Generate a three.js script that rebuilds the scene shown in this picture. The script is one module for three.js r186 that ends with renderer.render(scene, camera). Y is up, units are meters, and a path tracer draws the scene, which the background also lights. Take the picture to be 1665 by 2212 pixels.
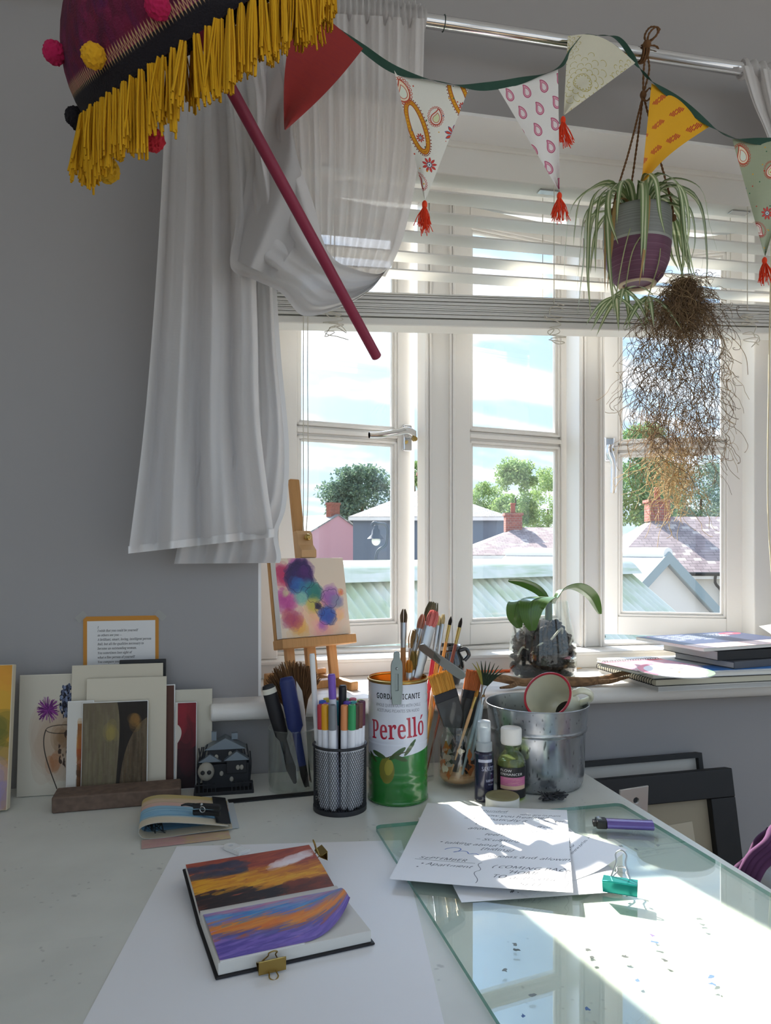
import * as THREE from 'three';
import { RoundedBoxGeometry } from 'three/addons/geometries/RoundedBoxGeometry.js';
import { mergeGeometries, mergeVertices, toCreasedNormals } from 'three/addons/utils/BufferGeometryUtils.js';
import { SimplexNoise } from 'three/addons/math/SimplexNoise.js';

// ---------- camera, sky, sun, exposure ----------
const scene = new THREE.Scene();
const R = Math.PI / 180;
const renderer = new THREE.WebGLRenderer({ antialias: true });
renderer.toneMapping = THREE.LinearToneMapping;
renderer.toneMappingExposure = 3.6;
renderer.shadowMap.enabled = true;
const FOCAL = 1600, HORIZON = 1190, YAW = 12 * R;
const EYE = new THREE.Vector3(0, 1.12, 1.27);
const camera = new THREE.PerspectiveCamera(2 * Math.atan(1106 / FOCAL) / R, 1665 / 2212, 0.05, 200);
camera.position.copy(EYE);
camera.rotation.y = -YAW;
camera.setViewOffset(1665, 2212, 0, 1106 - HORIZON, 1665, 2212);   // level camera, lens shifted up
scene.add(camera);

const AZ = 10.5 * R, EL = 39 * R;
const SUN = new THREE.Vector3(-Math.sin(AZ) * Math.cos(EL), Math.sin(EL), -Math.cos(AZ) * Math.cos(EL));
const sun = new THREE.DirectionalLight(new THREE.Color().setRGB(1.0, 0.93, 0.82), 4.2);
sun.name = 'sun';
sun.position.copy(SUN).multiplyScalar(12).add(new THREE.Vector3(0.5, 1, 0));
sun.target.position.set(0.5, 1, 0);
sun.castShadow = true;
sun.shadow.mapSize.set(4096, 4096);
Object.assign(sun.shadow.camera, { left: -4, right: 4, top: 4, bottom: -4, near: 0.5, far: 30 });
scene.add(sun, sun.target);

const simplex = new SimplexNoise({ random: mulberry(7) });
function mulberry(a) { return function () { a |= 0; a = a + 0x6D2B79F5 | 0; let t = Math.imul(a ^ a >>> 15, 1 | a); t = t + Math.imul(t ^ t >>> 7, 61 | t) ^ t; return ((t ^ t >>> 14) >>> 0) / 4294967296; }; }
const fbm = (x, y, o = 4) => { let s = 0, a = 0.5; for (let i = 0; i < o; i++) { s += a * simplex.noise(x, y); x = x * 2.03 + 11; y = y * 2.03 + 5; a *= 0.5; } return s; };
const clamp = (x, a = 0, b = 1) => Math.min(b, Math.max(a, x)), lerp = (a, b, t) => a + (b - a) * t, smooth = (a, b, x) => { x = clamp((x - a) / (b - a)); return x * x * (3 - 2 * x); };
{ // a pale summer sky with thin cirrus
  const w = 2048, h = 1024, d = new Float32Array(w * h * 4);
  for (let j = 0; j < h; j++) for (let i = 0; i < w; i++) {
    const el = ((j + 0.5) / h - 0.5) * Math.PI, az = ((i + 0.5) / w - 0.5) * 2 * Math.PI;
    const y = Math.sin(el), x = Math.cos(el) * Math.cos(az), z = Math.cos(el) * Math.sin(az), k = 4 * (j * w + i);
    let c;
    if (y < 0) c = [0.42, 0.42, 0.4];
    else {
      const blue = smooth(0, 0.55, y);
      c = [lerp(0.30, 0.22, blue), lerp(0.40, 0.34, blue), lerp(0.49, 0.52, blue)];
      const px = x / (y + 0.22), pz = z / (y + 0.22);
      const n = fbm(px * 1.1 + 3 + 0.5 * fbm(px, pz * 2, 3), pz * 3.4 + 0.6 * px, 5) + 0.35 * fbm(px * 0.7 + 20, pz * 1.1, 3);
      const cl = smooth(-0.16, 0.4, n) * 0.85;
      c = [lerp(c[0], 0.50, cl), lerp(c[1], 0.52, cl), lerp(c[2], 0.54, cl)];
    }
    const th = Math.acos(clamp(x * SUN.x + y * SUN.y + z * SUN.z, -1, 1)) / R, glow = y < 0 ? 1 : 1 + 20 * Math.exp(-((th / 15) ** 2)) + 0.2 * Math.exp(-((th / 45) ** 2)); // haze glow around the sun, boosted to add light indoors
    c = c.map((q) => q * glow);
    d[k] = c[0]; d[k + 1] = c[1]; d[k + 2] = c[2]; d[k + 3] = 1;
  }
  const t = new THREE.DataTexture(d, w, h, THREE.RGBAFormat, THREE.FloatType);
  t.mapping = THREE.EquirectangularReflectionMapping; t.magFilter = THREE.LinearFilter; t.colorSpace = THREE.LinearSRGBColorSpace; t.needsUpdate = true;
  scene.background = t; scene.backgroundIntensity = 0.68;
}

// ---------- helpers ----------
const V = (x, y, z) => new THREE.Vector3(x, y, z);
function ray(px, py) { const u = (px - 832.5) / FOCAL, v = (HORIZON - py) / FOCAL, s = Math.sin(YAW), c = Math.cos(YAW); return V(s + u * c, v, -c + u * s); }
const onZ = (px, py, z) => { const r = ray(px, py); return r.multiplyScalar((z - EYE.z) / r.z).add(EYE); };
const onY = (px, py, y) => { const r = ray(px, py); return r.multiplyScalar((y - EYE.y) / r.y).add(EYE); };
const atD = (px, py, d) => ray(px, py).multiplyScalar(d).add(EYE);
const X = (px, z) => onZ(px, 1190, z).x;

const taken = {};
function numbered(n) { if (!(n in taken)) { taken[n] = 0; return n; } return n + '_' + String(++taken[n]).padStart(3, '0'); }
function tag(o, label, category, group, kind) { o.userData.label = label; if (category) o.userData.category = category; if (group) o.userData.group = group; if (kind) o.userData.kind = kind; return o; }
function thing(name, label, category, pos = [0, 0, 0], o = {}) {
  const g = new THREE.Group(); g.name = numbered(name); scene.add(g);
  if (pos.isVector3) g.position.copy(pos); else g.position.set(...pos);
  if (o.ry) g.rotation.y = o.ry;
  return tag(g, label, category, o.group, o.kind);
}
function part(parent, name, geo, mat, label, kind) {
  const m = new THREE.Mesh(geo, mat); m.name = name; m.castShadow = m.receiveShadow = true; parent.add(m);
  if (label) m.userData.label = label; if (kind) m.userData.kind = kind;
  return m;
}
const partW = (parent, name, geo, mat, label, kind) => part(parent, name, geo.translate(-parent.position.x, -parent.position.y, -parent.position.z), mat, label, kind); // geometry given in room coordinates
function single(name, label, category, geo, mat, pos = [0, 0, 0], o = {}) {
  const m = new THREE.Mesh(geo, mat); m.name = numbered(name); m.castShadow = m.receiveShadow = true; scene.add(m);
  if (pos.isVector3) m.position.copy(pos); else m.position.set(...pos);
  if (o.ry) m.rotation.y = o.ry;
  return tag(m, label, category, o.group, o.kind);
}
function copyOf(g, label) { const c = g.clone(); c.name = numbered(g.name.replace(/_\d{3}$/, '')); scene.add(c); if (label) c.userData.label = label; return c; }
function merge(list) {
  return mergeGeometries(list.map((g) => {
    const n = g.index ? g.toNonIndexed() : g.clone(), r = new THREE.BufferGeometry();
    if (!n.attributes.normal) n.computeVertexNormals();
    r.setAttribute('position', n.attributes.position); r.setAttribute('normal', n.attributes.normal);
    r.setAttribute('uv', n.attributes.uv ?? new THREE.BufferAttribute(new Float32Array(n.attributes.position.count * 2), 2));
    return r;
  }));
}
// box spanned by two corners, uv in metres
function span(x0, x1, y0, y1, z0, z1, r = 0) {
  const w = Math.abs(x1 - x0), h = Math.abs(y1 - y0), d = Math.abs(z1 - z0);
  const g = r ? new RoundedBoxGeometry(w, h, d, 2, Math.min(r, w / 2.01, h / 2.01, d / 2.01)) : new THREE.BoxGeometry(w, h, d);
  boxUV(g); return g.translate((x0 + x1) / 2, (y0 + y1) / 2, (z0 + z1) / 2);
}
function boxUV(g) { // uv in metres by the main direction of each face
  const p = g.attributes.position, n = g.attributes.normal, uv = new Float32Array(p.count * 2);
  for (let i = 0; i < p.count; i++) {
    const a = [Math.abs(n.getX(i)), Math.abs(n.getY(i)), Math.abs(n.getZ(i))], m = a.indexOf(Math.max(...a));
    uv[2 * i] = m === 0 ? p.getZ(i) : p.getX(i); uv[2 * i + 1] = m === 1 ? p.getZ(i) : p.getY(i);
  }
  g.setAttribute('uv', new THREE.BufferAttribute(uv, 2)); return g;
}
const box = (w, h, d, r = 0) => span(-w / 2, w / 2, 0, h, -d / 2, d / 2, r);            // on its base
const cyl = (r0, r1, h, n = 24, open = false) => new THREE.CylinderGeometry(r1, r0, h, n, 1, open).translate(0, h / 2, 0); // r0 below, r1 above
const lathe = (pts, n = 40) => new THREE.LatheGeometry(pts.map(([r, y]) => new THREE.Vector2(Math.max(r, 1e-5), y)), n);
function tube(pts, r, seg, sides = 6, closed = false) {
  const v = pts.map((p) => p.isVector3 ? p : V(...p));
  return new THREE.TubeGeometry(new THREE.CatmullRomCurve3(v, closed), seg ?? Math.max(4, v.length * 5), r, sides, closed);
}
function taper(pts, radii, seg = 24, sides = 7) { // a tube whose radius follows a list
  const c = new THREE.CatmullRomCurve3(pts.map((p) => p.isVector3 ? p : V(...p))), g = new THREE.TubeGeometry(c, seg, 1, sides), p = g.attributes.position;
  for (let i = 0; i <= seg; i++) {
    const t = i / seg, q = c.getPointAt(t), f = t * (radii.length - 1), k = Math.min(radii.length - 2, Math.floor(f)), r = lerp(radii[k], radii[k + 1], f - k);
    for (let j = 0; j <= sides; j++) { const n = i * (sides + 1) + j; p.setXYZ(n, q.x + (p.getX(n) - q.x) * r, q.y + (p.getY(n) - q.y) * r, q.z + (p.getZ(n) - q.z) * r); }
  }
  g.computeVertexNormals(); return g;
}
function grid(nu, nv, fn) { // surface fn(u, v) -> Vector3, uv = (u, v)
  const pos = [], uv = [], idx = [];
  for (let j = 0; j <= nv; j++) for (let i = 0; i <= nu; i++) { const q = fn(i / nu, j / nv); pos.push(q.x, q.y, q.z); uv.push(i / nu, j / nv); }
  for (let j = 0; j < nv; j++) for (let i = 0; i < nu; i++) { const a = j * (nu + 1) + i, b = a + 1, c = a + nu + 1, d = c + 1; idx.push(a, b, d, a, d, c); }
  const g = new THREE.BufferGeometry();
  g.setAttribute('position', new THREE.Float32BufferAttribute(pos, 3)); g.setAttribute('uv', new THREE.Float32BufferAttribute(uv, 2)); g.setIndex(idx); g.computeVertexNormals(); return g;
}
function slabOf(nu, nv, fn, th) { // the same with a thickness th along its normals
  const top = grid(nu, nv, fn), p = top.attributes.position, n = top.attributes.normal, low = top.clone(), q = low.attributes.position;
  for (let i = 0; i < p.count; i++) q.setXYZ(i, p.getX(i) - n.getX(i) * th, p.getY(i) - n.getY(i) * th, p.getZ(i) - n.getZ(i) * th);
  const ix = low.index.array; for (let i = 0; i < ix.length; i += 3) [ix[i + 1], ix[i + 2]] = [ix[i + 2], ix[i + 1]];
  low.computeVertexNormals();
  const rim = []; for (let i = 0; i <= nu; i++) rim.push(i); for (let j = 1; j <= nv; j++) rim.push(j * (nu + 1) + nu); for (let i = nu - 1; i >= 0; i--) rim.push(nv * (nu + 1) + i); for (let j = nv - 1; j >= 0; j--) rim.push(j * (nu + 1));
  const side = grid(rim.length - 1, 1, (u, v) => { const k = rim[Math.round(u * (rim.length - 1))], a = v < 0.5 ? q : p; return V(a.getX(k), a.getY(k), a.getZ(k)); });
  return merge([top, low, side]);
}
function extrude(pts, depth, bevel = 0, curve = 8) { // outline in x, y; depth along z from 0
  const s = pts instanceof THREE.Shape ? pts : new THREE.Shape(pts.map(([x, y]) => new THREE.Vector2(x, y)));
  return new THREE.ExtrudeGeometry(s, { depth, bevelEnabled: bevel > 0, bevelSize: bevel, bevelThickness: bevel, bevelSegments: 2, curveSegments: curve });
}
const spline = (list) => { const c = new THREE.SplineCurve(list.map(([x, y]) => new THREE.Vector2(x, y))); return (t) => c.getPoint(clamp(t)); };
const aim = (o, dir, twist = 0) => { o.quaternion.setFromUnitVectors(V(0, 1, 0), dir.clone().normalize()); if (twist) o.quaternion.multiply(new THREE.Quaternion().setFromAxisAngle(V(0, 1, 0), twist)); return o; };

// ---------- textures and materials ----------
function canvasTex(w, h, draw, srgb = true) {
  const c = document.createElement('canvas'); c.width = w; c.height = h;
  const g = c.getContext('2d'); draw(g, w, h);
  const t = new THREE.CanvasTexture(c); if (srgb) t.colorSpace = THREE.SRGBColorSpace; t.wrapS = t.wrapT = THREE.RepeatWrapping; return t;
}
function noiseTex(w, h, fn, srgb = false) { // fn(u, v) -> grey 0..1 or [r, g, b]
  const d = new Uint8Array(w * h * 4);
  for (let j = 0; j < h; j++) for (let i = 0; i < w; i++) { let c = fn(i / w, j / h); if (!Array.isArray(c)) c = [c, c, c]; const k = 4 * (j * w + i); for (let m = 0; m < 3; m++) d[k + m] = clamp(c[m]) * 255; d[k + 3] = 255; }
  const t = new THREE.DataTexture(d, w, h); t.magFilter = THREE.LinearFilter; t.minFilter = THREE.LinearMipmapLinearFilter; t.generateMipmaps = true; t.wrapS = t.wrapT = THREE.RepeatWrapping; if (srgb) t.colorSpace = THREE.SRGBColorSpace; t.needsUpdate = true; return t;
}
const tile = (t, x, y) => { const c = t.clone(); c.repeat.set(x, y); c.needsUpdate = true; return c; };
// tileable value: blends four shifted copies
const mixAny = (a, b, t) => Array.isArray(a) ? a.map((x, i) => lerp(x, b[i], t)) : lerp(a, b, t), seamless = (f) => (u, v) => mixAny(mixAny(f(u, v), f(u - 1, v), u), mixAny(f(u, v - 1), f(u - 1, v - 1), u), v);
const plasterBump = noiseTex(256, 256, seamless((u, v) => 0.5 + 0.5 * fbm(u * 9, v * 9, 5)));
const grainBump = noiseTex(256, 256, seamless((u, v) => 0.5 + 0.5 * fbm(u * 40, v * 40, 3)));
const weave = noiseTex(256, 256, (u, v) => 0.5 + 0.22 * Math.sin(u * 2 * Math.PI * 48) + 0.22 * Math.sin(v * 2 * Math.PI * 48) + 0.1 * simplex.noise(u * 60, v * 6));
const woodMap = noiseTex(256, 256, seamless((u, v) => { const g = 0.5 + 0.5 * fbm(u * 30, v * 2.2, 4), k = 0.86 + 0.14 * g; return [0.80 * k, 0.59 * k, 0.38 * k * k]; }), true);
const mat = (color, roughness = 0.7, o = {}) => new THREE.MeshPhysicalMaterial({ color, roughness, side: THREE.DoubleSide, ...o });
const M = {
  wall: mat('#a3a09f', 0.9, { bumpMap: tile(plasterBump, 1.3, 1.3), bumpScale: 0.0012 }),
  plain: mat('#efeeeb', 0.9),
  reveal: mat('#f3f2f0', 0.7),
  gloss: mat('#e9e5df', 0.38, { bumpMap: tile(plasterBump, 2, 2), bumpScale: 0.0004 }),
  white: mat('#eeeeec', 0.6), cream: mat('#e6e0d0', 0.7), black: mat('#121214', 0.5), chrome: mat('#dddddf', 0.1, { metalness: 1 }), steel: mat('#b9bbbc', 0.32, { metalness: 1 }),
  brass: mat('#b59a5c', 0.3, { metalness: 1 }), wood: mat('#ffffff', 0.55, { map: tile(woodMap, 8, 4) }),
  pane: mat('#ffffff', 0.0, { transmission: 1, thickness: 0, ior: 1.5 }),
  table: mat('#e3e4db', 0.42, { bumpMap: tile(grainBump, 3, 3), bumpScale: 0.0002 }),
  paper: mat('#f1f1ef', 0.85), kraft: mat('#b58a58', 0.8), string: mat('#d9d3c4', 0.9), jute: mat('#6b4a2c', 0.95),
  glass: mat('#fcfefd', 0.02, { transmission: 1, thickness: 0, ior: 1.5 }),
};

// ---------- the room ----------
const WZ = -0.05, SILL = 0.8645, HEAD = 1.939, XL = 0.052, XR = 1.42, TY = 0.73;
function struct(name, label, geo, m) { return single(name, label, null, geo, m, [0, 0, 0], { kind: 'structure' }); }
struct('floor', 'pale wooden floor under the table', span(-1.5, 2.17, -0.12, 0, -0.45, 2.36), mat('#b39a7c', 0.7));
struct('ceiling', 'plain white ceiling of the room', span(-1.5, 2.17, 2.5, 2.62, -0.45, 2.36), M.white);
struct('wall_front', 'plain mid grey plaster wall around the window recess', merge([
  span(-1.5, XL, 0, 2.5, -0.45, WZ), span(XR, 2.17, 0, 2.5, -0.45, WZ), span(XL, XR, HEAD, 2.5, -0.45, WZ), span(XL, XR, 0, SILL - 0.03, -0.45, WZ)]), M.wall);
struct('wall_left', 'plain side wall beside the leaning canvases', span(-1.62, -1.5, 0, 2.5, -0.45, 2.36), M.plain);
const SX = 2.05, SW = [0.25, 2.2, 0.75, 2.35]; // side wall with a window added for fill light, out of view
struct('wall_right', 'plain side wall with an added window opening beyond the picture frames', merge([span(SX, SX + 0.12, 0, 2.5, -0.45, SW[0]), span(SX, SX + 0.12, 0, 2.5, SW[1], 2.36), span(SX, SX + 0.12, 0, SW[2], SW[0], SW[1]), span(SX, SX + 0.12, SW[3], 2.5, SW[0], SW[1])]), M.plain);
{
  const w = thing('window_5', 'added white side window in the wall beyond the picture frames', null, [SX + 0.06, SW[2], SW[0]], { kind: 'structure' }), D = SW[1] - SW[0], H = SW[3] - SW[2];
  for (let i = 0; i <= 2; i++) { const z = lerp(0.02, D - 0.02, i / 2); part(w, 'stile', span(-0.03, 0.03, 0, H, z - 0.02, z + 0.02), M.gloss); if (i < 2) part(w, 'pane', span(-0.002, 0.002, 0.04, H - 0.04, z + 0.02, z + D / 2 - 0.04), M.pane); }
  part(w, 'rail', span(-0.03, 0.03, 0, 0.04, 0, D), M.gloss); part(w, 'rail', span(-0.03, 0.03, H - 0.04, H, 0, D), M.gloss);
}
const BW = [-1.3, 1.9, 0.45, 2.38];
struct('wall_back', 'plain wall behind the camera with a wide added window opening', merge([
  span(-1.62, BW[0], 0, 2.5, 2.35, 2.5), span(BW[1], 2.17, 0, 2.5, 2.35, 2.5), span(BW[0], BW[1], 0, BW[2], 2.35, 2.5), span(BW[0], BW[1], BW[3], 2.5, 2.35, 2.5)]), M.plain);
{
  const w = thing('window_4', 'added wide white window in the wall behind the camera', null, [0, BW[2], 2.41], { kind: 'structure' });  // unseen window, added so that more sky light fills the room
  for (let i = 0; i <= 4; i++) { const x = lerp(BW[0] + 0.02, BW[1] - 0.02, i / 4); part(w, 'stile', span(x - 0.02, x + 0.02, 0, BW[3] - BW[2], -0.03, 0.03), M.gloss); if (i < 4) part(w, 'pane', span(x + 0.02, x + 0.77, 0.04, BW[3] - BW[2] - 0.04, -0.002, 0.002), M.pane); }
  part(w, 'rail', span(BW[0], BW[1], 0, 0.04, -0.03, 0.03), M.gloss); part(w, 'rail', span(BW[0], BW[1], BW[3] - BW[2] - 0.04, BW[3] - BW[2], -0.03, 0.03), M.gloss);
}
struct('trim_3', 'white painted lining of the window recess', merge([span(XL, XR, HEAD, HEAD + 0.006, -0.44, WZ - 0.0005).translate(0, -0.006, 0), span(XL, XL + 0.005, SILL, HEAD - 0.006, -0.44, WZ - 0.0005), span(XR - 0.005, XR, SILL, HEAD - 0.006, -0.44, WZ - 0.0005)]), M.reveal);
{ // window sill: rounded nosing that runs past the recess
  const x0 = X(455, 0.0), x1 = 1.75, s = new THREE.Shape();
  s.moveTo(WZ, SILL - 0.03); s.lineTo(0.0, SILL - 0.03); s.absarc(-0.003, SILL - 0.015, 0.015, -Math.PI / 2, Math.PI / 2, false); s.lineTo(WZ, SILL); s.closePath();
  const nose = new THREE.ExtrudeGeometry(s, { depth: x1 - x0 - 0.008, bevelEnabled: true, bevelSize: 0.004, bevelThickness: 0.004, bevelSegments: 3, bevelOffset: -0.004, curveSegments: 12 });
  nose.applyMatrix4(new THREE.Matrix4().set(0, 0, 1, x0 + 0.004, 0, 1, 0, 0, 1, 0, 0, 0, 0, 0, 0, 1)); nose.index ?? 0;
  // the axes were swapped: keep the faces outward
  const p = nose.attributes.position; for (let i = 0; i < p.count; i += 3) for (const k of ['position', 'normal', 'uv']) { const a = nose.attributes[k], n = a.itemSize; for (let c = 0; c < n; c++) { const t = a.array[(i + 1) * n + c]; a.array[(i + 1) * n + c] = a.array[(i + 2) * n + c]; a.array[(i + 2) * n + c] = t; } }
  nose.computeVertexNormals();
  struct('trim_1', 'white painted window sill with a thick rounded nosing', merge([nose, span(XL, XR, SILL - 0.03, SILL, -0.3, WZ + 0.002)]), M.gloss);
}
{ // fixed timber frame
  const w = thing('trim_2', 'cream painted timber frame and mullions holding the casements', null, [XL, SILL, -0.22], { kind: 'structure' });
  const yb = SILL + 0.036, yt = HEAD - 0.035;
  const beads = (x, s) => merge([0, 1].map((k) => span(x + s * k * 0.007, x + s * (k * 0.007 + 0.0055), yb, yt, -0.30, -0.286 + k * 0.002, 0.0015)));
  partW(w, 'bottom_rail', merge([span(XL, XR, SILL, yb - 0.006, -0.36, -0.22, 0.003), span(XL, XR, yb - 0.008, yb, -0.36, -0.214, 0.003), span(XL, XR, yb, yb + 0.006, -0.36, -0.295, 0.002)]), M.gloss);
  partW(w, 'head_rail', span(XL, XR, yt, HEAD, -0.36, -0.22, 0.003), M.gloss);
  const xa = X(600, -0.29);
  partW(w, 'jamb', merge([span(XL, xa - 0.004, yb, yt, -0.36, -0.24, 0.003), beads(xa - 0.03, 1)]), M.gloss);
  const xr = X(1617, -0.29);
  partW(w, 'jamb', merge([span(xr, XR, yb, yt, -0.36, -0.27, 0.003), beads(xr + 0.004, 1), span(xr + 0.05, XR, yb, yt, -0.275, -0.25, 0.003)]), M.gloss);
  for (const [p0, p1] of [[918, 984], [1252, 1307]]) { const a = X(p0, -0.29), b = X(p1, -0.29); partW(w, 'mullion', merge([span(a, b, yb, yt, -0.36, -0.29, 0.003), beads(a + 0.002, 1), beads(b - 0.003, -1)]), M.gloss); }
}
function handle(parent, x, y, z, down) {
  const h = part(parent, 'handle', merge([box(0.026, 0.062, 0.010, 0.006).translate(0, -0.031, 0.005), cyl(0.010, 0.010, 0.028, 20).rotateX(Math.PI / 2).translate(0, 0.004, 0.004)]), M.chrome, 'chrome casement handle');
  h.position.set(x, y, z);
  part(h, 'lever', down ? taper([[0, 0.006, 0.03], [0, -0.012, 0.034], [0.008, -0.035, 0.034], [0.009, -0.075, 0.032], [0.008, -0.112, 0.03]], [0.009, 0.0085, 0.0075, 0.0075, 0.007], 20, 12)
    : taper([[0.004, 0.006, 0.03], [-0.014, 0.012, 0.034], [-0.04, 0.006, 0.035], [-0.078, -0.002, 0.033], [-0.105, -0.004, 0.031]], [0.009, 0.0085, 0.0075, 0.0075, 0.007], 20, 12), M.chrome);
  part(h, 'key', merge([cyl(0.0055, 0.0055, 0.008, 14).rotateX(Math.PI / 2).translate(0.004, -0.006, 0.03)]), M.brass);
}
function sash(n, label, hx, w, dir, ang, downHandle) {
  const yb = SILL + 0.044, yt = HEAD - 0.044, h = yt - yb, z0 = -0.012;
  const g = thing('window_' + n, label, null, [hx, yb, -0.30], { kind: 'structure' }); g.rotation.y = ang;
  const S = (a, b, ...r) => span(Math.min(dir * a, dir * b), Math.max(dir * a, dir * b), ...r), sw = 0.042, bar = h * 0.478;
  part(g, 'stile', S(0, sw, 0, h, -0.045, z0, 0.002), M.gloss); part(g, 'stile', S(w - sw, w, 0, h, -0.045, z0, 0.002), M.gloss);
  part(g, 'rail', S(sw, w - sw, 0, 0.046, -0.045, z0, 0.002), M.gloss); part(g, 'rail', S(sw, w - sw, h - sw, h, -0.045, z0, 0.002), M.gloss);
  part(g, 'glazing_bar', merge([S(sw, w - sw, bar - 0.011, bar + 0.011, -0.045, z0 - 0.008, 0.002), S(sw, w - sw, bar - 0.005, bar + 0.005, -0.045, z0, 0.002)]), M.gloss);
  for (const [a, b] of [[0.046, bar - 0.011], [bar + 0.011, h - sw]]) {
    part(g, 'glazing_bead', merge([0, 1].flatMap((k) => { const q = k * 0.006, r = 0.006, zf = z0 - 0.003 - k * 0.005; return [S(sw + q, sw + q + r, a, b, -0.03, zf, 0.0015), S(w - sw - q - r, w - sw - q, a, b, -0.03, zf, 0.0015), S(sw, w - sw, a + q, a + q + r, -0.03, zf, 0.0015), S(sw, w - sw, b - q - r, b - q, -0.03, zf, 0.0015)]; })), M.gloss);
    part(g, 'pane', S(sw + 0.004, w - sw - 0.004, a, b, -0.0285, -0.0265), M.pane, 'clear glass pane');
  }
  if (downHandle !== undefined) handle(g, dir * (w - sw * 0.5), h * 0.475, z0, downHandle);
  return g;
}
sash(1, 'open casement with the handle turned level beside the easel', X(604, -0.30), 0.322, 1, 12 * R, false);
sash(2, 'open casement without handle behind the glass vase', X(986, -0.30), 0.335, 1, 12 * R);
sash(3, 'open casement with the handle hanging down behind the moss', X(1612, -0.30), 0.338, -1, -26 * R, true);

// ---------- outside: roofs, houses, trees ----------
const GY = -3.2;
const camRight = V(Math.cos(YAW), 0, Math.sin(YAW)), camFwd = V(Math.sin(YAW), 0, -Math.cos(YAW));
struct('ground', 'pale yard ground below the window', span(-60, 60, GY - 0.3, GY, -120, -1.5), mat('#7d786c', 0.95));
const slateMap = (seed, a, b, c) => noiseTex(256, 256, (u, v) => {
  const row = Math.floor(v * 24), q = u * 18 + (row % 2) * 0.5, col = Math.floor(q), fr = v * 24 - row, fc = q - col;
  const n = mulberry(seed + row * 131 + (col % 18) * 17)(), p = 0.5 + 0.5 * fbm(u * 7 + seed, v * 7, 3), e = fr < 0.14 || fc < 0.05 ? 0.72 : 1;
  const t = clamp(0.55 * n + 0.5 * p - 0.1); return [lerp(a[0], b[0], t) * e, lerp(a[1], b[1], t) * e, lerp(a[2], b[2], t) * e].map((x, i) => n > 0.86 ? lerp(x, c[i], 0.6) : x);
}, true);
const stoneSlate = slateMap(3, [0.52, 0.46, 0.47], [0.70, 0.64, 0.64], [0.82, 0.78, 0.74]), greySlate = slateMap(9, [0.54, 0.54, 0.55], [0.72, 0.71, 0.69], [0.82, 0.81, 0.77]);
const brickMap = noiseTex(128, 128, (u, v) => { const row = Math.floor(v * 10), q = u * 6 + (row % 2) * 0.5, m = v * 10 - row < 0.16 || q % 1 < 0.07, n = mulberry(row * 71 + Math.floor(q) * 13)(); return m ? [0.60, 0.53, 0.48] : [0.56 + 0.11 * n, 0.28 + 0.08 * n, 0.22 + 0.06 * n]; }, true);
const brick = mat('#ffffff', 0.9, { map: tile(brickMap, 1, 1) }), terracotta = mat('#a5543c', 0.8);
function chimney(g, x, y, z, w, d, h, pots = 1) {
  const c = part(g, 'chimney', merge([span(x - w / 2, x + w / 2, y, y + h, z - d / 2, z + d / 2), span(x - w * 0.57, x + w * 0.57, y + h * 0.86, y + h, z - d * 0.57, z + d * 0.57)]), brick, 'red brick chimney stack');
  for (let k = 0; k < pots; k++) part(c, 'chimney_pot', lathe([[0.09, y + h - 0.02], [0.13, y + h], [0.11, y + h + 0.05], [0.1, y + h + 0.4], [0.13, y + h + 0.42], [0.12, y + h + 0.46], [0.08, y + h + 0.45]], 14).translate(x + (k - (pots - 1) / 2) * 0.35, 0, z), terracotta);
}
const roofMat = (map) => mat('#ffffff', 0.9, { map: tile(map, 0.22, 0.22) });
function quad3(pts) { // flat polygon through given points, uv in metres along its first edge
  const e = pts[1].clone().sub(pts[0]).normalize(), n = e.clone().cross(pts[pts.length - 1].clone().sub(pts[0])).normalize(), f = n.clone().cross(e), pos = [], uv = [], nn = [];
  for (let i = 1; i < pts.length - 1; i++) for (const q of [pts[0], pts[i], pts[i + 1]]) { const d = q.clone().sub(pts[0]); pos.push(q.x, q.y, q.z); nn.push(n.x, n.y, n.z); uv.push(d.dot(e), d.dot(f)); }
  const g = new THREE.BufferGeometry(); g.setAttribute('position', new THREE.Float32BufferAttribute(pos, 3)); g.setAttribute('normal', new THREE.Float32BufferAttribute(nn, 3)); g.setAttribute('uv', new THREE.Float32BufferAttribute(uv, 2)); return g;
}
const thick = (pts, t) => { const n = pts[1].clone().sub(pts[0]).cross(pts[pts.length - 1].clone().sub(pts[0])).normalize().multiplyScalar(t), low = pts.map((p) => p.clone().sub(n)), L = pts.length; return merge([quad3(pts), quad3([...low].reverse()), ...pts.map((p, i) => quad3([p, low[i], low[(i + 1) % L], pts[(i + 1) % L]]))]); };
function hipHouse(name, label, c, ry, W, D, eave, ridge, inset, wallM, roofM) { // c: middle of the house on the ground
  const g = thing(name, label, 'house', [c.x, GY, c.z]); g.rotation.y = ry; const e = eave - GY, r = ridge - GY, o = 0.25, w = W / 2, d = D / 2;
  part(g, 'wall', span(-w, w, 0, e, -d, d), wallM);
  const A = V(-w - o, e, d + o), B = V(w + o, e, d + o), C = V(w + o, e, -d - o), E = V(-w - o, e, -d - o), P = V(-w - o + inset, r, 0), Q = V(w + o - inset, r, 0);
  for (const f of [[A, B, Q, P], [C, E, P, Q], [E, A, P], [B, C, Q]]) part(g, 'roof_slope', thick(f, 0.1), roofM, 'slate roof slope');
  part(g, 'fascia', merge([span(-w - o, w + o, e - 0.2, e - 0.02, d + o - 0.06, d + o), span(-w - o, -w - o + 0.06, e - 0.2, e - 0.02, -d, d + o)]), M.white, 'white eaves board');
  return g;
}
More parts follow.
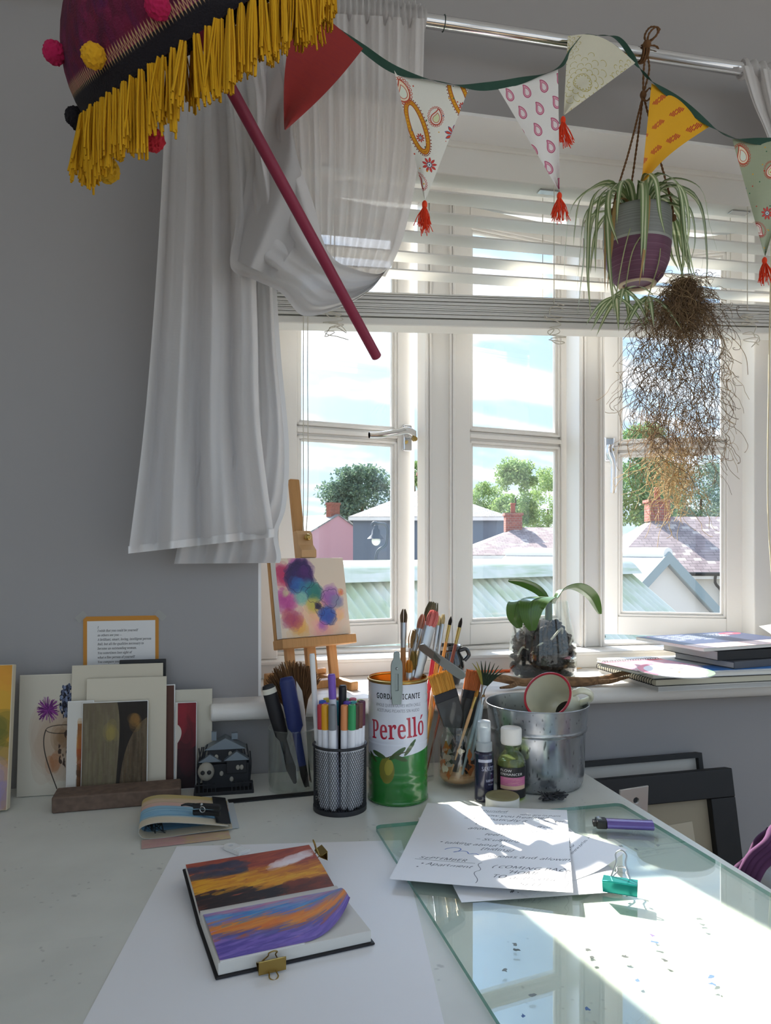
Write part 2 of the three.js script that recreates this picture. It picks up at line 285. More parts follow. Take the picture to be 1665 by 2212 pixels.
function gableHouse(name, label, c, ry, W, L, eave, ridge, wallM, roofM, over = 0.1) { // c: middle of the gable on the ground, the gable faces +z
  const g = thing(name, label, 'house', [c.x, GY, c.z]); g.rotation.y = ry; const e = eave - GY, r = ridge - GY, w = W / 2, k = (r - e) / w, o = 0.2;
  part(g, 'wall', extrude([[-w, 0], [w, 0], [w, e], [0, r], [-w, e]], L).translate(0, 0, -L), wallM);
  for (const s of [-1, 1]) { const f = [V(0, r + 0.1, over), V(0, r + 0.1, -L), V(s * (w + o), e - k * o + 0.1, -L), V(s * (w + o), e - k * o + 0.1, over)]; part(g, 'roof_slope', thick(s > 0 ? f.reverse() : f, 0.1), roofM, 'roof slope'); }
  return g;
}
{ // pink cottage
  const c = atD(730, 1190, 60), n = camRight.clone().multiplyScalar(0.72).addScaledVector(camFwd, -0.69);
  const g = gableHouse('pink_house', 'far pink cottage with a brick chimney on its gable', c, Math.atan2(n.x, n.z), 6.2, 14, 2.5, 4.0, mat('#d9a5ae', 0.9), roofMat(greySlate));
  chimney(g, 0, 4.0 - GY - 0.3, -0.6, 0.95, 0.6, 1.35, 0);
}
{ // grey-blue villa
  const c = atD(918, 1190, 44), g = hipHouse('grey_villa', 'slate blue rendered house with a hipped roof and red chimney', c, -YAW, 8.2, 8.2, 2.95, 4.75, 4.0, mat('#727d8c', 0.9), roofMat(greySlate));
  chimney(g, 0, 4.6 - GY, 0.2, 0.9, 0.6, 1.15, 1);
}
{ // stone slated houses
  const a = atD(1190, 1190, 34), g = hipHouse('stone_slate_house', 'low house with mottled stone slates and chimney behind the green roof', a, -YAW, 8.6, 6, 0.95, 2.2, 3.0, mat('#d2cdc4', 0.9), roofMat(stoneSlate));
  chimney(g, -1.75, 2.0 - GY, 0, 0.75, 0.6, 0.85, 1);
  const b = atD(1668, 1190, 27), h = hipHouse('stone_slate_house', 'long white walled house with mottled stone slates and black gutter', b, -YAW - 4 * R, 13, 6.5, 0.42, 2.38, 2.6, mat('#dedbd4', 0.9), roofMat(stoneSlate));
  chimney(h, -4.1, 2.2 - GY, 0, 0.75, 0.7, 0.8, 1);
  part(h, 'gutter', merge([tube([[-6.6, 3.58, 3.55], [0, 3.58, 3.55], [6.6, 3.58, 3.55]], 0.06, 8, 8), tube([[-3.3, 3.55, 3.55], [-3.3, 3.3, 3.5], [-3.05, 3.0, 3.35], [-3.05, 2.0, 3.32], [-3.05, 0, 3.32]], 0.045, 30, 8)]), M.black, 'black gutter and downpipe');
}
{ // white gabled shed with pale blue bargeboards
  const c = atD(1432, 1190, 11), n = camRight.clone().multiplyScalar(0.42).addScaledVector(camFwd, -0.9), ap = 0.99, sl = 0.82, w = 1.9;
  const g = gableHouse('gabled_shed', 'white gabled shed with pale blue bargeboards beside the green roof', c, Math.atan2(n.x, n.z), 2 * w, 4, ap - w * sl, ap, mat('#e4e2df', 0.9), mat('#8c949a', 0.6), 0.12);
  const r = ap - GY, e = r - (w + 0.2) * sl, bb = mat('#93a6ae', 0.7);
  for (const s of [-1, 1]) part(g, 'bargeboard', extrude([[0, r + 0.12], [s * (w + 0.2), e + 0.12], [s * (w + 0.2), e - 0.06], [0, r - 0.06]], 0.03).translate(0, 0, 0.1), bb, 'pale blue bargeboard');
  const ridge = cyl(0.09, 0.09, 4.1, 16).rotateX(-Math.PI / 2).translate(0, r + 0.09, 0.1); part(g, 'ridge_cap', ridge, M.white, 'white ridge cap');
}
{ // green corrugated roof just below the window
  const dirR = camRight.clone().multiplyScalar(0.797).addScaledVector(camFwd, 0.604), down = camRight.clone().multiplyScalar(0.604).addScaledVector(camFwd, -0.797);
  const end = atD(1343, 1222, 7.1), ridgeL = 9.5, slope = Math.tan(36 * R), g = thing('corrugated_roof_building', 'building with a pale green corrugated roof below the window', 'building', [end.x, GY, end.z]);
  const O = V(0, end.y - GY, 0), at = (a, d, lift = 0) => O.clone().addScaledVector(dirR, -a).addScaledVector(down, d).add(V(0, -d * slope + lift, 0));
  const sheetMap = noiseTex(512, 256, (u, v) => { const s = 0.5 + 0.5 * fbm(u * 60, v * 2.5, 4), m = 0.5 + 0.5 * fbm(u * 9, v * 5, 4), k = smooth(0.5, 0.85, m); return [lerp(0.78 + 0.1 * s, 0.69, k), lerp(0.83 + 0.06 * s, 0.76, k), lerp(0.77 + 0.1 * s, 0.64, k)]; }, true);
  const rm = mat('#ffffff', 0.75, { map: sheetMap }), pitch = 0.085, nC = Math.round(ridgeL / pitch);
  for (let k = 0; k < 10; k++) { // ten lapped sheets
    const a0 = k * ridgeL / 10, a1 = (k + 1) * ridgeL / 10 + 0.02;
    const s = grid(12 * 8, 6, (u, v) => { const a = lerp(a0, a1, u); return at(a, 0.02 + v * 3.2, 0.02 * Math.sin(a / pitch * 2 * Math.PI) + (k % 2) * 0.006); });
    const uv = s.attributes.uv; for (let i = 0; i < uv.count; i++) uv.setXY(i, lerp(a0, a1, uv.getX(i)) / ridgeL * 1.0, uv.getY(i));
    part(g, 'roof_sheet', s, rm);
  }
  const back = grid(2, 2, (u, v) => at(u * ridgeL, -v * 3.0).add(V(0, -2 * 3.0 * v * slope, 0))); part(g, 'roof_slope', back, rm);
  const cap = []; for (let i = 0; i <= 10; i++) { const t = (i / 10 - 0.5) * 2; cap.push(t); }
  part(g, 'ridge_cap', grid(20, 10, (u, v) => { const t = (v - 0.5) * 2; return O.clone().addScaledVector(dirR, -u * ridgeL + 0.04).addScaledVector(down, t * 0.2).add(V(0, 0.075 - 0.2 * Math.abs(t) ** 1.6 * slope, 0)); }), rm, 'pale green rounded ridge capping');
  part(g, 'wall', merge([thick([at(0.05, 3.1, -0.1), at(0.05, 0, -0.1), at(0.05, -3, -0.1 - 3 * 2 * slope), V(0, 0, 0).addScaledVector(dirR, -0.05).addScaledVector(down, -3), V(0, 0, 0).addScaledVector(dirR, -0.05).addScaledVector(down, 3.1)], 0.1),
    thick([at(0, 3.1, -0.1), V(0, 0, 0).addScaledVector(down, 3.1), V(0, 0, 0).addScaledVector(dirR, -ridgeL).addScaledVector(down, 3.1), at(ridgeL, 3.1, -0.1)], 0.1)]), mat('#e9e6df', 0.9));
  const bolt = new THREE.SphereGeometry(0.016, 8, 6), bm = mat('#6f7c74', 0.7);
  for (const d of [0.75, 1.75, 2.6]) for (let a = 0.25; a < 6.2; a += d > 1 ? 0.425 : 0.34) { const b = part(g, 'roof_bolt', bolt, bm); b.position.copy(at(Math.round(a / pitch) * pitch + pitch / 4, d, 0.026)); }
}
{ // swan neck lamp behind the ridge
  const p = atD(806, 1128, 11.5), q = (px, py) => atD(px, py, 11.5), g = thing('street_lamp', 'grey swan neck outdoor lamp with a glass globe', 'lamp', [p.x, GY, p.z]);
  const lm = mat('#46515e', 0.6);
  partW(g, 'bracket', tube([q(803, 1136), q(806, 1129), q(815, 1130), q(832, 1133), q(836, 1140), q(836, 1165), q(832, 1178), q(816, 1190), q(811, 1215), q(811, 1260)], 0.022, 60, 8), lm);
  const s = q(812, 1164); partW(g, 'post', cyl(0.05, 0.04, q(811, 1258).y - GY, 12).translate(q(811, 1200).x, GY, q(811, 1200).z), lm);
  partW(g, 'lamp_shade', lathe([[0.022, 0.21], [0.035, 0.2], [0.035, 0.16], [0.06, 0.14], [0.07, 0.07], [0.14, 0.0], [0.136, 0.0], [0.066, 0.068], [0.05, 0.13], [0, 0.15]], 24).translate(s.x, s.y, s.z), lm);
  partW(g, 'globe', new THREE.SphereGeometry(0.07, 18, 12).scale(1, 1.1, 1).translate(s.x, s.y - 0.03, s.z), mat('#e9ece8', 0.15));
}
function tree(name, label, px, py, depth, rx, ry, tints, n, leaf, seed, clumps = 26) {
  const c = atD(px, py, depth), g = thing(name, label, 'tree', [c.x, GY, c.z], { group: 'trees beyond the roofs' }), rnd = mulberry(seed), pos = [], col = [], nor = [];
  part(g, 'trunk', taper([[0, 0, 0], [0.1, (c.y - GY) * 0.5, 0], [0, c.y - GY, 0.1]], [rx * 0.09, rx * 0.07, rx * 0.03], 10, 8), mat('#6b5a48', 0.9));
  const blobs = []; for (let k = 0; k < clumps; k++) { const t = rnd() * 2 * Math.PI, v = rnd() * 1.7 - 0.7, q = Math.sqrt(Math.max(0, 1 - v * v)) * (0.45 + 0.5 * rnd()); blobs.push([Math.cos(t) * q * rx, v * ry * 0.85, Math.sin(t) * q * rx, (0.22 + 0.2 * rnd()) * rx]); }
  const cols = tints.map((t) => new THREE.Color(t)), e1 = V(), e2 = V(), d = V();
  for (let i = 0; i < n; i++) {
    const b = blobs[Math.floor(rnd() * clumps)]; d.set(rnd() - 0.5, rnd() - 0.45, rnd() - 0.5).normalize(); const r = b[3] * Math.pow(rnd(), 0.35);
    const o = V(b[0] + d.x * r, b[1] + d.y * r * 0.8 + c.y - GY, b[2] + d.z * r);
    e1.set(rnd() - 0.5, rnd() - 0.5, rnd() - 0.5).normalize(); e2.set(rnd() - 0.5, rnd() - 0.5, rnd() - 0.5).cross(e1).normalize();
    const s = leaf * (0.6 + 0.8 * rnd()), k = cols[Math.floor(rnd() * cols.length)], nn = e1.clone().cross(e2);
    for (const [a, bb] of [[-1, 0], [0, -0.6], [1, 0], [-1, 0], [1, 0], [0, 0.6]]) { pos.push(o.x + (e1.x * a + e2.x * bb) * s, o.y + (e1.y * a + e2.y * bb) * s, o.z + (e1.z * a + e2.z * bb) * s); col.push(k.r, k.g, k.b); nor.push(nn.x, nn.y, nn.z); }
  }
  const m = new THREE.BufferGeometry(); m.setAttribute('position', new THREE.Float32BufferAttribute(pos, 3)); m.setAttribute('normal', new THREE.Float32BufferAttribute(nor, 3)); m.setAttribute('color', new THREE.Float32BufferAttribute(col, 3));
  part(g, 'crown', m, mat('#ffffff', 0.9, { vertexColors: true, transmission: 0.35, thickness: 0 }), null, 'stuff');
}
const deep = ['#64806c', '#728d74', '#839c7c', '#577264'], leafy = ['#93ae6e', '#a4bd7a', '#839f64', '#b6c98c'], mid = ['#769a66', '#88a972', '#678c61', '#9cba7e'];
tree('pine_tree', 'dark blue green pine behind the pink cottage', 782, 1088, 72, 3.9, 3.6, deep, 14000, 0.15, 11, 60);
tree('leafy_tree', 'small bright tree tip beside the red chimney', 895, 1030, 66, 1.6, 1.3, leafy, 2500, 0.16, 12);
tree('leafy_tree', 'tall airy tree over the stone slated house', 1112, 1075, 52, 1.75, 2.9, leafy, 11000, 0.09, 13, 60);
tree('leafy_tree', 'low spreading tree beside the slate blue house', 1050, 1108, 68, 2.1, 3.0, leafy, 8000, 0.09, 14, 50);
tree('leafy_tree', 'round leafy tree behind the stone slated house chimney', 1182, 1100, 65, 2.55, 3.8, leafy, 11000, 0.09, 15, 60);
tree('leafy_tree', 'large leafy tree standing behind the hanging moss', 1385, 1045, 44, 2.4, 3.7, mid, 15000, 0.1, 16, 80);
tree('leafy_tree', 'dark rounded tree over the long slated roof', 1512, 1078, 60, 2.9, 3.3, deep, 12000, 0.09, 17, 60);

// ---------- table ----------
const TX = 0.614;
{
  const g = thing('table', 'white laminate work table pushed against the wall under the sill', 'table', [-0.35, 0, 0.45]);
  const stains = noiseTex(512, 512, (u, v) => { const n = fbm(u * 6, v * 6, 5), d = simplex.noise(u * 70, v * 70) > 0.86 && simplex.noise(u * 9, v * 9) > 0.25 ? 0.86 : 1, k = 0.975 + 0.04 * n; return [0.885 * k * d, 0.888 * k * d, 0.855 * k * d]; }, true);
  const tm = mat('#ffffff', 0.45, { map: stains });
  partW(g, 'tabletop', span(-1.3, TX, TY - 0.028, TY, WZ + 0.002, 1.0, 0.003), tm);
  for (const [x, z] of [[-1.22, 0.02], [TX - 0.1, 0.06], [-1.22, 0.92], [TX - 0.1, 0.92]]) partW(g, 'leg', span(x - 0.025, x + 0.025, 0, TY - 0.028, z - 0.025, z + 0.025, 0.003), M.steel);
  const b = onZ(1362, 1735, 0.175), hole = new THREE.Shape([[-0.024, -0.03], [0.024, -0.03], [0.026, 0.016], [-0.024, 0.012]].map(([x, y]) => new THREE.Vector2(x, y))); hole.holes.push(new THREE.Path().absarc(0.004, -0.006, 0.0055, 0, 2 * Math.PI));
  const br = part(g, 'bracket', extrude(hole, 0.003, 0.0004, 16), mat('#c9c3bb', 0.4, { metalness: 0.7 }), 'metal corner plate with a round hole'); br.position.set(TX + 0.033 - g.position.x, b.y + 0.009, 0.17 - g.position.z);
  partW(g, 'bracket_arm', span(TX - 0.02, TX + 0.045, TY - 0.045, TY - 0.028, 0.168, 0.176), M.steel);
}
// ---------- pictures propped on the floor beside the table ----------
function lean(o, ang, ry = 0) { o.rotation.set(-ang, ry, 0, 'YXZ'); return o; }
{
  const g = thing('picture_frame', 'thin black picture frame with an off white mount leaning on the wall', 'picture frame', [0.775, 0.003, 0.077]); lean(g, 9.5 * R); g.rotation.z = 1.0 * R;
  const W = 0.295, H = 0.725, x0 = -W / 2, fr = 0.009;
  part(g, 'frame', merge([span(x0, x0 + W, H - fr, H, 0, 0.02), span(x0, x0 + W, 0, fr, 0, 0.02), span(x0, x0 + fr, fr, H - fr, 0, 0.02), span(x0 + W - fr, x0 + W, fr, H - fr, 0, 0.02)]), M.black);
  part(g, 'mount', span(x0 + fr, x0 + W - fr, fr, H - fr, 0.004, 0.01), mat('#d8d2c8', 0.9));
  part(g, 'backing', span(x0 + fr, x0 + W - fr, fr, H - fr, 0.0, 0.0035), M.kraft);
}
{
  const g = thing('picture_frame', 'wide black picture frame holding a loose cream print', 'picture frame', [0.79, 0.004, 0.135]); lean(g, 9.5 * R); g.rotation.z = 1.0 * R;
  const W = 0.305, H = 0.71, x0 = -W / 2, fr = 0.052;
  part(g, 'frame', merge([span(x0, x0 + W, H - fr, H, 0, 0.022, 0.002), span(x0, x0 + W, 0, fr, 0, 0.022, 0.002), span(x0, x0 + fr, fr, H - fr, 0, 0.022, 0.002), span(x0 + W - fr, x0 + W, fr, H - fr, 0, 0.022, 0.002)]), M.black);
  part(g, 'mount', span(x0 + fr, x0 + W - fr, fr, H - fr, 0.002, 0.008), mat('#a79c86', 0.9));
  const t = canvasTex(256, 256, (c, w, h) => { c.fillStyle = '#c8bda6'; c.fillRect(0, 0, w, h); c.strokeStyle = '#3c372f'; c.lineWidth = 3; const r = mulberry(5); for (let k = 0; k < 9; k++) { c.beginPath(); c.moveTo(190, 130); c.lineTo(190 + (r() - 0.5) * 46, 130 + (r() - 0.5) * 40); c.stroke(); } });
  const p = part(g, 'print', grid(1, 1, (u, v) => V(-0.09 + u * 0.18, -0.26 + v * 0.52, 0)), mat('#ffffff', 0.9, { map: t }), 'cream paper print with a small ink flower'); p.position.set(-0.012, 0.355, 0.0095); p.rotation.z = 3 * R;
}
{ // rolled sheets in clear wrap tied with purple wool
  const top = atD(1618, 1850, 1.06), foot = V(top.x + 0.65, 0.05, top.z + 0.8), d = top.clone().sub(foot), L = d.length();
  const g = thing('paper_roll', 'clear wrapped roll of brown paper bound with purple wool beside the table', 'paper roll', foot); aim(g, d);
  const spiral = []; for (let i = 0; i <= 90; i++) { const t = i / 90 * 5 * Math.PI; spiral.push([Math.cos(t) * (0.028 + 0.0016 * t), Math.sin(t) * (0.028 + 0.0016 * t)]); }
  part(g, 'paper', grid(90, 1, (u, v) => { const q = spiral[Math.round(u * 90)]; return V(q[0], v * (L - 0.12), q[1]); }), mat('#7b5238', 0.9), 'rusty brown paper');
  part(g, 'clear_wrap', lathe([[0.057, 0.01], [0.058, L * 0.5], [0.058, L]], 40), M.glass, 'clear plastic wrap');
  const w = []; for (let k = 0; k < 4; k++) w.push([]); const pts = []; for (let i = 0; i < 150; i++) { const t = i / 150 * 8 * Math.PI; pts.push(V(Math.cos(t) * (0.063 + 0.0015 * Math.sin(t * 9)), L - 0.024 + 0.026 * i / 150 + 0.002 * Math.sin(t * 7), Math.sin(t) * (0.063 + 0.0015 * Math.sin(t * 9)))); }
  part(g, 'wool', tube(pts, 0.0052, 320, 6), mat('#5a3458', 0.95), 'purple wool wound around the end');
  part(g, 'thread', tube([[0.059, L - 0.05, 0.01], [0.02, L - 0.075, 0.056], [-0.03, L - 0.07, 0.052], [-0.059, L - 0.04, 0.005]], 0.0012, 30, 5), M.white, 'white thread');
}

// ---------- things propped against the wall on the table ----------
const R1 = (x, y, z, w, h, d, m, g, name = 'board') => part(g, name, span(x, x + w, y, y + h, z, z + d), m);
function panel(name, label, cat, px0, px1, pyTop, z, ang, th, mats, o = {}) { // a board on the table leaning back; left/right/top taken in the picture, real plane at its foot depth z
  const a = onZ(px0, 1690, z).x, b = onZ(px1, 1690, z).x, hgt = (onZ((px0 + px1) / 2, pyTop, z - 0.03).y - TY - (o.lift ?? 0)) / Math.cos(ang), w = b - a;
  const g = thing(name, label, cat, [(a + b) / 2, TY + (o.lift ?? 0) + th * Math.sin(ang) * 0.0 + 0.0006, z], { group: o.group }); lean(g, ang, o.ry ?? 0);
  part(g, o.part ?? 'board', span(-w / 2, w / 2, 0, hgt, 0, th, Math.min(0.0012, th / 3)), mats[0]);
  if (mats[1]) { const f = part(g, o.front ?? 'painted_front', grid(1, 1, (u, v) => V((u - 0.5) * (w - 2 * (o.inset ?? 0.001)), (o.inset ?? 0.001) + v * (hgt - 2 * (o.inset ?? 0.001)), th + 0.0004)), mats[1], o.frontLabel); }
  g.userData.size = undefined; delete g.userData.size; return { g, w, hgt };
}
const blotch = (c, w, h, list, seed, soft = 1) => { const r = mulberry(seed); for (const [x, y, rad, col, n = 10] of list) for (let k = 0; k < n; k++) { c.globalAlpha = 0.22; c.fillStyle = col; c.beginPath(); const q = rad * (0.35 + 0.65 * r()); c.ellipse((x + (r() - 0.5) * rad * soft) * w, (y + (r() - 0.5) * rad * soft) * h, q * w, q * h * (0.5 + 0.6 * r()), r() * 3, 0, 7); c.fill(); } c.globalAlpha = 1; };
{
  const t = canvasTex(256, 512, (c, w, h) => { c.fillStyle = '#c98a2e'; c.fillRect(0, 0, w, h); blotch(c, w, h, [[0.5, 0.1, 0.5, '#d98a3a', 20], [0.6, 0.35, 0.5, '#e0a436', 26], [0.5, 0.65, 0.4, '#c8a23a', 20], [0.8, 0.55, 0.25, '#55602c', 12], [0.4, 0.9, 0.4, '#d7a8a0', 20], [0.7, 0.93, 0.3, '#8d86b8', 14]], 3); });
  panel('canvas', 'stretched canvas with a blurred orange and yellow painting', 'canvas', -160, 22, 1440, 0.055, 9 * R, 0.018, [mat('#ddd0b4', 0.9), mat('#ffffff', 0.8, { map: t })]);
}
{
  const t = canvasTex(512, 512, (c, w, h) => {
    c.fillStyle = '#cfc7b6'; c.fillRect(0, 0, w, h); blotch(c, w, h, [[0.55, 0.62, 0.3, '#b9a58c', 30], [0.6, 0.55, 0.12, '#8a6a4a', 10], [0.5, 0.75, 0.1, '#a5623a', 6]], 8);
    c.strokeStyle = '#3a332e'; c.lineWidth = 7; c.beginPath(); c.moveTo(200, 235); c.bezierCurveTo(150, 300, 230, 400, 290, 490); c.moveTo(430, 240); c.bezierCurveTo(470, 320, 400, 420, 390, 490); c.stroke(); c.lineWidth = 3; c.beginPath(); c.ellipse(315, 236, 115, 18, 0, 0, 7); c.stroke();
    const r = mulberry(4); for (let k = 0; k < 260; k++) { const a = r() * 6.28, q = r() * 80; c.strokeStyle = ['#6f2a74', '#8b3d8c', '#4d1f55'][k % 3]; c.lineWidth = 3; c.beginPath(); c.moveTo(210, 150); c.lineTo(210 + Math.cos(a) * q * 1.1, 150 + Math.sin(a) * q * 0.75); c.stroke(); }
    for (let k = 0; k < 300; k++) { const a = r() * 6.28, q = r() * 62; c.fillStyle = ['#2b2d3c', '#555c74', '#7d88a4', '#1c1b24'][k % 4]; c.beginPath(); c.arc(345 + Math.cos(a) * q * 0.8, 115 + Math.sin(a) * q * 1.25, 8 * r() + 2, 0, 7); c.fill(); }
    for (let k = 0; k < 30; k++) { c.fillStyle = '#4a3a30'; c.beginPath(); c.ellipse(290 + r() * 140, 250 + r() * 140, 4 + r() * 10, 3 + r() * 9, r() * 3, 0, 7); c.fill(); }
  });
  panel('drawing_board', 'cream board with a drawn vase of purple and black flowers', 'drawing', 36, 190, 1455, 0.002, 6 * R, 0.003, [M.cream, mat('#ffffff', 0.9, { map: t })]);
}
{ // card taped to the wall
  const a = onZ(180, 1332, WZ), b = onZ(343, 1430, WZ), w = b.x - a.x, h = 0.125, g = thing('poem_card', 'white card of printed verse with an orange border taped to the wall', 'card', [(a.x + b.x) / 2, a.y - h, WZ + 0.0006]);
  const lines = ['I wish that you could be yourself', 'as others see you —', 'A brilliant, smart, loving, intelligent person', 'Ball, but all the qualities necessary to', 'become an outstanding woman.', 'You sometimes lose sight of', 'what a fine person of yourself', 'You compare yourself unfavourably to others', 'I wish that you would only judge yourself', 'according to your own standards', 'instead of anyone else.'];
  const t = canvasTex(1024, 768, (c, W, H) => { c.fillStyle = '#c8893a'; c.fillRect(0, 0, W, H); c.fillStyle = '#e4e2e0'; c.fillRect(52, 48, W - 100, H - 60); c.fillStyle = '#3a3836'; c.font = 'italic bold 33px serif'; c.fillText('I', 190, 125); lines.forEach((s, i) => c.fillText(s, 190, 160 + i * 46)); });
  part(g, 'card', span(-w / 2, w / 2, 0, h, 0, 0.0008), M.paper); part(g, 'printed_face', grid(1, 1, (u, v) => V((u - 0.5) * w, v * h, 0.001)), mat('#ffffff', 0.85, { map: t }), 'verse printed in dark italics');
  for (const s of [-1, 1]) { const p = part(g, 'tape', grid(1, 1, (u, v) => V((u - 0.5) * 0.018, (v - 0.5) * 0.011, 0.0016)), mat('#d2d0ca', 0.5, { transmission: 0.55, thickness: 0 }), 'clear sticky tape'); p.position.set(s * (w / 2 + 0.003), h, 0); p.rotation.z = -s * 42 * R; }
}
panel('black_board', 'black board standing behind the cream mounts', 'board', 255, 357, 1423, -0.006, 5 * R, 0.004, [M.black]);
panel('mount_board', 'tall blank cream mount board under the verse card', 'board', 150, 350, 1434, 0.0095, 6 * R, 0.002, [mat('#d3cab6', 0.9)]);
panel('art_print', 'narrow brown print strip in front of the black board', 'print', 340, 377, 1476, 0.010, 5 * R, 0.002, [M.paper, mat('#5a3a30', 0.8)], { inset: 0.0015, front: 'printed_face' });
panel('mount_board', 'cream card standing beside the house ornament', 'board', 366, 458, 1486, 0.004, 5 * R, 0.0015, [mat('#cfc9b8', 0.9)]);
{
  const t = canvasTex(256, 512, (c, w, h) => { c.fillStyle = '#7d1c26'; c.fillRect(0, 0, w, h); const g = c.createLinearGradient(0, 0, 0, h); c.fillStyle = '#1a1012'; c.beginPath(); c.moveTo(0, h); c.lineTo(0, h * 0.55); c.bezierCurveTo(w * 0.4, h * 0.5, w * 0.6, h * 0.6, w, h * 0.5); c.lineTo(w, h); c.fill(); blotch(c, w, h, [[0.5, 0.55, 0.4, '#4a141a', 20], [0.3, 0.2, 0.3, '#93222e', 12]], 6); c.fillStyle = '#cfc7bb'; c.beginPath(); c.moveTo(0, 0); c.lineTo(24, 0); c.lineTo(24, 130); c.bezierCurveTo(90, 150, 90, 200, 24, 240); c.lineTo(14, h); c.lineTo(0, h); c.fill(); });
  panel('art_print', 'dark red and black print on the cream card', 'print', 377, 424, 1513, 0.016, 5 * R, 0.0012, [M.paper, mat('#ffffff', 0.7, { map: t })], { front: 'printed_face', ry: -2 * R });
}
panel('mount_board', 'shorter cream mount board behind the brown painting', 'board', 183, 358, 1462, 0.018, 6 * R, 0.002, [mat('#d6cdb9', 0.9)]);
{
  const t = canvasTex(128, 512, (c, w, h) => { c.fillStyle = '#d9d5cc'; c.fillRect(0, 0, w, h); c.fillStyle = '#8a5a34'; c.fillRect(50, 120, 78, 360); blotch(c, w, h, [[0.75, 0.4, 0.3, '#b87830', 16], [0.8, 0.66, 0.25, '#a33a1e', 12], [0.8, 0.55, 0.14, '#d8c8b8', 6], [0.7, 0.85, 0.2, '#3b2718', 10]], 9); c.fillStyle = '#d9d5cc'; c.fillRect(0, 0, 46, h); c.fillRect(0, 488, w, 30); c.fillRect(0, 0, w, 84); });
  panel('art_print', 'white bordered print with rusty orange colours', 'print', 142, 200, 1511, 0.0245, 6 * R, 0.0015, [M.paper, mat('#ffffff', 0.8, { map: t })], { front: 'printed_face' });
  const q = canvasTex(512, 512, (c, w, h) => {
    c.fillStyle = '#6d604c'; c.fillRect(0, 0, w, h); const r = mulberry(21);
    for (let k = 0; k < 700; k++) { const x = r() * w, y = r() * h; c.globalAlpha = 0.12; c.fillStyle = x < w * 0.55 ? ['#8b7d5e', '#7a6c4e', '#938872', '#61563f'][k % 4] : ['#4a3420', '#6a4a2c', '#2c1f15', '#3b2a1b'][k % 4]; c.fillRect(x, y, 6 + r() * 16, 40 + r() * 180); }
    c.globalAlpha = 0.8; c.fillStyle = '#15100c'; c.beginPath(); c.moveTo(270, 0); c.bezierCurveTo(320, 160, 270, 300, 268, 512); c.lineTo(292, 512); c.bezierCurveTo(300, 300, 380, 140, 512, 90); c.lineTo(512, 0); c.fill(); c.globalAlpha = 1; blotch(c, w, h, [[0.82, 0.22, 0.1, '#9a7038', 10], [0.45, 0.3, 0.1, '#a08c4a', 8]], 2);
  });
  panel('small_painting', 'small brown abstract painting leaning on the cream mounts', 'painting', 174, 318, 1513, 0.030, 7 * R, 0.003, [M.paper, mat('#ffffff', 0.75, { map: q })]);
}
{ // rough wooden block in front of the pictures
  const a = onY(128, 1738, TY), b = onY(388, 1716, TY), g0 = box(0.185, 0.024, 0.048, 0.003), p = g0.attributes.position;
  for (let i = 0; i < p.count; i++) { const n = 0.0016 * fbm(p.getX(i) * 60, p.getZ(i) * 60 + p.getY(i) * 40, 3); p.setY(i, Math.max(0, p.getY(i) + n)); }
  const bt = noiseTex(256, 64, (u, v) => { const n = 0.5 + 0.5 * fbm(u * 9, v * 6, 5); return [0.36 + 0.14 * n, 0.30 + 0.11 * n, 0.26 + 0.09 * n]; }, true);
  single('wooden_block', 'rough dark wooden block holding the pictures upright', 'block', g0, mat('#ffffff', 0.95, { map: tile(bt, 5, 8), bumpMap: grainBump, bumpScale: 0.001 }), [(a.x + b.x) / 2, TY, 0.0655], { ry: 3 * R });
}
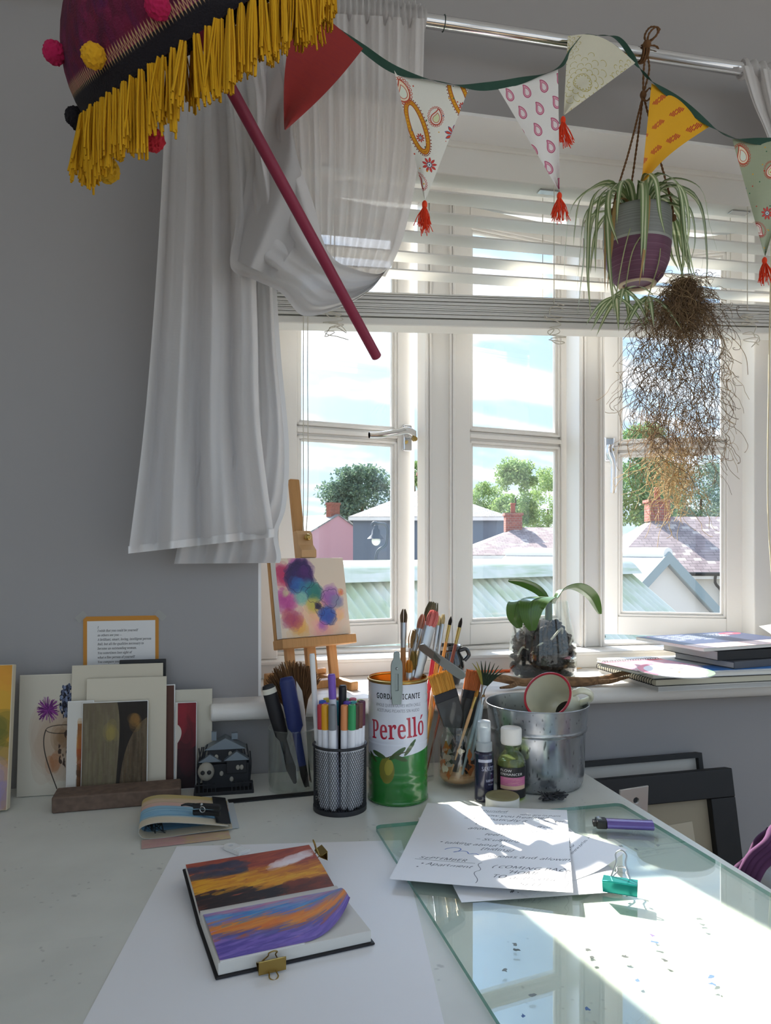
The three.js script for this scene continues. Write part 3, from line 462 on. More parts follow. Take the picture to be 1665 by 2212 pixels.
{ // ornament: dark little house
  const c = onY(484, 1692, TY), g = thing('house_ornament', 'small black and silver ornamental haunted house model', 'ornament', [c.x, TY, 0.03]);
  const dk = mat('#1b1c20', 0.6), sv = mat('#7d878f', 0.45, { metalness: 0.5 }), bone = mat('#9b968a', 0.8);
  part(g, 'base', span(-0.047, 0.047, 0, 0.006, -0.022, 0.03, 0.001), dk);
  part(g, 'body', merge([span(-0.034, 0.04, 0.006, 0.045, -0.02, 0.012, 0.001), span(-0.026, 0.03, 0.045, 0.068, -0.018, 0.008, 0.001), span(0.004, 0.036, 0.03, 0.052, 0.0, 0.018, 0.001)]), dk);
  const gab = (x0, x1, y, h, z0, z1) => extrude([[x0, y], [x1, y], [(x0 + x1) / 2, y + h]], z1 - z0).translate(0, 0, z0);
  part(g, 'roof', merge([gab(-0.031, 0.035, 0.068, 0.018, -0.02, 0.011), gab(0.0, 0.04, 0.052, 0.014, -0.002, 0.021), gab(-0.04, -0.004, 0.05, 0.012, -0.004, 0.016), span(-0.02, -0.012, 0.08, 0.094, -0.01, -0.002), span(0.012, 0.022, 0.08, 0.09, -0.012, -0.004)]), sv, 'silvery snow capped gables');
  part(g, 'skull', new THREE.SphereGeometry(0.013, 16, 12).scale(1, 1.15, 0.8).translate(-0.028, 0.036, 0.018), bone, 'grey skull shaped bay');
  part(g, 'skull_eye', merge([new THREE.SphereGeometry(0.0035, 8, 6).translate(-0.033, 0.037, 0.028), new THREE.SphereGeometry(0.0035, 8, 6).translate(-0.023, 0.037, 0.028)]), dk);
  for (const [x, y, z] of [[0.010, 0.060, 0.009], [0.022, 0.040, 0.019], [0.028, 0.040, 0.019], [-0.012, 0.056, 0.009], [0.012, 0.020, 0.013], [-0.004, 0.030, 0.013]]) part(g, 'window', new THREE.SphereGeometry(0.0032, 10, 8).scale(1, 1.3, 0.4).translate(x, y, z), bone);
  const f = []; for (let k = 0; k < 15; k++) { const x = -0.045 + k * 0.0064; if (k > 5 && k < 9) continue; f.push(span(x - 0.0007, x + 0.0007, 0.006, 0.02, 0.0275, 0.029)); } f.push(span(-0.046, -0.012, 0.017, 0.0185, 0.027, 0.0292), span(0.012, 0.046, 0.017, 0.0185, 0.027, 0.0292)); f.forEach((q) => part(g, 'railing', q, dk));
  const r = mulberry(77), tree = []; for (let k = 0; k < 9; k++) { const s = r() < 0.5 ? -1 : 1; tree.push(tube([[s * 0.04, 0.006, 0.01], [s * (0.036 + r() * 0.008), 0.04, 0.008], [s * (0.026 + r() * 0.02), 0.06 + r() * 0.02, r() * 0.01]], 0.0012, 8, 5)); } tree.forEach((q) => part(g, 'bare_branch', q, dk));
}
single('black_strip', 'flat black plastic strip lying on the table', 'strip', span(-0.075, 0.075, 0, 0.0015, -0.009, 0.009, 0.0005), mat('#1f1f22', 0.5), [0.075, TY + 0.0002, 0.088], { ry: 5 * R });

// ---------- curtain pole, curtains, blind ----------
const PZ = 0.03, PY = onZ(1260, 97, PZ).y;
{
  const g = thing('curtain_pole', 'shiny chrome curtain pole across the window head', 'curtain pole', [0.5, PY, PZ]);
  part(g, 'tube', cyl(0.0118, 0.0118, 2.3, 28).rotateZ(-Math.PI / 2).translate(-1.25, 0, 0), M.chrome);
  for (const x of [-1.26, 1.06]) part(g, 'finial', new THREE.SphereGeometry(0.022, 20, 14).translate(x, 0, 0), M.chrome);
  for (const x of [-0.9, 0.98]) part(g, 'bracket', merge([cyl(0.006, 0.006, 0.08, 12).rotateX(-Math.PI / 2).translate(x, -0.005, 0), cyl(0.022, 0.022, 0.006, 20).rotateX(-Math.PI / 2).translate(x, -0.005, -0.074), new THREE.TorusGeometry(0.014, 0.003, 8, 20).rotateY(Math.PI / 2).translate(x, 0, 0)]), M.chrome);
  part(g, 'hanging_thread', new THREE.TorusGeometry(0.0128, 0.0007, 6, 24).rotateY(Math.PI / 2).translate(X(958, PZ) - 0.5, 0, 0), mat('#3b4a44', 0.9), 'dark thread tied round the pole');
}
const linen = mat('#f2efee', 0.95, { transmission: 0.28, thickness: 0, bumpMap: tile(weave, 9, 18), bumpScale: 0.0004 });
const sheer = mat('#f4f0ee', 0.8, { transmission: 0.55, thickness: 0, bumpMap: tile(weave, 8, 12), bumpScale: 0.0004 });
const hemMat = mat('#eceae9', 0.95, { transmission: 0.15, thickness: 0 });
function drape(left, right, nu, nv, zf, g, name, m, label) { // fabric between two edge lines read off the picture, hung at the depth zf(s, t)
  const a = spline(left), b = spline(right);
  const geo = grid(nu, nv, (s, t) => { const p = a(1 - t), q = b(1 - t); return onZ(lerp(p.x, q.x, s), lerp(p.y, q.y, s), zf(s, 1 - t)); });
  return partW(g, name, geo, m, label);
}
{
  const g = thing('curtain', 'white linen curtain looped up and tied at the side of the window', 'curtain', [0.1, onZ(450, 1200, 0.05).y, 0.03]);
  const S = Math.sin, T = 2 * Math.PI;
  drape([[592, 22], [606, 180], [622, 400], [640, 560]], [[917, 40], [912, 210], [899, 380], [868, 520], [832, 598]], 150, 40, (s, t) => PZ + 0.014 + 0.010 * S(T * (8.5 * s + 0.5 * S(3 * s))) + 0.006 * S(T * (17 * s + 0.3)) * (1 - t) + 0.012 * t, g, 'sheer_panel', sheer, 'thin translucent curtain cloth');
  { // gathered heading around the pole
    const rnd = mulberry(3), ph = Array.from({ length: 40 }, () => rnd());
    partW(g, 'heading', grid(160, 20, (u, v) => { const px = lerp(585, 917, u), x = X(px, PZ), a = v * T, r = 0.0145 + 0.0035 * S(T * 26 * u + ph[Math.floor(u * 39)] * 0.6) + (v > 0.9 || v < 0.1 ? 0 : 0.001); return V(x, PY + r * Math.cos(a) * 1.15, PZ + r * Math.sin(a)); }), sheer, 'gathered pole pocket');
    partW(g, 'frill', grid(160, 4, (u, v) => { const px = lerp(588, 917, u); return V(X(px, PZ), PY + 0.014 + 0.014 * v, PZ + 0.004 * S(T * 26 * u) + 0.003 * S(T * 11 * u)); }), sheer, 'ruffled top edge');
  }
  drape([[470, 60], [492, 200], [506, 330], [510, 470], [498, 575], [548, 604], [606, 632], [656, 682], [735, 664], [798, 628], [838, 578]], [[600, 60], [618, 180], [616, 285], [650, 365], [680, 450], [696, 515], [722, 560], [770, 583], [812, 592], [828, 588], [838, 578]], 60, 150,
    (s, t) => 0.075 + 0.035 * Math.sin(Math.PI * s) * (1 - t) + 0.020 * S(T * (2.2 * s + 0.9 * t)) * (1 - 0.75 * t) + 0.008 * S(T * (5 * s - 1.4 * t + 0.2)) * (1 - 0.5 * t), g, 'swag', linen, 'bunched loop of curtain cloth');
  drape([[590, 80], [560, 240], [530, 400], [505, 560]], [[640, 330], [660, 430], [640, 520], [590, 600]], 30, 60, (s, t) => 0.085 + 0.028 * S(Math.PI * s) + 0.014 * S(T * (1.6 * s + 0.6 * t)), g, 'inner_fold', linen, 'fold tucked into the loop');
  drape([[362, 120], [348, 420], [330, 700], [308, 950], [277, 1195]], [[520, 120], [545, 420], [556, 700], [562, 920], [592, 1158]], 130, 70,
    (s, t) => 0.045 + (0.010 + 0.020 * t) * S(T * (3.1 * s + 0.12 * S(4 * t) + 0.35)) + 0.007 * S(T * (7.3 * s + 0.2)) * (0.6 + 0.6 * t), g, 'tail', linen, 'long hanging curtain tail');
  drape([[490, 560], [470, 800], [420, 1000], [376, 1218]], [[596, 590], [606, 760], [624, 960], [618, 1090], [600, 1150], [607, 1200], [604, 1216]], 90, 50, (s, t) => 0.002 + 0.012 * S(T * (2.6 * s + 0.15)) + 0.006 * S(T * 6.1 * s), g, 'back_layer', linen, 'layer of cloth behind the tail');
  drape([[596, 590], [606, 760], [624, 960], [618, 1090], [600, 1150], [607, 1200], [604, 1216]].map(([x, y]) => [x - 10, y]), [[596, 590], [606, 760], [624, 960], [618, 1090], [600, 1150], [607, 1200], [604, 1216]], 3, 50, () => 0.012, g, 'hem', hemMat, 'stitched edge hem');
  drape([[277, 1180], [277, 1196]], [[592, 1142], [592, 1160]], 130, 3, (s, t) => 0.0465 + 0.030 * S(T * (3.1 * s + 0.12 * S(4) + 0.35)) + 0.0084 * S(T * (7.3 * s + 0.2)), g, 'hem', hemMat, 'stitched bottom hem');
}
{
  const g = thing('curtain', 'white sheer curtain end at the far side of the pole', 'curtain', [1.05, onZ(1660, 600, PZ).y, PZ]);
  const S = Math.sin, T = 2 * Math.PI, x0 = X(1600, PZ);
  drape([[1600, 140], [1625, 220], [1668, 330], [1720, 560]], [[1900, 190], [1905, 400], [1910, 620], [1920, 900]], 90, 30, (s, t) => PZ + 0.014 + 0.010 * S(T * 7 * s) + 0.005 * S(T * 15 * s), g, 'sheer_panel', sheer, 'thin translucent curtain cloth');
  partW(g, 'heading', grid(90, 16, (u, v) => { const a = v * T, r = 0.0145 + 0.003 * S(T * 14 * u); return V(x0 + u * 0.26, PY + r * Math.cos(a) * 1.15, PZ + r * Math.sin(a)); }), sheer, 'gathered pole pocket');
}
{ // venetian blind
  const zf = -0.145, zb = -0.195, x0 = XL + 0.012, x1 = XR - 0.03, k = (EYE.z - zf) / 1.377, yAt = (d) => EYE.y + d * k;
  const g = thing('venetian_blind', 'white wooden venetian blind half raised in front of the window', 'blind', [(x0 + x1) / 2, yAt(0.42), zf]);
  const slatM = mat('#f0eee8', 0.45, { transmission: 0.12, thickness: 0 }), railM = mat('#ece9e2', 0.5);
  const hy = yAt(0.7287);
  partW(g, 'headrail', merge([span(x0, x1, hy, HEAD - 0.004, zb - 0.002, zf + 0.002, 0.003), span(x0, x1, HEAD - 0.016, HEAD - 0.004, zf, zf + 0.008, 0.003)]), railM);
  const slat = (xa, xb, ya, yb) => { const s = grid(16, 8, (u, v) => V(lerp(xa, xb, u), lerp(ya, yb, u) + 0.0022 * Math.sin(Math.PI * v), lerp(zf, zb, v))); return slabOf(16, 8, (u, v) => V(lerp(xa, xb, u), lerp(ya, yb, u) + 0.0018 * Math.sin(Math.PI * v), lerp(zf, zb, v)), 0.0028); };
  [0.696, 0.6547, 0.6136, 0.5727, 0.5345].forEach((d, i) => partW(g, 'slat', slat(x0, x1, yAt(d), yAt(d) + (i === 4 ? 0.021 : i === 3 ? 0.004 : 0)), slatM));
  const ya = yAt(0.4905) - (X(810, zf) - x0) * 0.041, tilt = (x1 - x0) * 0.041, n = 13, rnd = mulberry(8);
  for (let i = 0; i < n; i++) { const y = ya - i * 0.0037, s = partW(g, 'slat', slat(x0 + (rnd() - 0.5) * 0.003, x1, y + (rnd() - 0.5) * 0.0006, y + tilt + (rnd() - 0.5) * 0.0006), slatM); s.position.z += (rnd() - 0.5) * 0.004; }
  { const y = ya - n * 0.0037 - 0.001, b = span(x0, x1, -0.015, 0, zb, zf, 0.003); const p = b.attributes.position; for (let i = 0; i < p.count; i++) p.setY(i, p.getY(i) + y + tilt * (p.getX(i) - x0) / (x1 - x0)); partW(g, 'bottom_rail', b, railM); }
  const yStack = (x) => ya - n * 0.0037 - 0.016 + tilt * (x - x0) / (x1 - x0);
  for (const px of [722, 1195, 1612]) { const x = X(px, zf); for (const z of [zf + 0.003, zb - 0.003]) partW(g, 'ladder_cord', tube([[x, hy, z], [x, (hy + yStack(x)) / 2, z], [x, yStack(x) + 0.05, z]], 0.0009, 6, 5), M.string); partW(g, 'cord_guide', span(x - 0.022, x + 0.022, hy - 0.003, hy, -0.178, -0.160, 0.001), M.steel); }
  for (const [px, s] of [[1195, 1], [722, 2], [1612, 3]]) { const x = X(px, zf), y = yStack(x) + 0.045, r = mulberry(40 + s), pts = []; for (let i = 0; i < 26; i++) pts.push(V(x + (r() - 0.5) * 0.05, y - i * 0.0032 + (r() - 0.5) * 0.02, zf + 0.006 + r() * 0.012)); partW(g, 'loose_cord', tube(pts, 0.0009, 160, 5), M.string, 'tangled ladder string'); }
  for (const px of [654, 663]) { const x = X(px, zf); partW(g, 'pull_cord', tube([[x + 0.004, hy, zf + 0.008], [x, 1.5, zf + 0.01], [x, 1.2, zf + 0.01], [X(652, zf), onZ(652, 1240, zf).y, zf + 0.01]], 0.0009, 20, 5), M.string); }
  const xr = X(1662, zf); partW(g, 'pull_cord', tube([[xr, hy, zf + 0.008], [xr - 0.01, 1.5, zf + 0.01], [xr - 0.012, 1.2, zf + 0.01], [xr, 1.0, zf + 0.012], [xr - 0.004, 0.93, zf + 0.012]], 0.0016, 30, 5), mat('#e6d9b8', 0.9));
}

// ---------- bunting ----------
{
  const BZ = 0.155, zAt = (px) => px < 1200 ? lerp(0.17, 0.10, clamp((px - 640) / 500)) : lerp(0.10, 0.07, clamp((px - 1200) / 200));
  const top = onZ(1280, 78, PZ), g = thing('bunting', 'string of patterned fabric pennants with red tassels draped over the pole', 'bunting', [top.x, top.y - 0.2, PZ]);
  const ribbonM = mat('#274a3d', 0.85), W3 = (px, py, z) => onZ(px, py, z ?? zAt(px));
  const line = [W3(600, -60), W3(668, 14), W3(782, 104), W3(850, 150), W3(935, 174), W3(1012, 188), W3(1080, 184), W3(1150, 168), W3(1205, 148), W3(1232, 112, 0.062), W3(1262, 82, 0.05), W3(1300, 77, 0.047), W3(1335, 86, 0.05), W3(1368, 128, 0.055), W3(1385, 152, 0.055), W3(1408, 178), W3(1470, 222), W3(1532, 270), W3(1580, 298), W3(1640, 306), W3(1760, 300)];
  const c = new THREE.CatmullRomCurve3(line);
  partW(g, 'ribbon', grid(220, 3, (u, v) => { const p = c.getPoint(u), tw = 0.8 * Math.sin(u * 37) + 0.3; return p.add(V(0, (v - 0.5) * -0.0125 * Math.cos(tw), (v - 0.5) * 0.0125 * Math.sin(tw) + 0.001)); }), ribbonM, 'dark green bias ribbon');
  const cloth = (draw, base) => mat('#ffffff', 0.95, { map: canvasTex(768, 768, (k, w, h) => { k.fillStyle = base; k.fillRect(0, 0, w, h); draw(k, w, h); }), transmission: 0.14, thickness: 0, bumpMap: tile(weave, 3, 3), bumpScale: 0.0003 });
  function pennant(A, B, C, m, label, o = {}) { // A, B: ends of the top edge, C: point (picture coordinates), hung at its real depth
    const a = V(...A, 0), b = V(...B, 0), cc = V(...C, 0), zz = o.z ?? ((px, py) => zAt(px)), bl = o.bulgeL ?? 0, brr = o.bulgeR ?? 0, bt = o.bulgeT ?? 0;
    const geo = grid(30, 40, (u, v) => {
      const t = 1 - v, e = t * 0.985, l = a.clone().lerp(cc, e), r = b.clone().lerp(cc, e); l.x += bl * Math.sin(Math.PI * e); r.x += brr * Math.sin(Math.PI * e);
      const p = l.lerp(r, u); p.y += bt * Math.sin(Math.PI * u) * (1 - e);
      return onZ(p.x, p.y, zz(p.x, p.y) + 0.006 * Math.sin(5 * u + 4 * e + A[0]) * (0.3 + e) + (o.curl ?? 0) * e * e * (u - 0.5));
    });
    { // the print keeps its real size on the cloth: uv in sixteenths of a metre on the flat cut triangle
      const uv = geo.attributes.uv, pa = onZ(A[0], A[1], zz(...A)), pb = onZ(B[0], B[1], zz(...B)), pc = onZ(C[0], C[1], zz(...C)), wd = pa.distanceTo(pb), hg = pa.clone().add(pb).multiplyScalar(0.5).distanceTo(pc), S = o.scale ?? 0.19;
      for (let k = 0; k < uv.count; k++) { const u = uv.getX(k), e = 1 - uv.getY(k); uv.setXY(k, ((u - 0.5) * wd * (1 - e)) / S + 0.5, 1 - e * hg / S); }
    }
    return partW(g, 'pennant', geo, m, label);
  }
  const thread = mat('#f0451f', 0.9);
  function tassel(px, py, z, len, seed, lean0 = 0) {
    const p = onZ(px, py, z), r = mulberry(seed), s = [];
    for (let i = 0; i < 46; i++) { const t = r() * 6.28, q = 0.010 * Math.sqrt(r()), L = len * (0.8 + 0.3 * r()); s.push(tube([[0, 0, 0], [Math.cos(t) * q * 0.35, -len * 0.25, Math.sin(t) * q * 0.35], [Math.cos(t) * q + lean0 * 0.4 + (r() - 0.5) * 0.004, -L * 0.6, Math.sin(t) * q], [Math.cos(t) * q * 1.5 + lean0 + (r() - 0.5) * 0.01, -L, Math.sin(t) * q * 1.3]], 0.0007, 7, 4)); }
    s.push(new THREE.SphereGeometry(0.0045, 10, 8).scale(1, 1.5, 1).translate(0, -0.006, 0));
    partW(g, 'tassel', merge(s).translate(p.x, p.y, p.z), thread, 'orange red thread tassel');
  }
  const paisley = (k, x, y, s, rot, out, fill, inner, dots) => {
    k.save(); k.translate(x, y); k.rotate(rot); k.scale(s, s); const p = () => { k.beginPath(); k.moveTo(0, -62); k.bezierCurveTo(38, -40, 52, 10, 30, 42); k.bezierCurveTo(10, 66, -30, 60, -36, 26); k.bezierCurveTo(-42, -8, -8, -22, 0, -62); };
    p(); k.fillStyle = fill; k.fill(); k.lineWidth = 7; k.strokeStyle = out; k.stroke(); k.scale(0.62, 0.62); k.translate(2, 10); p(); k.fillStyle = inner; k.fill(); k.lineWidth = 6; k.stroke();
    if (dots) { k.scale(1.75, 1.75); k.translate(-2, -8); for (let i = 0; i < 22; i++) { const a = i / 22 * 6.28; k.beginPath(); k.arc(Math.cos(a) * 50 - 2, Math.sin(a) * 62 + 2, 6, 0, 7); k.lineWidth = 3; k.stroke(); } } k.restore();
  };
  const flower = (k, x, y, s, c1, c2, c3) => { k.save(); k.translate(x, y); k.scale(s, s); for (let i = 0; i < 9; i++) { k.rotate(2 * Math.PI / 9); k.beginPath(); k.moveTo(0, -14); k.quadraticCurveTo(-16, -38, 0, -56); k.quadraticCurveTo(16, -38, 0, -14); k.fillStyle = c1; k.fill(); k.lineWidth = 3; k.strokeStyle = c2; k.stroke(); } k.beginPath(); k.arc(0, 0, 17, 0, 7); k.fillStyle = '#f2efe6'; k.fill(); k.strokeStyle = c3; k.lineWidth = 5; k.stroke(); k.beginPath(); k.arc(0, 0, 7, 0, 7); k.fillStyle = c3; k.fill(); k.restore(); };
  const multi = (seed, big) => (k, w, h) => {
    const r = mulberry(seed);
    if (big) {
      k.save(); for (const [x, y, rot, s] of [[300, 330, -0.42, 0.72], [585, 70, -0.45, 0.66]]) { k.save(); k.translate(x, y); k.rotate(rot); k.scale(s, s); k.beginPath(); k.ellipse(0, 0, 95, 250, 0, 0, 7); k.fillStyle = '#e8a91f'; k.fill(); k.lineWidth = 9; k.strokeStyle = '#a8501c'; k.stroke(); k.beginPath(); k.ellipse(0, 0, 58, 205, 0, 0, 7); k.fillStyle = '#f0ede2'; k.fill(); k.stroke(); for (let i = 0; i < 46; i++) { const a = i / 46 * 6.28; k.beginPath(); k.arc(Math.cos(a) * 108, Math.sin(a) * 264, 6, 0, 7); k.fillStyle = '#7d3a22'; k.fill(); k.beginPath(); k.arc(Math.cos(a) * 76, Math.sin(a) * 228, 7, 0, 7); k.lineWidth = 3; k.stroke(); } k.restore(); flower(k, x + 38 * s, y + 90 * s, 0.75 * s, '#cf3f2c', '#a12a2a', '#2f5a86'); } k.restore();
    }
    for (const [x, y, s, rot, a, b, cc] of [[180, 120, 1.25, -0.4, '#c2513a', '#f3e4c8', '#e9efe0'], [430, 230, 0.95, 0.2, '#c0442f', '#f0e9dc', '#dfe6b8'], [640, 600, 1.1, 0.2, '#c23a34', '#f0e2d8', '#e6ecc6'], [330, 690, 0.9, 2.4, '#b83636', '#f0d8d2', '#f5eee4'], [120, 620, 1.0, 1.2, '#c2403a', '#f4e0d6', '#e2e6d8'], [560, 420, 0.6, 0.4, '#a03a6c', '#eac6d4', '#f4f0e8'], [700, 330, 0.7, 2.8, '#27518a', '#e6e2d6', '#8fb0d0']]) paisley(k, x, y, s, rot, a, b, cc, true);
    flower(k, 560, 330, 1.15, '#e04a2c', '#3a5f92', '#8a2a5a'); flower(k, 400, 560, 0.9, '#d8433a', '#a32a35', '#2c6a8c'); flower(k, 90, 350, 0.8, '#3a6298', '#22406a', '#d23a30'); flower(k, 680, 130, 0.8, '#2f5f4a', '#20453a', '#c23a30');
    for (let i = 0; i < 60; i++) { k.fillStyle = ['#c8452f', '#2f5d8c', '#e0a325', '#3a7050'][i % 4]; k.beginPath(); k.arc(r() * w, r() * h, 3 + 3 * r(), 0, 7); k.fill(); }
  };
  const mRed = cloth((k, w, h) => { const r = mulberry(2); for (let i = 0; i < 900; i++) { k.globalAlpha = 0.06; k.fillStyle = ['#b03a2c', '#8c2a3c', '#a8352f', '#7a2440'][i % 4]; k.fillRect(r() * w, r() * h, 20 + r() * 60, 4 + r() * 10); } k.globalAlpha = 1; }, '#a23330');
  const mMulti = cloth(multi(4, true), '#ecebe2');
  const mPink = cloth((k) => { for (let j = 0; j < 6; j++) for (let i = 0; i < 6; i++) paisley(k, 70 + i * 140 + (j % 2) * 60, 70 + j * 135, 0.78, -0.25, '#b8476e', '#e3a3b6', '#efe2e4'); }, '#efece9');
  const mCream = cloth((k, w, h) => { k.strokeStyle = '#b6a63f'; for (const [x, y, s] of [[400, 380, 1.7], [120, 120, 1], [680, 140, 1], [640, 660, 1], [110, 640, 1]]) for (let q = 1; q < 6; q++) for (let i = 0; i < 14; i++) { const a = i / 14 * 6.28 + q * 0.2, rr = q * 26 * s; k.lineWidth = 3; k.beginPath(); k.arc(x + Math.cos(a) * rr, y + Math.sin(a) * rr, 13 * s, a - 1.7, a + 1.7); k.stroke(); } }, '#e6e2cd');
  const mYellow = cloth((k) => { for (let j = 0; j < 5; j++) for (let i = 0; i < 5; i++) { const x = 60 + i * 170 + (j % 2) * 85, y = 80 + j * 160; k.fillStyle = '#c0352a'; for (let q = -3; q <= 3; q++) { const L = 40 - Math.abs(q) * 9; k.fillRect(x + q * 11 - 4, y - L - q * 14, 7, 2 * L); } k.fillStyle = '#edb021'; k.fillRect(x - 7, y - 9, 14, 18); } }, '#edb021');
  const mSage = cloth(multi(9, false), '#a3ab90');
  pennant([648, -10], [784, 105], [614, 284], mRed, 'plain brick red pennant', { bulgeR: 10, bulgeL: -14, z: (px) => 0.165 });
  pennant([851, 152], [1013, 190], [918, 436], mMulti, 'white pennant with orange and red paisley print', { bulgeT: 5 });
  pennant([1073, 187], [1205, 150], [1209, 416], mPink, 'white pennant with pink paisley print', { bulgeT: 5 });
  pennant([1226, 78], [1372, 136], [1217, 250], mCream, 'cream pennant with olive scroll print', { bulgeT: -26, z: (px, py) => lerp(0.05, 0.085, clamp((py - 70) / 120)) });
  pennant([1407, 180], [1533, 273], [1384, 405], mYellow, 'yellow pennant with red woven marks', { bulgeR: -18, bulgeT: -8 });
  pennant([1581, 300], [1726, 304], [1652, 556], mSage, 'sage green pennant with flower print');
  tassel(917, 434, 0.128, 0.048, 1); tassel(1208, 416, 0.1, 0.046, 2); tassel(1216, 252, 0.085, 0.046, 3, 0.006); tassel(1651, 556, 0.07, 0.045, 4);
}

// ---------- hanging planter ----------
{
  const HZ = PZ + 0.004, c0 = onZ(1376, 616, HZ), rim = onZ(1376, 462, HZ).y - c0.y, g = thing('hanging_planter', 'plum and grey pot of spider plant hanging from the pole on jute cord', 'hanging planter', [c0.x, c0.y, HZ]);
  const potMap = canvasTex(64, 256, (k, w, h) => { k.fillStyle = '#6d3f57'; k.fillRect(0, 0, w, h); k.fillStyle = '#8f918c'; k.fillRect(0, 0, w, 118); k.fillStyle = '#a9aaa4'; k.fillRect(0, 112, w, 8); const r = mulberry(6); for (let i = 0; i < 300; i++) { k.globalAlpha = 0.08; k.fillStyle = r() < 0.5 ? '#ffffff' : '#201a20'; k.fillRect(0, r() * h, w, 1); } k.globalAlpha = 1; });
  const H = rim, pot = lathe([[0.0, 0.004], [0.026, 0.004], [0.029, 0], [0.034, 0.001], [0.046, 0.014], [0.056, 0.04], [0.0605, 0.075], [0.060, H - 0.006], [0.0585, H], [0.0555, H - 0.002], [0.0555, H - 0.02], [0, H - 0.02]], 56);
  { const p = pot.attributes.position, uv = pot.attributes.uv; for (let i = 0; i < p.count; i++) uv.setXY(i, uv.getX(i) * 4, clamp(p.getY(i) / H)); }
  part(g, 'pot', pot, mat('#ffffff', 0.55, { map: potMap }), 'plum glazed pot with a grey upper band');
  part(g, 'foot_ring', lathe([[0.026, 0.0032], [0.0265, -0.0012], [0.0335, -0.001], [0.034, 0.002]], 40), mat('#d8c4a8', 0.8), 'unglazed pale foot ring');
  part(g, 'soil', new THREE.SphereGeometry(0.054, 28, 10, 0, 6.2832, 0, 1.5708).scale(1, 0.2, 1).translate(0, H - 0.02, 0), mat('#2a2320', 1));
  const loc = (px, py, z = HZ) => onZ(px, py, z).sub(g.position), knot = loc(1389, 205), pole = V(loc(1390, 100).x, PY - g.position.y, PZ - HZ);
  const twist = (pts) => { const c = new THREE.CatmullRomCurve3(pts), L = c.getLength(), n = Math.round(L / 0.0012), a = [], b = []; for (let i = 0; i <= n; i++) { const p = c.getPointAt(i / n), t = i * 0.5; a.push(p.clone().add(V(Math.cos(t) * 0.0009, 0, Math.sin(t) * 0.0009))); b.push(p.clone().add(V(-Math.cos(t) * 0.0009, 0, -Math.sin(t) * 0.0009))); } const st = (q) => new THREE.TubeGeometry(new THREE.CatmullRomCurve3(q.filter((_, i) => i % 3 === 0)), Math.min(260, n), 0.0013, 5); return merge([st(a), st(b)]); };
  const yr = H + 0.001, ang = [200, 80, -22].map((d) => d * R);
  for (const a of ang) part(g, 'jute_cord', twist([knot.clone(), knot.clone().lerp(V(Math.cos(a) * 0.061, yr, -Math.sin(a) * 0.061), 0.5).add(V(0.001, 0, 0)), V(Math.cos(a) * 0.0625, yr, -Math.sin(a) * 0.0625), V(Math.cos(a) * 0.0625, yr - 0.022, -Math.sin(a) * 0.0625)]), M.jute);
  for (const a of ang) part(g, 'cord_knot', new THREE.SphereGeometry(0.0042, 10, 8).scale(1, 1.6, 1).translate(Math.cos(a) * 0.0645, H - 0.012, -Math.sin(a) * 0.0645), M.jute);
  part(g, 'jute_cord', merge([0.0135, 0.0148, 0.0142].map((r, i) => new THREE.TorusGeometry(r, 0.0018, 6, 30).rotateY(Math.PI / 2 + (i - 1) * 0.12).translate(pole.x + (i - 1) * 0.003, pole.y, pole.z))), M.jute, 'cord wound round the pole');
  for (const dx of [-0.003, 0.003]) part(g, 'jute_cord', twist([pole.clone().add(V(dx, -0.014, 0.014)), pole.clone().lerp(knot, 0.5).add(V(dx * 1.8, 0, 0.012)), knot.clone()]), M.jute);
  part(g, 'jute_bow', merge([twist([pole.clone().add(V(0, 0.012, 0.012)), loc(1392, 78, HZ + 0.01), loc(1406, 58, HZ + 0.01), loc(1424, 62, HZ + 0.012), loc(1412, 82, HZ + 0.012), pole.clone().add(V(0.002, 0.014, 0.013))]), twist([pole.clone().add(V(0, 0.01, 0.014)), loc(1402, 72, HZ + 0.016), loc(1418, 58, HZ + 0.018), loc(1420, 72, HZ + 0.018), pole.clone().add(V(0.004, 0.01, 0.016))]), twist([pole.clone().add(V(0.002, 0.006, 0.015)), pole.clone().add(V(0.016, 0.006, 0.017)), pole.clone().add(V(0.024, 0.002, 0.016))]), new THREE.SphereGeometry(0.0075, 12, 8).translate(pole.x, pole.y + 0.008, pole.z + 0.015)]), M.jute, 'looped jute bow');
  part(g, 'jute_cord', twist([knot.clone(), loc(1404, 190, HZ + 0.012), loc(1408, 205, HZ + 0.012), loc(1396, 218, HZ + 0.01), loc(1386, 212, HZ + 0.008)]), M.jute, 'loose cord loop');
  part(g, 'jute_cord', new THREE.SphereGeometry(0.006, 12, 8).scale(1, 1.4, 1).translate(knot.x, knot.y, knot.z), M.jute, 'gathering knot');
  // spider plant leaves: arching ribbons, pale stripe in the middle
  const leafMap = canvasTex(64, 256, (k, w, h) => { k.fillStyle = '#7f9560'; k.fillRect(0, 0, w, h); k.fillStyle = '#dfe3bd'; k.fillRect(22, 0, 20, h); k.fillStyle = '#93a672'; k.fillRect(6, 0, 6, h); k.fillStyle = '#6a8050'; k.fillRect(54, 0, 10, h); });
  const leafM = mat('#ffffff', 0.5, { map: leafMap, transmission: 0.22, thickness: 0 }), dryM = mat('#b08f5c', 0.8);
  const rnd = mulberry(90);
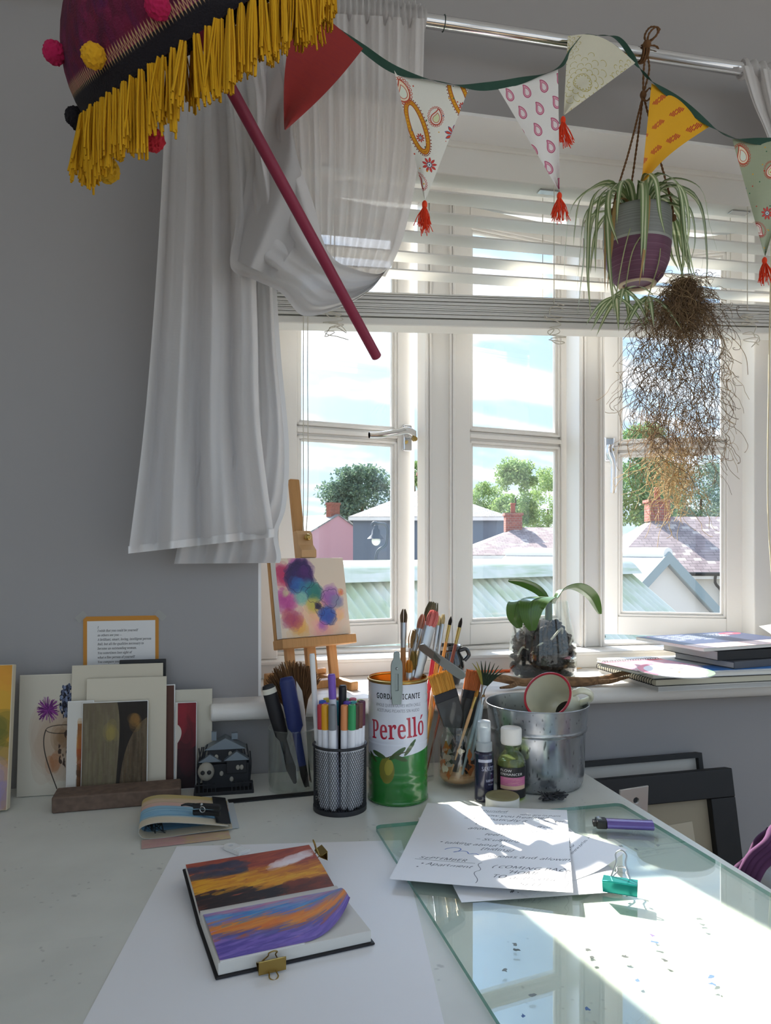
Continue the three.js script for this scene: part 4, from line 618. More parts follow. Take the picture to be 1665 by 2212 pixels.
  const leaf = (a, reach, up, drop, w, m = leafM) => {
    const d = V(Math.cos(a), 0, -Math.sin(a)), b = V(d.x * 0.012, H - 0.012, d.z * 0.012), side = V(-d.z, 0, d.x), k = (rnd() - 0.5) * 0.03;
    const c = new THREE.CatmullRomCurve3([b, b.clone().addScaledVector(d, reach * 0.35).add(V(0, up, 0)), b.clone().addScaledVector(d, reach * 0.85).addScaledVector(side, k * 0.4).add(V(0, up * 0.55, 0)), b.clone().addScaledVector(d, reach).addScaledVector(side, k).add(V(0, -drop * 0.45, 0)), b.clone().addScaledVector(d, reach * (0.82 + 0.3 * rnd())).addScaledVector(side, k * 2).add(V(0, -drop, 0))]);
    part(g, 'leaf', grid(2, 26, (u, v) => { const p = c.getPointAt(v), ww = w * Math.pow(Math.sin(Math.PI * clamp(0.12 + 0.88 * v, 0, 0.999)), 0.6) * (1 - 0.35 * v); return p.addScaledVector(side, (u - 0.5) * 2 * ww).add(V(0, Math.abs(u - 0.5) * ww * 0.7, 0)); }), m);
  };
  for (let i = 0; i < 26; i++) leaf(i * 2.399 + 0.3, 0.06 + 0.06 * rnd(), 0.02 + 0.05 * rnd(), 0.02 + 0.12 * rnd(), 0.0052 + 0.0028 * rnd());
  for (const [a, re, up, dr] of [[10, 0.105, 0.05, 0.11], [-15, 0.11, 0.06, 0.15], [25, 0.1, 0.055, 0.1], [-35, 0.1, 0.05, 0.16], [170, 0.085, 0.05, 0.17], [190, 0.095, 0.055, 0.19], [205, 0.09, 0.04, 0.2], [150, 0.09, 0.05, 0.13], [-60, 0.075, 0.05, 0.12], [250, 0.07, 0.05, 0.13]]) leaf(a * R, re, up, dr, 0.0072);
  for (const [a, re] of [[215, 0.075], [195, 0.07], [-100, 0.065]]) leaf(a * R, re, 0.02, 0.15, 0.004, dryM);
  const upr = (px0, py0, px1, py1, w) => { const a = loc(px0, py0), b = loc(px1, py1); part(g, 'leaf', grid(2, 12, (u, v) => a.clone().lerp(b, v).add(V((u - 0.5) * 2 * w * (1 - 0.5 * v * v), 0, Math.abs(u - 0.5) * w + 0.01))), leafM); };
  upr(1392, 468, 1393, 382, 0.0085); upr(1384, 470, 1370, 395, 0.003);
  // plantlets dangling below
  for (const [px, py] of [[1330, 640], [1400, 640], [1350, 625]]) { const o = loc(px, py, HZ + 0.02); for (let i = 0; i < 6; i++) { const a = i * 1.05 + px, L = 0.04 + 0.035 * rnd(), e = o.clone().add(V(Math.cos(a) * L, -0.03 - 0.05 * rnd(), Math.sin(a) * L)); part(g, 'leaf', grid(2, 8, (u, v) => o.clone().lerp(e, v).add(V((u - 0.5) * 0.013 * (1 - v * v), 0.012 * Math.sin(Math.PI * v), 0))), leafM); } part(g, 'runner', tube([[Math.cos(px) * 0.05, H - 0.01, 0.03], [o.x * 1.1, o.y + 0.06, o.z + 0.035], [o.x, o.y, o.z]], 0.001, 14, 5), mat('#a9b07c', 0.7)); }
}
{ // trailing moss that hangs behind the pot
  const z0 = PZ + 0.03, top = onZ(1478, 600, z0), g = thing('hanging_moss', 'long wiry brown tangle of hanging air plant moss under the planter', 'moss', onZ(1470, 1070, z0));
  const r = mulberry(55), strands = (n, path, rad) => { const out = []; for (let i = 0; i < n; i++) { const p = path(i), c = new THREE.CatmullRomCurve3(p); out.push(new THREE.TubeGeometry(c, p.length * 2, rad * (0.7 + 0.6 * r()), 3)); } return merge(out); };
  const prof = spline([[1480, 600], [1470, 660], [1468, 740], [1470, 820], [1466, 900], [1460, 1000], [1466, 1072]]), half = spline([[14, 0], [66, 0.15], [86, 0.3], [92, 0.5], [80, 0.66], [50, 0.85], [34, 1]]);
  const curl = (t0, len, off) => { // a wiry strand: drifts down in open curls, free of any outline
    const c = prof(clamp(t0)), hw = half(clamp(t0)).x, p = onZ(c.x + off * hw, c.y, z0 + (r() - 0.5) * 0.07 * hw / 80), pts = [], L = 0.36 * len, n = 15; let a = r() * 6.28, b = r() * 6.28, k = (r() - 0.5) * 1.6;
    for (let i = 0; i < n; i++) { pts.push(p.clone()); a += k + (r() - 0.5) * 1.5; b += (r() - 0.5) * 1.8; if (r() < 0.2) k = (r() - 0.5) * 2.2; p.add(V(Math.cos(a) * 0.0062, -L / n + Math.sin(a) * 0.0052, Math.sin(b) * 0.004)); }
    return pts; };
  const clump = () => { const q = [-0.82, -0.35, 0.05, 0.42, 0.85][Math.floor(r() * 5)]; return clamp(q + (r() + r() + r() - 1.5) * 0.32, -1.15, 1.15); };
  const tints = ['#806549', '#977a58', '#ab8f68', '#6b543f'];
  tints.forEach((t, i) => partW(g, 'strands', strands(230, () => curl(Math.pow(r(), 1.1) * 0.78, 0.1 + 0.22 * r(), clump()), 0.00045), mat(t, 0.9), null, 'stuff'));
  partW(g, 'dense_strands', strands(430, () => curl(r() * r() * 0.26, 0.1 + 0.14 * r(), r() * 2 - 1), 0.00042), mat('#84694c', 0.9), 'thick matted upper strands', 'stuff');
  partW(g, 'golden_tips', strands(170, () => curl(0.76 + r() * 0.16, 0.12 + 0.12 * r(), (r() * 2 - 1) * 0.8), 0.00045), mat('#cdb182', 0.9), 'straw coloured lower strands', 'stuff');
}

// ---------- parasol ----------
{
  const C = atD(440, 84, 0.88), E2 = atD(813, 770, 1.125), ax = E2.clone().sub(C).normalize(), rr = 0.17, g = thing('parasol', 'small maroon parasol with yellow wool fringe and wine red pole', 'parasol', C);
  g.quaternion.setFromUnitVectors(V(0, 1, 0), ax.clone().negate());
  const inv = g.quaternion.clone().invert(), L = E2.distanceTo(C), ctx = mulberry(14);
  const cm = canvasTex(1024, 256, (k, w, h) => { k.fillStyle = '#5a1230'; k.fillRect(0, 0, w, h); for (let i = 0; i < 1500; i++) { k.globalAlpha = 0.25; k.fillStyle = ['#3c0f2e', '#7a1840', '#4a1450', '#6a1028', '#8c2050'][i % 5]; k.beginPath(); k.ellipse(ctx() * w, ctx() * h, 6 + ctx() * 26, 3 + ctx() * 10, ctx() * 3, 0, 7); k.fill(); } k.globalAlpha = 1; k.fillStyle = '#17131a'; k.fillRect(0, h - 26, w, 26); k.strokeStyle = '#c0a070'; k.lineWidth = 2; k.beginPath(); for (let i = 0; i <= 256; i++) k.lineTo(i * 4, h - (i % 2 ? 24 : 38)); k.stroke(); });
  const prof = []; for (let i = 0; i <= 14; i++) { const t = i / 14; prof.push([rr * Math.sin((1 - t) * Math.PI / 2 * 0.98 + 0.02), 0.0 + 0.17 * (1 - Math.cos(t * Math.PI / 2)) * 0 + 0.135 * Math.sin(t * Math.PI / 2)]); }
  const dome = lathe(prof, 72); { const uv = dome.attributes.uv; for (let i = 0; i < uv.count; i++) uv.setXY(i, uv.getX(i) * 2, uv.getY(i)); }
  part(g, 'canopy', dome, mat('#ffffff', 0.95, { map: cm, bumpMap: tile(grainBump, 4, 2), bumpScale: 0.002 }), 'maroon embroidered canopy with black border');
  part(g, 'pole', merge([cyl(0.0078, 0.0078, L + 0.135, 20).translate(0, -L, 0), new THREE.SphereGeometry(0.0078, 16, 8).scale(1, 0.5, 1).translate(0, -L, 0)]), mat('#8c2140', 0.45), 'wine red wooden pole');
  for (let i = 0; i < 8; i++) { const a = i / 8 * 6.2832; part(g, 'rib', tube([[0.01, 0.131, 0], [0.085, 0.112, 0], [0.145, 0.06, 0], [0.167, 0.004, 0]].map(([x, y]) => V(x * Math.cos(a), y - 0.003, x * Math.sin(a))), 0.002, 16, 6), mat('#3a1420', 0.6)); }
  // fringe: clumps of wool that hang straight down
  const wool = mat('#d9a312', 0.95), variants = [0, 1, 2, 3, 4].map((s) => { const r = mulberry(60 + s), q = []; for (let i = 0; i < 16; i++) { const x = (r() - 0.5) * 0.016, z = (r() - 0.5) * 0.009, len = 0.05 + 0.018 * r() + 0.005 * s; q.push(tube([[x * 0.5, 0, z * 0.5], [x * 0.9 + (r() - 0.5) * 0.003, -len * 0.5, z], [x * 1.1 + (r() - 0.5) * 0.006, -len, z]], 0.0013, 6, 4)); } return merge(q); });
  const N = 78, rn = mulberry(71);
  for (let i = 0; i < N; i++) { const a = i / N * 6.2832, m = part(g, 'fringe_tassel', variants[Math.floor(rn() * 5)], wool); m.position.set(Math.cos(a) * rr, 0, Math.sin(a) * rr); m.quaternion.copy(inv).multiply(new THREE.Quaternion().setFromEuler(new THREE.Euler((rn() - 0.5) * 0.25, rn() * 6.28, (rn() - 0.5) * 0.25))); }
  const pom = (rad, seed) => { const s = new THREE.IcosahedronGeometry(rad, 5), p = s.attributes.position; for (let i = 0; i < p.count; i++) { const v = V(p.getX(i), p.getY(i), p.getZ(i)), n = 1 + 0.12 * simplex.noise3d(v.x * 500 + seed, v.y * 500, v.z * 500) + 0.05 * simplex.noise3d(v.x * 1500, v.y * 1500, v.z * 1500); p.setXYZ(i, v.x * n, v.y * n, v.z * n); } s.computeVertexNormals(); return s; };
  const dome2 = (a, t) => { const k = t * 14, i = Math.min(13, Math.floor(k)), f = k - i, r0 = lerp(prof[i][0], prof[i + 1][0], f), y = lerp(prof[i][1], prof[i + 1][1], f); return V(Math.cos(a) * r0, y, Math.sin(a) * r0); };
  const face = EYE.clone().sub(C).applyQuaternion(inv), a0 = Math.atan2(face.z, face.x); // pompoms sewn round the near side and the border
  for (const [da, t, rad, col, lab] of [[-38, 0.16, 0.012, '#dba21c', 'mustard pompom'], [38, 0.16, 0.012, '#dba21c', 'mustard pompom'], [-8, 0.17, 0.012, '#b3194f', 'magenta pompom'], [70, 0.12, 0.012, '#b3194f', 'magenta pompom'], [-84, 0.02, 0.0115, '#17141a', 'black pompom'], [-92, -0.0, 0.0125, '#17141a', 'black pompom'], [-70, 0.3, 0.012, '#b3194f', 'magenta pompom']]) { const p = dome2(a0 - da * R, Math.max(0, t)), m = part(g, 'pompom', pom(rad, da * 7 + 900), mat(col, 1), lab); m.position.copy(p).addScaledVector(V(p.x, 0, p.z).normalize(), rad * 0.8); }
  for (const [da, col, lab] of [[-150, '#c02a38', 'red pompom'], [-118, '#c99a1c', 'mustard pompom']]) { const p = dome2(a0 - da * R, 0), m = part(g, 'pompom', pom(0.015, da), mat(col, 1), lab); m.position.copy(p).add(V(0, -0.085, 0).applyQuaternion(inv)); }
  const hook = V(0, 0.135, 0).applyQuaternion(g.quaternion).add(C); const hc = part(g, 'cord', tube([[0, 0, 0], [0, (2.499 - hook.y) / 2, 0], [0, 2.499 - hook.y, 0]], 0.0015, 8, 6), M.string, 'thin hanging cord'); hc.position.set(0, 0.135, 0); hc.quaternion.copy(inv);
}

// ---------- on the table: sheets, notebook, glass plate ----------
const rectOn = (name, label, cat, m, cx, cz, w, d, ry, y, o = {}) => single(name, label, cat, o.fn ? o.fn : slabOf(o.nu ?? 1, o.nv ?? 1, (u, v) => V((u - 0.5) * w, 0, (0.5 - v) * d), o.th ?? 0.0003), m, [cx, y, cz], { ry, group: o.group });
{ // large white sheet under the notebook
  const a = onY(382, 1829, TY), ry = -8 * R, w = 0.297, d = 0.42, ux = V(Math.cos(ry), 0, -Math.sin(ry)), uz = V(Math.sin(ry), 0, Math.cos(ry)), c = a.clone().addScaledVector(ux, w / 2).addScaledVector(uz, d / 2);
  rectOn('paper_sheet', 'large blank white paper sheet under the open notebook', 'paper', mat('#f4f4f6', 0.8), c.x, c.z, w, d, ry, TY + 0.0005);
}
const plateY = TY + 0.0008, plateTop = plateY + 0.005;
{ // thick glass plate
  const s = new THREE.Shape(), x0 = -0.195, x1 = 0.19, z0 = -0.26, z1 = 0.27, r = 0.012;
  s.moveTo(x0 + r, z0); s.lineTo(x1 - r, z0); s.quadraticCurveTo(x1, z0, x1, z0 + r); s.lineTo(x1, z1 - r); s.quadraticCurveTo(x1, z1, x1 - r, z1); s.lineTo(x0 + r, z1); s.quadraticCurveTo(x0, z1, x0, z1 - r); s.lineTo(x0, z0 + r); s.quadraticCurveTo(x0, z0, x0 + r, z0);
  const g = thing('glass_plate', 'thick clear glass plate lying on the table under the papers', 'glass plate', [0.4045, plateY, 0.505]); g.rotation.y = 2.0 * R;
  const top = new THREE.ShapeGeometry(s).rotateX(Math.PI / 2), up = top.clone().translate(0, 0.005, 0);
  part(g, 'plate', merge([up, top.clone().translate(0, 0.0003, 0)]), mat('#fafefc', 0.01, { transmission: 1, thickness: 0, ior: 1.62 }), 'clear glass sheet');
  const pts = s.getPoints(12); part(g, 'edge', grid(pts.length - 1, 1, (u, v) => { const q = pts[Math.round(u * (pts.length - 1))]; return V(q.x, v * 0.005, q.y); }), mat('#7fb3a4', 0.08, { transmission: 0.45, thickness: 0 }), 'green tinted ground edge');
  const r2 = mulberry(19), cols = ['#6f7a78', '#8d9492', '#7c6aa8', '#5a78a8', '#4f5655']; // dried paint smears on the plate
  const smears = [[1270, 2052, 4], [1277, 2068, 4], [1408, 2020, 2], [1414, 2035, 3], [1435, 2074, 4], [1270, 2180, 3], [1375, 2118, 3], [1350, 1935, 0], [1395, 1945, 0], [1112, 2040, 1], [1116, 2052, 0], [1090, 2095, 1], [1150, 2150, 1], [1130, 2195, 3], [1535, 2110, 3], [1538, 2125, 3], [1350, 2066, 4], [1510, 1985, 0], [1518, 1998, 0], [1340, 1828, 1], [1375, 1835, 0], [1420, 1826, 1]];
  for (const [px, py, ci] of smears) { const p = onY(px, py, plateTop).sub(g.position).applyAxisAngle(V(0, 1, 0), -g.rotation.y), n = 9, sh = []; const a0 = r2() * 3; for (let i = 0; i < n; i++) { const a = i / n * 6.2832, q = (0.0007 + 0.0016 * r2()) * (1 + 0.9 * Math.abs(Math.cos(a - a0))); sh.push(new THREE.Vector2(Math.cos(a) * q, Math.sin(a) * q)); } const e = part(g, 'paint_speck', new THREE.ExtrudeGeometry(new THREE.Shape(sh), { depth: 0.0002, bevelEnabled: false }).rotateX(-Math.PI / 2), mat(cols[ci], 0.7)); e.position.set(p.x, 0.00502, p.z); }
}
// handwriting
function scrawl(k, text, x, y, size, seed, col = '#4d5058', weight = '') {
  const r = mulberry(seed); k.fillStyle = col; k.font = weight + 'italic ' + size + 'px sans-serif';
  for (const ch of text) { k.save(); k.translate(x, y + (r() - 0.5) * size * 0.16); k.rotate((r() - 0.5) * 0.2); k.transform(1, 0, -0.18, 0.8 + r() * 0.25, 0, 0); k.fillText(ch, 0, 0); k.restore(); x += k.measureText(ch).width * (0.92 + 0.18 * r()); }
}
const noteSheet = (draw, seed) => mat('#ffffff', 0.85, { map: canvasTex(1024, 1448, (k, w, h) => { k.fillStyle = '#f3f3f5'; k.fillRect(0, 0, w, h); draw(k, w, h); }) });
const paperGeo = (w, d, lift) => slabOf(24, 30, (u, v) => V((u - 0.5) * w, lift(u, v), (0.5 - v) * d), 0.0002);
{ // lowest handwritten sheet, peeping out at the front
  const t = noteSheet((k, w, h) => { scrawl(k, '• HOLD', 330, h - 150, 44, 5); scrawl(k, '# HEALS & REST', 300, h - 80, 48, 6, '#333', 'bold '); });
  single('note_paper', 'lowest handwritten sheet showing only its corner below the others', 'paper', paperGeo(0.2, 0.26, () => 0), t, [0.358, plateTop + 0.0006, 0.374], { ry: -4 * R, group: 'handwritten sheets on the glass plate' });
}
{ // middle sheet with a raised clipped corner
  const t = noteSheet((k, w, h) => { const L = ['the practice', 'of noticing & slowing', 'authentic & precious', '(creative)', 'doing for', 'overwhelm. x']; k.save(); k.translate(w * 0.62, h * 0.55); k.rotate(-0.25); L.forEach((s, i) => scrawl(k, s, (i % 2) * 40, i * 64, 46, 20 + i)); k.restore(); });
  const c = V(0.3657, plateTop + 0.0012, 0.3762), g = single('note_paper', 'handwritten sheet with one curled corner held in the teal clip', 'paper', paperGeo(0.17, 0.2, (u, v) => 0.014 * Math.pow(clamp((u - 0.55) / 0.45), 2) * clamp(1.1 - 1.3 * v)), t, c, { ry: 22 * R, group: 'handwritten sheets on the glass plate' });
}
{ // top sheet
  const t = noteSheet((k, w, h) => {
    scrawl(k, 'Wounded', 380, 110, 50, 30); k.fillRect(370, 124, 230, 4); scrawl(k, 'who are in pain', 690, 150, 40, 31);
    const L = [['How you healing?', 420, 210], ['– Automatically it', 300, 290], ['being where its from', 390, 390], ['allow + permission to', 350, 490], ['feel it', 470, 590], ['– Sculpting –', 420, 690], ['• talking about it', 190, 790], ['[hiding]', 470, 860], ['[Quotas and allowing]', 500, 970]]; L.forEach(([s, x, y], i) => scrawl(k, s, x, y, 58, 40 + i)); scrawl(k, '– Better', 800, 270, 54, 60);
    k.strokeStyle = '#3f62b0'; k.lineWidth = 6; k.beginPath(); k.moveTo(250, 900); k.bezierCurveTo(300, 820, 400, 860, 320, 930); k.bezierCurveTo(280, 960, 380, 860, 400, 930); k.bezierCurveTo(410, 980, 440, 900, 470, 960); k.stroke();
    scrawl(k, 'SEPTEMBER', 110, 1080, 54, 70); k.fillStyle = '#4d5058'; k.fillRect(90, 1096, 370, 4); scrawl(k, '• Apartment', 130, 1180, 56, 71); scrawl(k, '•', 110, 1240, 50, 72);
    scrawl(k, '( COMING BACK', 560, 1140, 62, 73); scrawl(k, "'HOME'", 650, 1215, 62, 74); scrawl(k, 'TO authentic', 570, 1300, 64, 75); scrawl(k, 'SELF', 720, 1390, 66, 76);
    k.strokeStyle = '#5d6068'; k.lineWidth = 4; k.beginPath(); k.moveTo(500, 1080); k.bezierCurveTo(440, 1120, 540, 1180, 480, 1220); k.bezierCurveTo(440, 1270, 520, 1320, 490, 1400); k.moveTo(980, 1090); k.bezierCurveTo(1020, 1160, 960, 1220, 1000, 1280); k.bezierCurveTo(1020, 1340, 960, 1380, 990, 1420); k.stroke();
  });
  single('note_paper', 'top handwritten sheet with COMING BACK HOME written on it', 'paper', paperGeo(0.205, 0.275, (u, v) => 0.001 + 0.004 * Math.pow(clamp(1 - v), 3) + 0.0045 * Math.pow(clamp(u), 2)), t, [0.3314, plateTop + 0.0022, 0.355], { ry: -24.4 * R, group: 'handwritten sheets on the glass plate' });
}
{ // lighter
  const p = onY(1346, 1791, plateTop), g = thing('lighter', 'purple plastic pocket lighter lying on the glass plate', 'lighter', [p.x, plateTop + 0.0005, p.z]); g.rotation.y = -19 * R;
  const body = new THREE.CylinderGeometry(0.0115, 0.0115, 0.062, 24).rotateZ(Math.PI / 2).scale(1, 0.55, 1); part(g, 'body', body.translate(0.008, 0.0064, 0), mat('#6d5aa6', 0.25, { metalness: 0.2, clearcoat: 1 }), 'purple plastic body');
  part(g, 'head', span(-0.037, -0.0225, 0.001, 0.0122, -0.0095, 0.0095, 0.002), M.black); part(g, 'wheel', cyl(0.0042, 0.0042, 0.008, 14).rotateX(Math.PI / 2).translate(-0.0325, 0.0108, -0.004), M.steel); part(g, 'button', span(-0.041, -0.036, 0.003, 0.010, -0.006, 0.006, 0.001), M.black);
}
function binderClip(name, label, pos, s, bodyM, wireM, o = {}) { // triangular spring body, jaw along x, mouth at +z... handles folded at both sides
  const g = thing(name, label, 'clip', pos, { group: o.group });
  part(g, 'body', (() => { const w = 0.016 * s, L = [[-0.0005, 0.012], [-0.0055, 0], [0.0055, 0], [0.0005, 0.012]]; return merge([0, 1, 2].map((i) => { const a = L[i], b = L[i + 1]; return slabOf(4, 2, (u, v) => V((u - 0.5) * 2 * w, lerp(a[1], b[1], v) * s * 1.1, lerp(a[0], b[0], v) * s * 1.4), 0.0007 * s); })); })(), bodyM);
  for (const q of [-1, 1]) { const a = o.open?.[q > 0 ? 1 : 0] ?? 0.5, dy = Math.cos(a), dz = Math.sin(a) * q, z0 = q * 0.0012 * s, y0 = 0.0125 * s, P = (x, t) => V(x * s, y0 + dy * t * s, z0 + dz * t * s); part(g, 'wire_handle', tube([P(-0.009, -0.001), P(-0.0065, 0.006), P(-0.0042, 0.014), P(-0.005, 0.021), P(0, 0.0248), P(0.005, 0.021), P(0.0042, 0.014), P(0.0065, 0.006), P(0.009, -0.001)], 0.0008 * s, 40, 6), wireM); }
  return g;
}
{
  const p = onY(1338, 1925, plateTop + 0.008), g = binderClip('binder_clip', 'teal metal binder clip gripping the curled paper corner', [p.x, plateTop + 0.0105, p.z], 1.15, mat('#15908a', 0.25, { metalness: 0.6 }), M.steel, { open: [0.75, 0.35] });
  g.rotation.set(64 * R, 146 * R, 0, 'YXZ');
}
{ // open notebook with two sunset paintings
  const sx = onY(436, 1988, TY), ex = onY(716, 1947, TY), ry = Math.atan2(-(ex.z - sx.z), ex.x - sx.x), mid = sx.clone().add(ex).multiplyScalar(0.5);
  const g = thing('notebook', 'open black notebook painted with two sunset skies', 'notebook', [mid.x + 0.002, TY + 0.001, mid.z + 0.0035]); g.rotation.y = ry * 0 + 11 * R;
  const W = 0.15, D = 0.105, hw = W / 2, blk = mat('#17151a', 0.6), pageEdge = mat('#dcd9d2', 0.9);
  part(g, 'cover', span(-hw - 0.003, hw + 0.003, 0, 0.0022, -0.004, D + 0.003, 0.001), blk, 'black back cover');
  part(g, 'page_block', span(-hw, hw, 0.0022, 0.0135, 0.0, D, 0.0008), pageEdge, 'thick block of cream pages');
  const up = part(g, 'cover', span(-hw - 0.003, hw + 0.003, 0, 0.0022, -D - 0.004, 0.002, 0.001), blk, 'black front cover'); up.rotation.x = 7 * R; up.position.y = 0.0005;
  const up2 = part(g, 'page_block', span(-hw, hw, 0.0023, 0.0085, -D, -0.001, 0.0008), pageEdge); up2.rotation.x = 7 * R; up2.position.y = 0.0005;
  const strokes = (k, w, h, bands, seed, n = 900) => { const r = mulberry(seed); k.fillStyle = bands[0][2]; k.fillRect(0, 0, w, h); for (let i = 0; i < n; i++) { const x = r() * w, y = r() * h, f = y / h + 0.16 * (0.5 - x / w) + (r() - 0.5) * 0.09; const b = bands.find((q) => f < q[1]) ?? bands[bands.length - 1]; k.globalAlpha = 0.45; k.fillStyle = b[2 + Math.floor(r() * (b.length - 2))]; k.beginPath(); k.ellipse(x, y, 26 + r() * 70, 5 + r() * 10, -0.16 + (r() - 0.5) * 0.3, 0, 7); k.fill(); } k.globalAlpha = 1; };
  const tA = canvasTex(768, 512, (k, w, h) => {
    strokes(k, w, h, [[0, 0.34, '#b5553a', '#a34a3a', '#8f4038'], [0, 0.46, '#cf7a28', '#d98d22', '#b5602a'], [0, 0.72, '#e8a31c', '#dd8f18', '#c9781c', '#f0b52a'], [0, 1.3, '#231a1c', '#33201c', '#1a1416']], 12, 1500);
    const r = mulberry(13); for (let i = 0; i < 130; i++) { k.globalAlpha = 0.3; k.fillStyle = ['#3c3f57', '#4c4a60', '#2f3147'][i % 3]; k.beginPath(); k.ellipse(r() * 330, 60 + r() * 130, 50 * r() + 16, 12 + r() * 14, -0.1, 0, 7); k.fill(); }
    for (let i = 0; i < 90; i++) { k.globalAlpha = 0.35; k.fillStyle = ['#f0dcdc', '#e8c8c8', '#f6ecea'][i % 3]; const t = r(); k.beginPath(); k.ellipse(480 + t * 260, 190 - t * 90 + (r() - 0.5) * 60, 40 * r() + 18, 12 + r() * 16, -0.2, 0, 7); k.fill(); }
    for (let i = 0; i < 90; i++) { k.globalAlpha = 0.4; k.fillStyle = ['#6d2f1c', '#8a3a1c', '#552418'][i % 3]; k.beginPath(); k.ellipse(520 + r() * 250, 370 + r() * 110, 60 * r() + 20, 12 + r() * 14, -0.15, 0, 7); k.fill(); } k.globalAlpha = 1;
  });
  const tB = canvasTex(768, 512, (k, w, h) => { strokes(k, w, h, [[0, 0.16, '#c88cb4', '#d9a0b8', '#a878b8', '#8ab0dc'], [0, 0.3, '#4c9cdc', '#6cb0e0', '#3a84cc', '#8c8cd0'], [0, 0.42, '#8a78c8', '#e08a5a', '#5a8cd0'], [0, 0.62, '#ef8f2c', '#f2a23a', '#e87c2c', '#e0884c'], [0, 0.74, '#5a5aa0', '#c0603a', '#6a6ab0'], [0, 1.3, '#6a55b4', '#7d62c0', '#5846a0', '#8a74cc']], 23, 1700); });
  const pa = part(g, 'painted_page', grid(24, 12, (u, v) => V((u - 0.5) * W, 0.0096 + 0.002 * Math.sin(Math.PI * v) + 0.004 * v * v * 0, -0.001 - v * (D - 0.001))), mat('#ffffff', 0.6, { map: tA }), 'page painted with an orange and dark sunset'); pa.rotation.x = 7 * R;
  part(g, 'painted_page', grid(30, 20, (u, v0) => { const v = 1 - v0, e = clamp((u - 0.55) / 0.45), cut = 1 - 0.55 * e * e; const z = 0.009 + v * (D - 0.012) * cut; return V((u - 0.5) * (W - 0.004), 0.0142 + 0.006 * Math.sin(Math.PI * Math.min(1, v * 1.1)) * (0.3 + 0.5 * u) + 0.009 * e * e * v, z); }), mat('#ffffff', 0.6, { map: tB }), 'curling page painted with an orange and violet sky');
  part(g, 'page_gutter', grid(10, 4, (u, v) => V((u - 0.5) * W, 0.0138 + 0.0012 * Math.sin(Math.PI * v), -0.001 + v * 0.011)), mat('#cfcac4', 0.9), 'bare page strip by the spine');
  part(g, 'painted_edge', slabOf(12, 3, (u, v) => V((u - 0.5) * (W - 0.004) * 0.55 - 0.033, 0.0136, D - 0.004 + v * 0.0035), 0.0004), M.paper, 'white page border');
  const toW = (x, y, z) => V(x, y, z).applyAxisAngle(V(0, 1, 0), g.rotation.y).add(g.position), gold = mat('#a98f52', 0.3, { metalness: 1 });
  const c1 = binderClip('binder_clip', 'small gold binder clip on the free edge of the notebook', toW(-0.028, 0.0078, D + 0.0135), 0.8, gold, gold, { open: [2.75, 2.3] }); c1.rotation.set(-90 * R, 0, 0); c1.rotation.set(-88 * R, g.rotation.y, 0, 'YXZ'); c1.rotateZ(0);
  const c2 = binderClip('binder_clip', 'small gold binder clip at the corner of the orange page', toW(hw + 0.0135, 0.0185, -D * 0.78), 0.72, gold, gold, { open: [0.7, 1.25] }); c2.rotation.set(-90 * R, g.rotation.y + 90 * R, 0, 'YXZ');
}
{ // white plastic bag clip
  const p = onY(500, 1836, TY), g = thing('plastic_clip', 'flat white plastic clip with a hole behind the notebook', 'clip', [p.x + 0.006, TY + 0.0008, p.z + 0.006]); g.rotation.y = -52 * R;
  const s = new THREE.Shape(); s.absarc(-0.012, 0, 0.0085, Math.PI / 2, Math.PI * 1.5, false); s.lineTo(0.016, -0.0085); s.lineTo(0.016, 0.0085); s.closePath(); s.holes.push(new THREE.Path().absarc(-0.012, 0, 0.0038, 0, 6.283));
  part(g, 'body', extrude(s, 0.003, 0.0005, 16).rotateX(-Math.PI / 2).translate(0, 0.0006, 0), M.white); for (let i = 0; i < 4; i++) part(g, 'grip_rib', span(0.001 + i * 0.004, 0.0025 + i * 0.004, 0.0036, 0.0048, -0.007, 0.007), M.white);
}
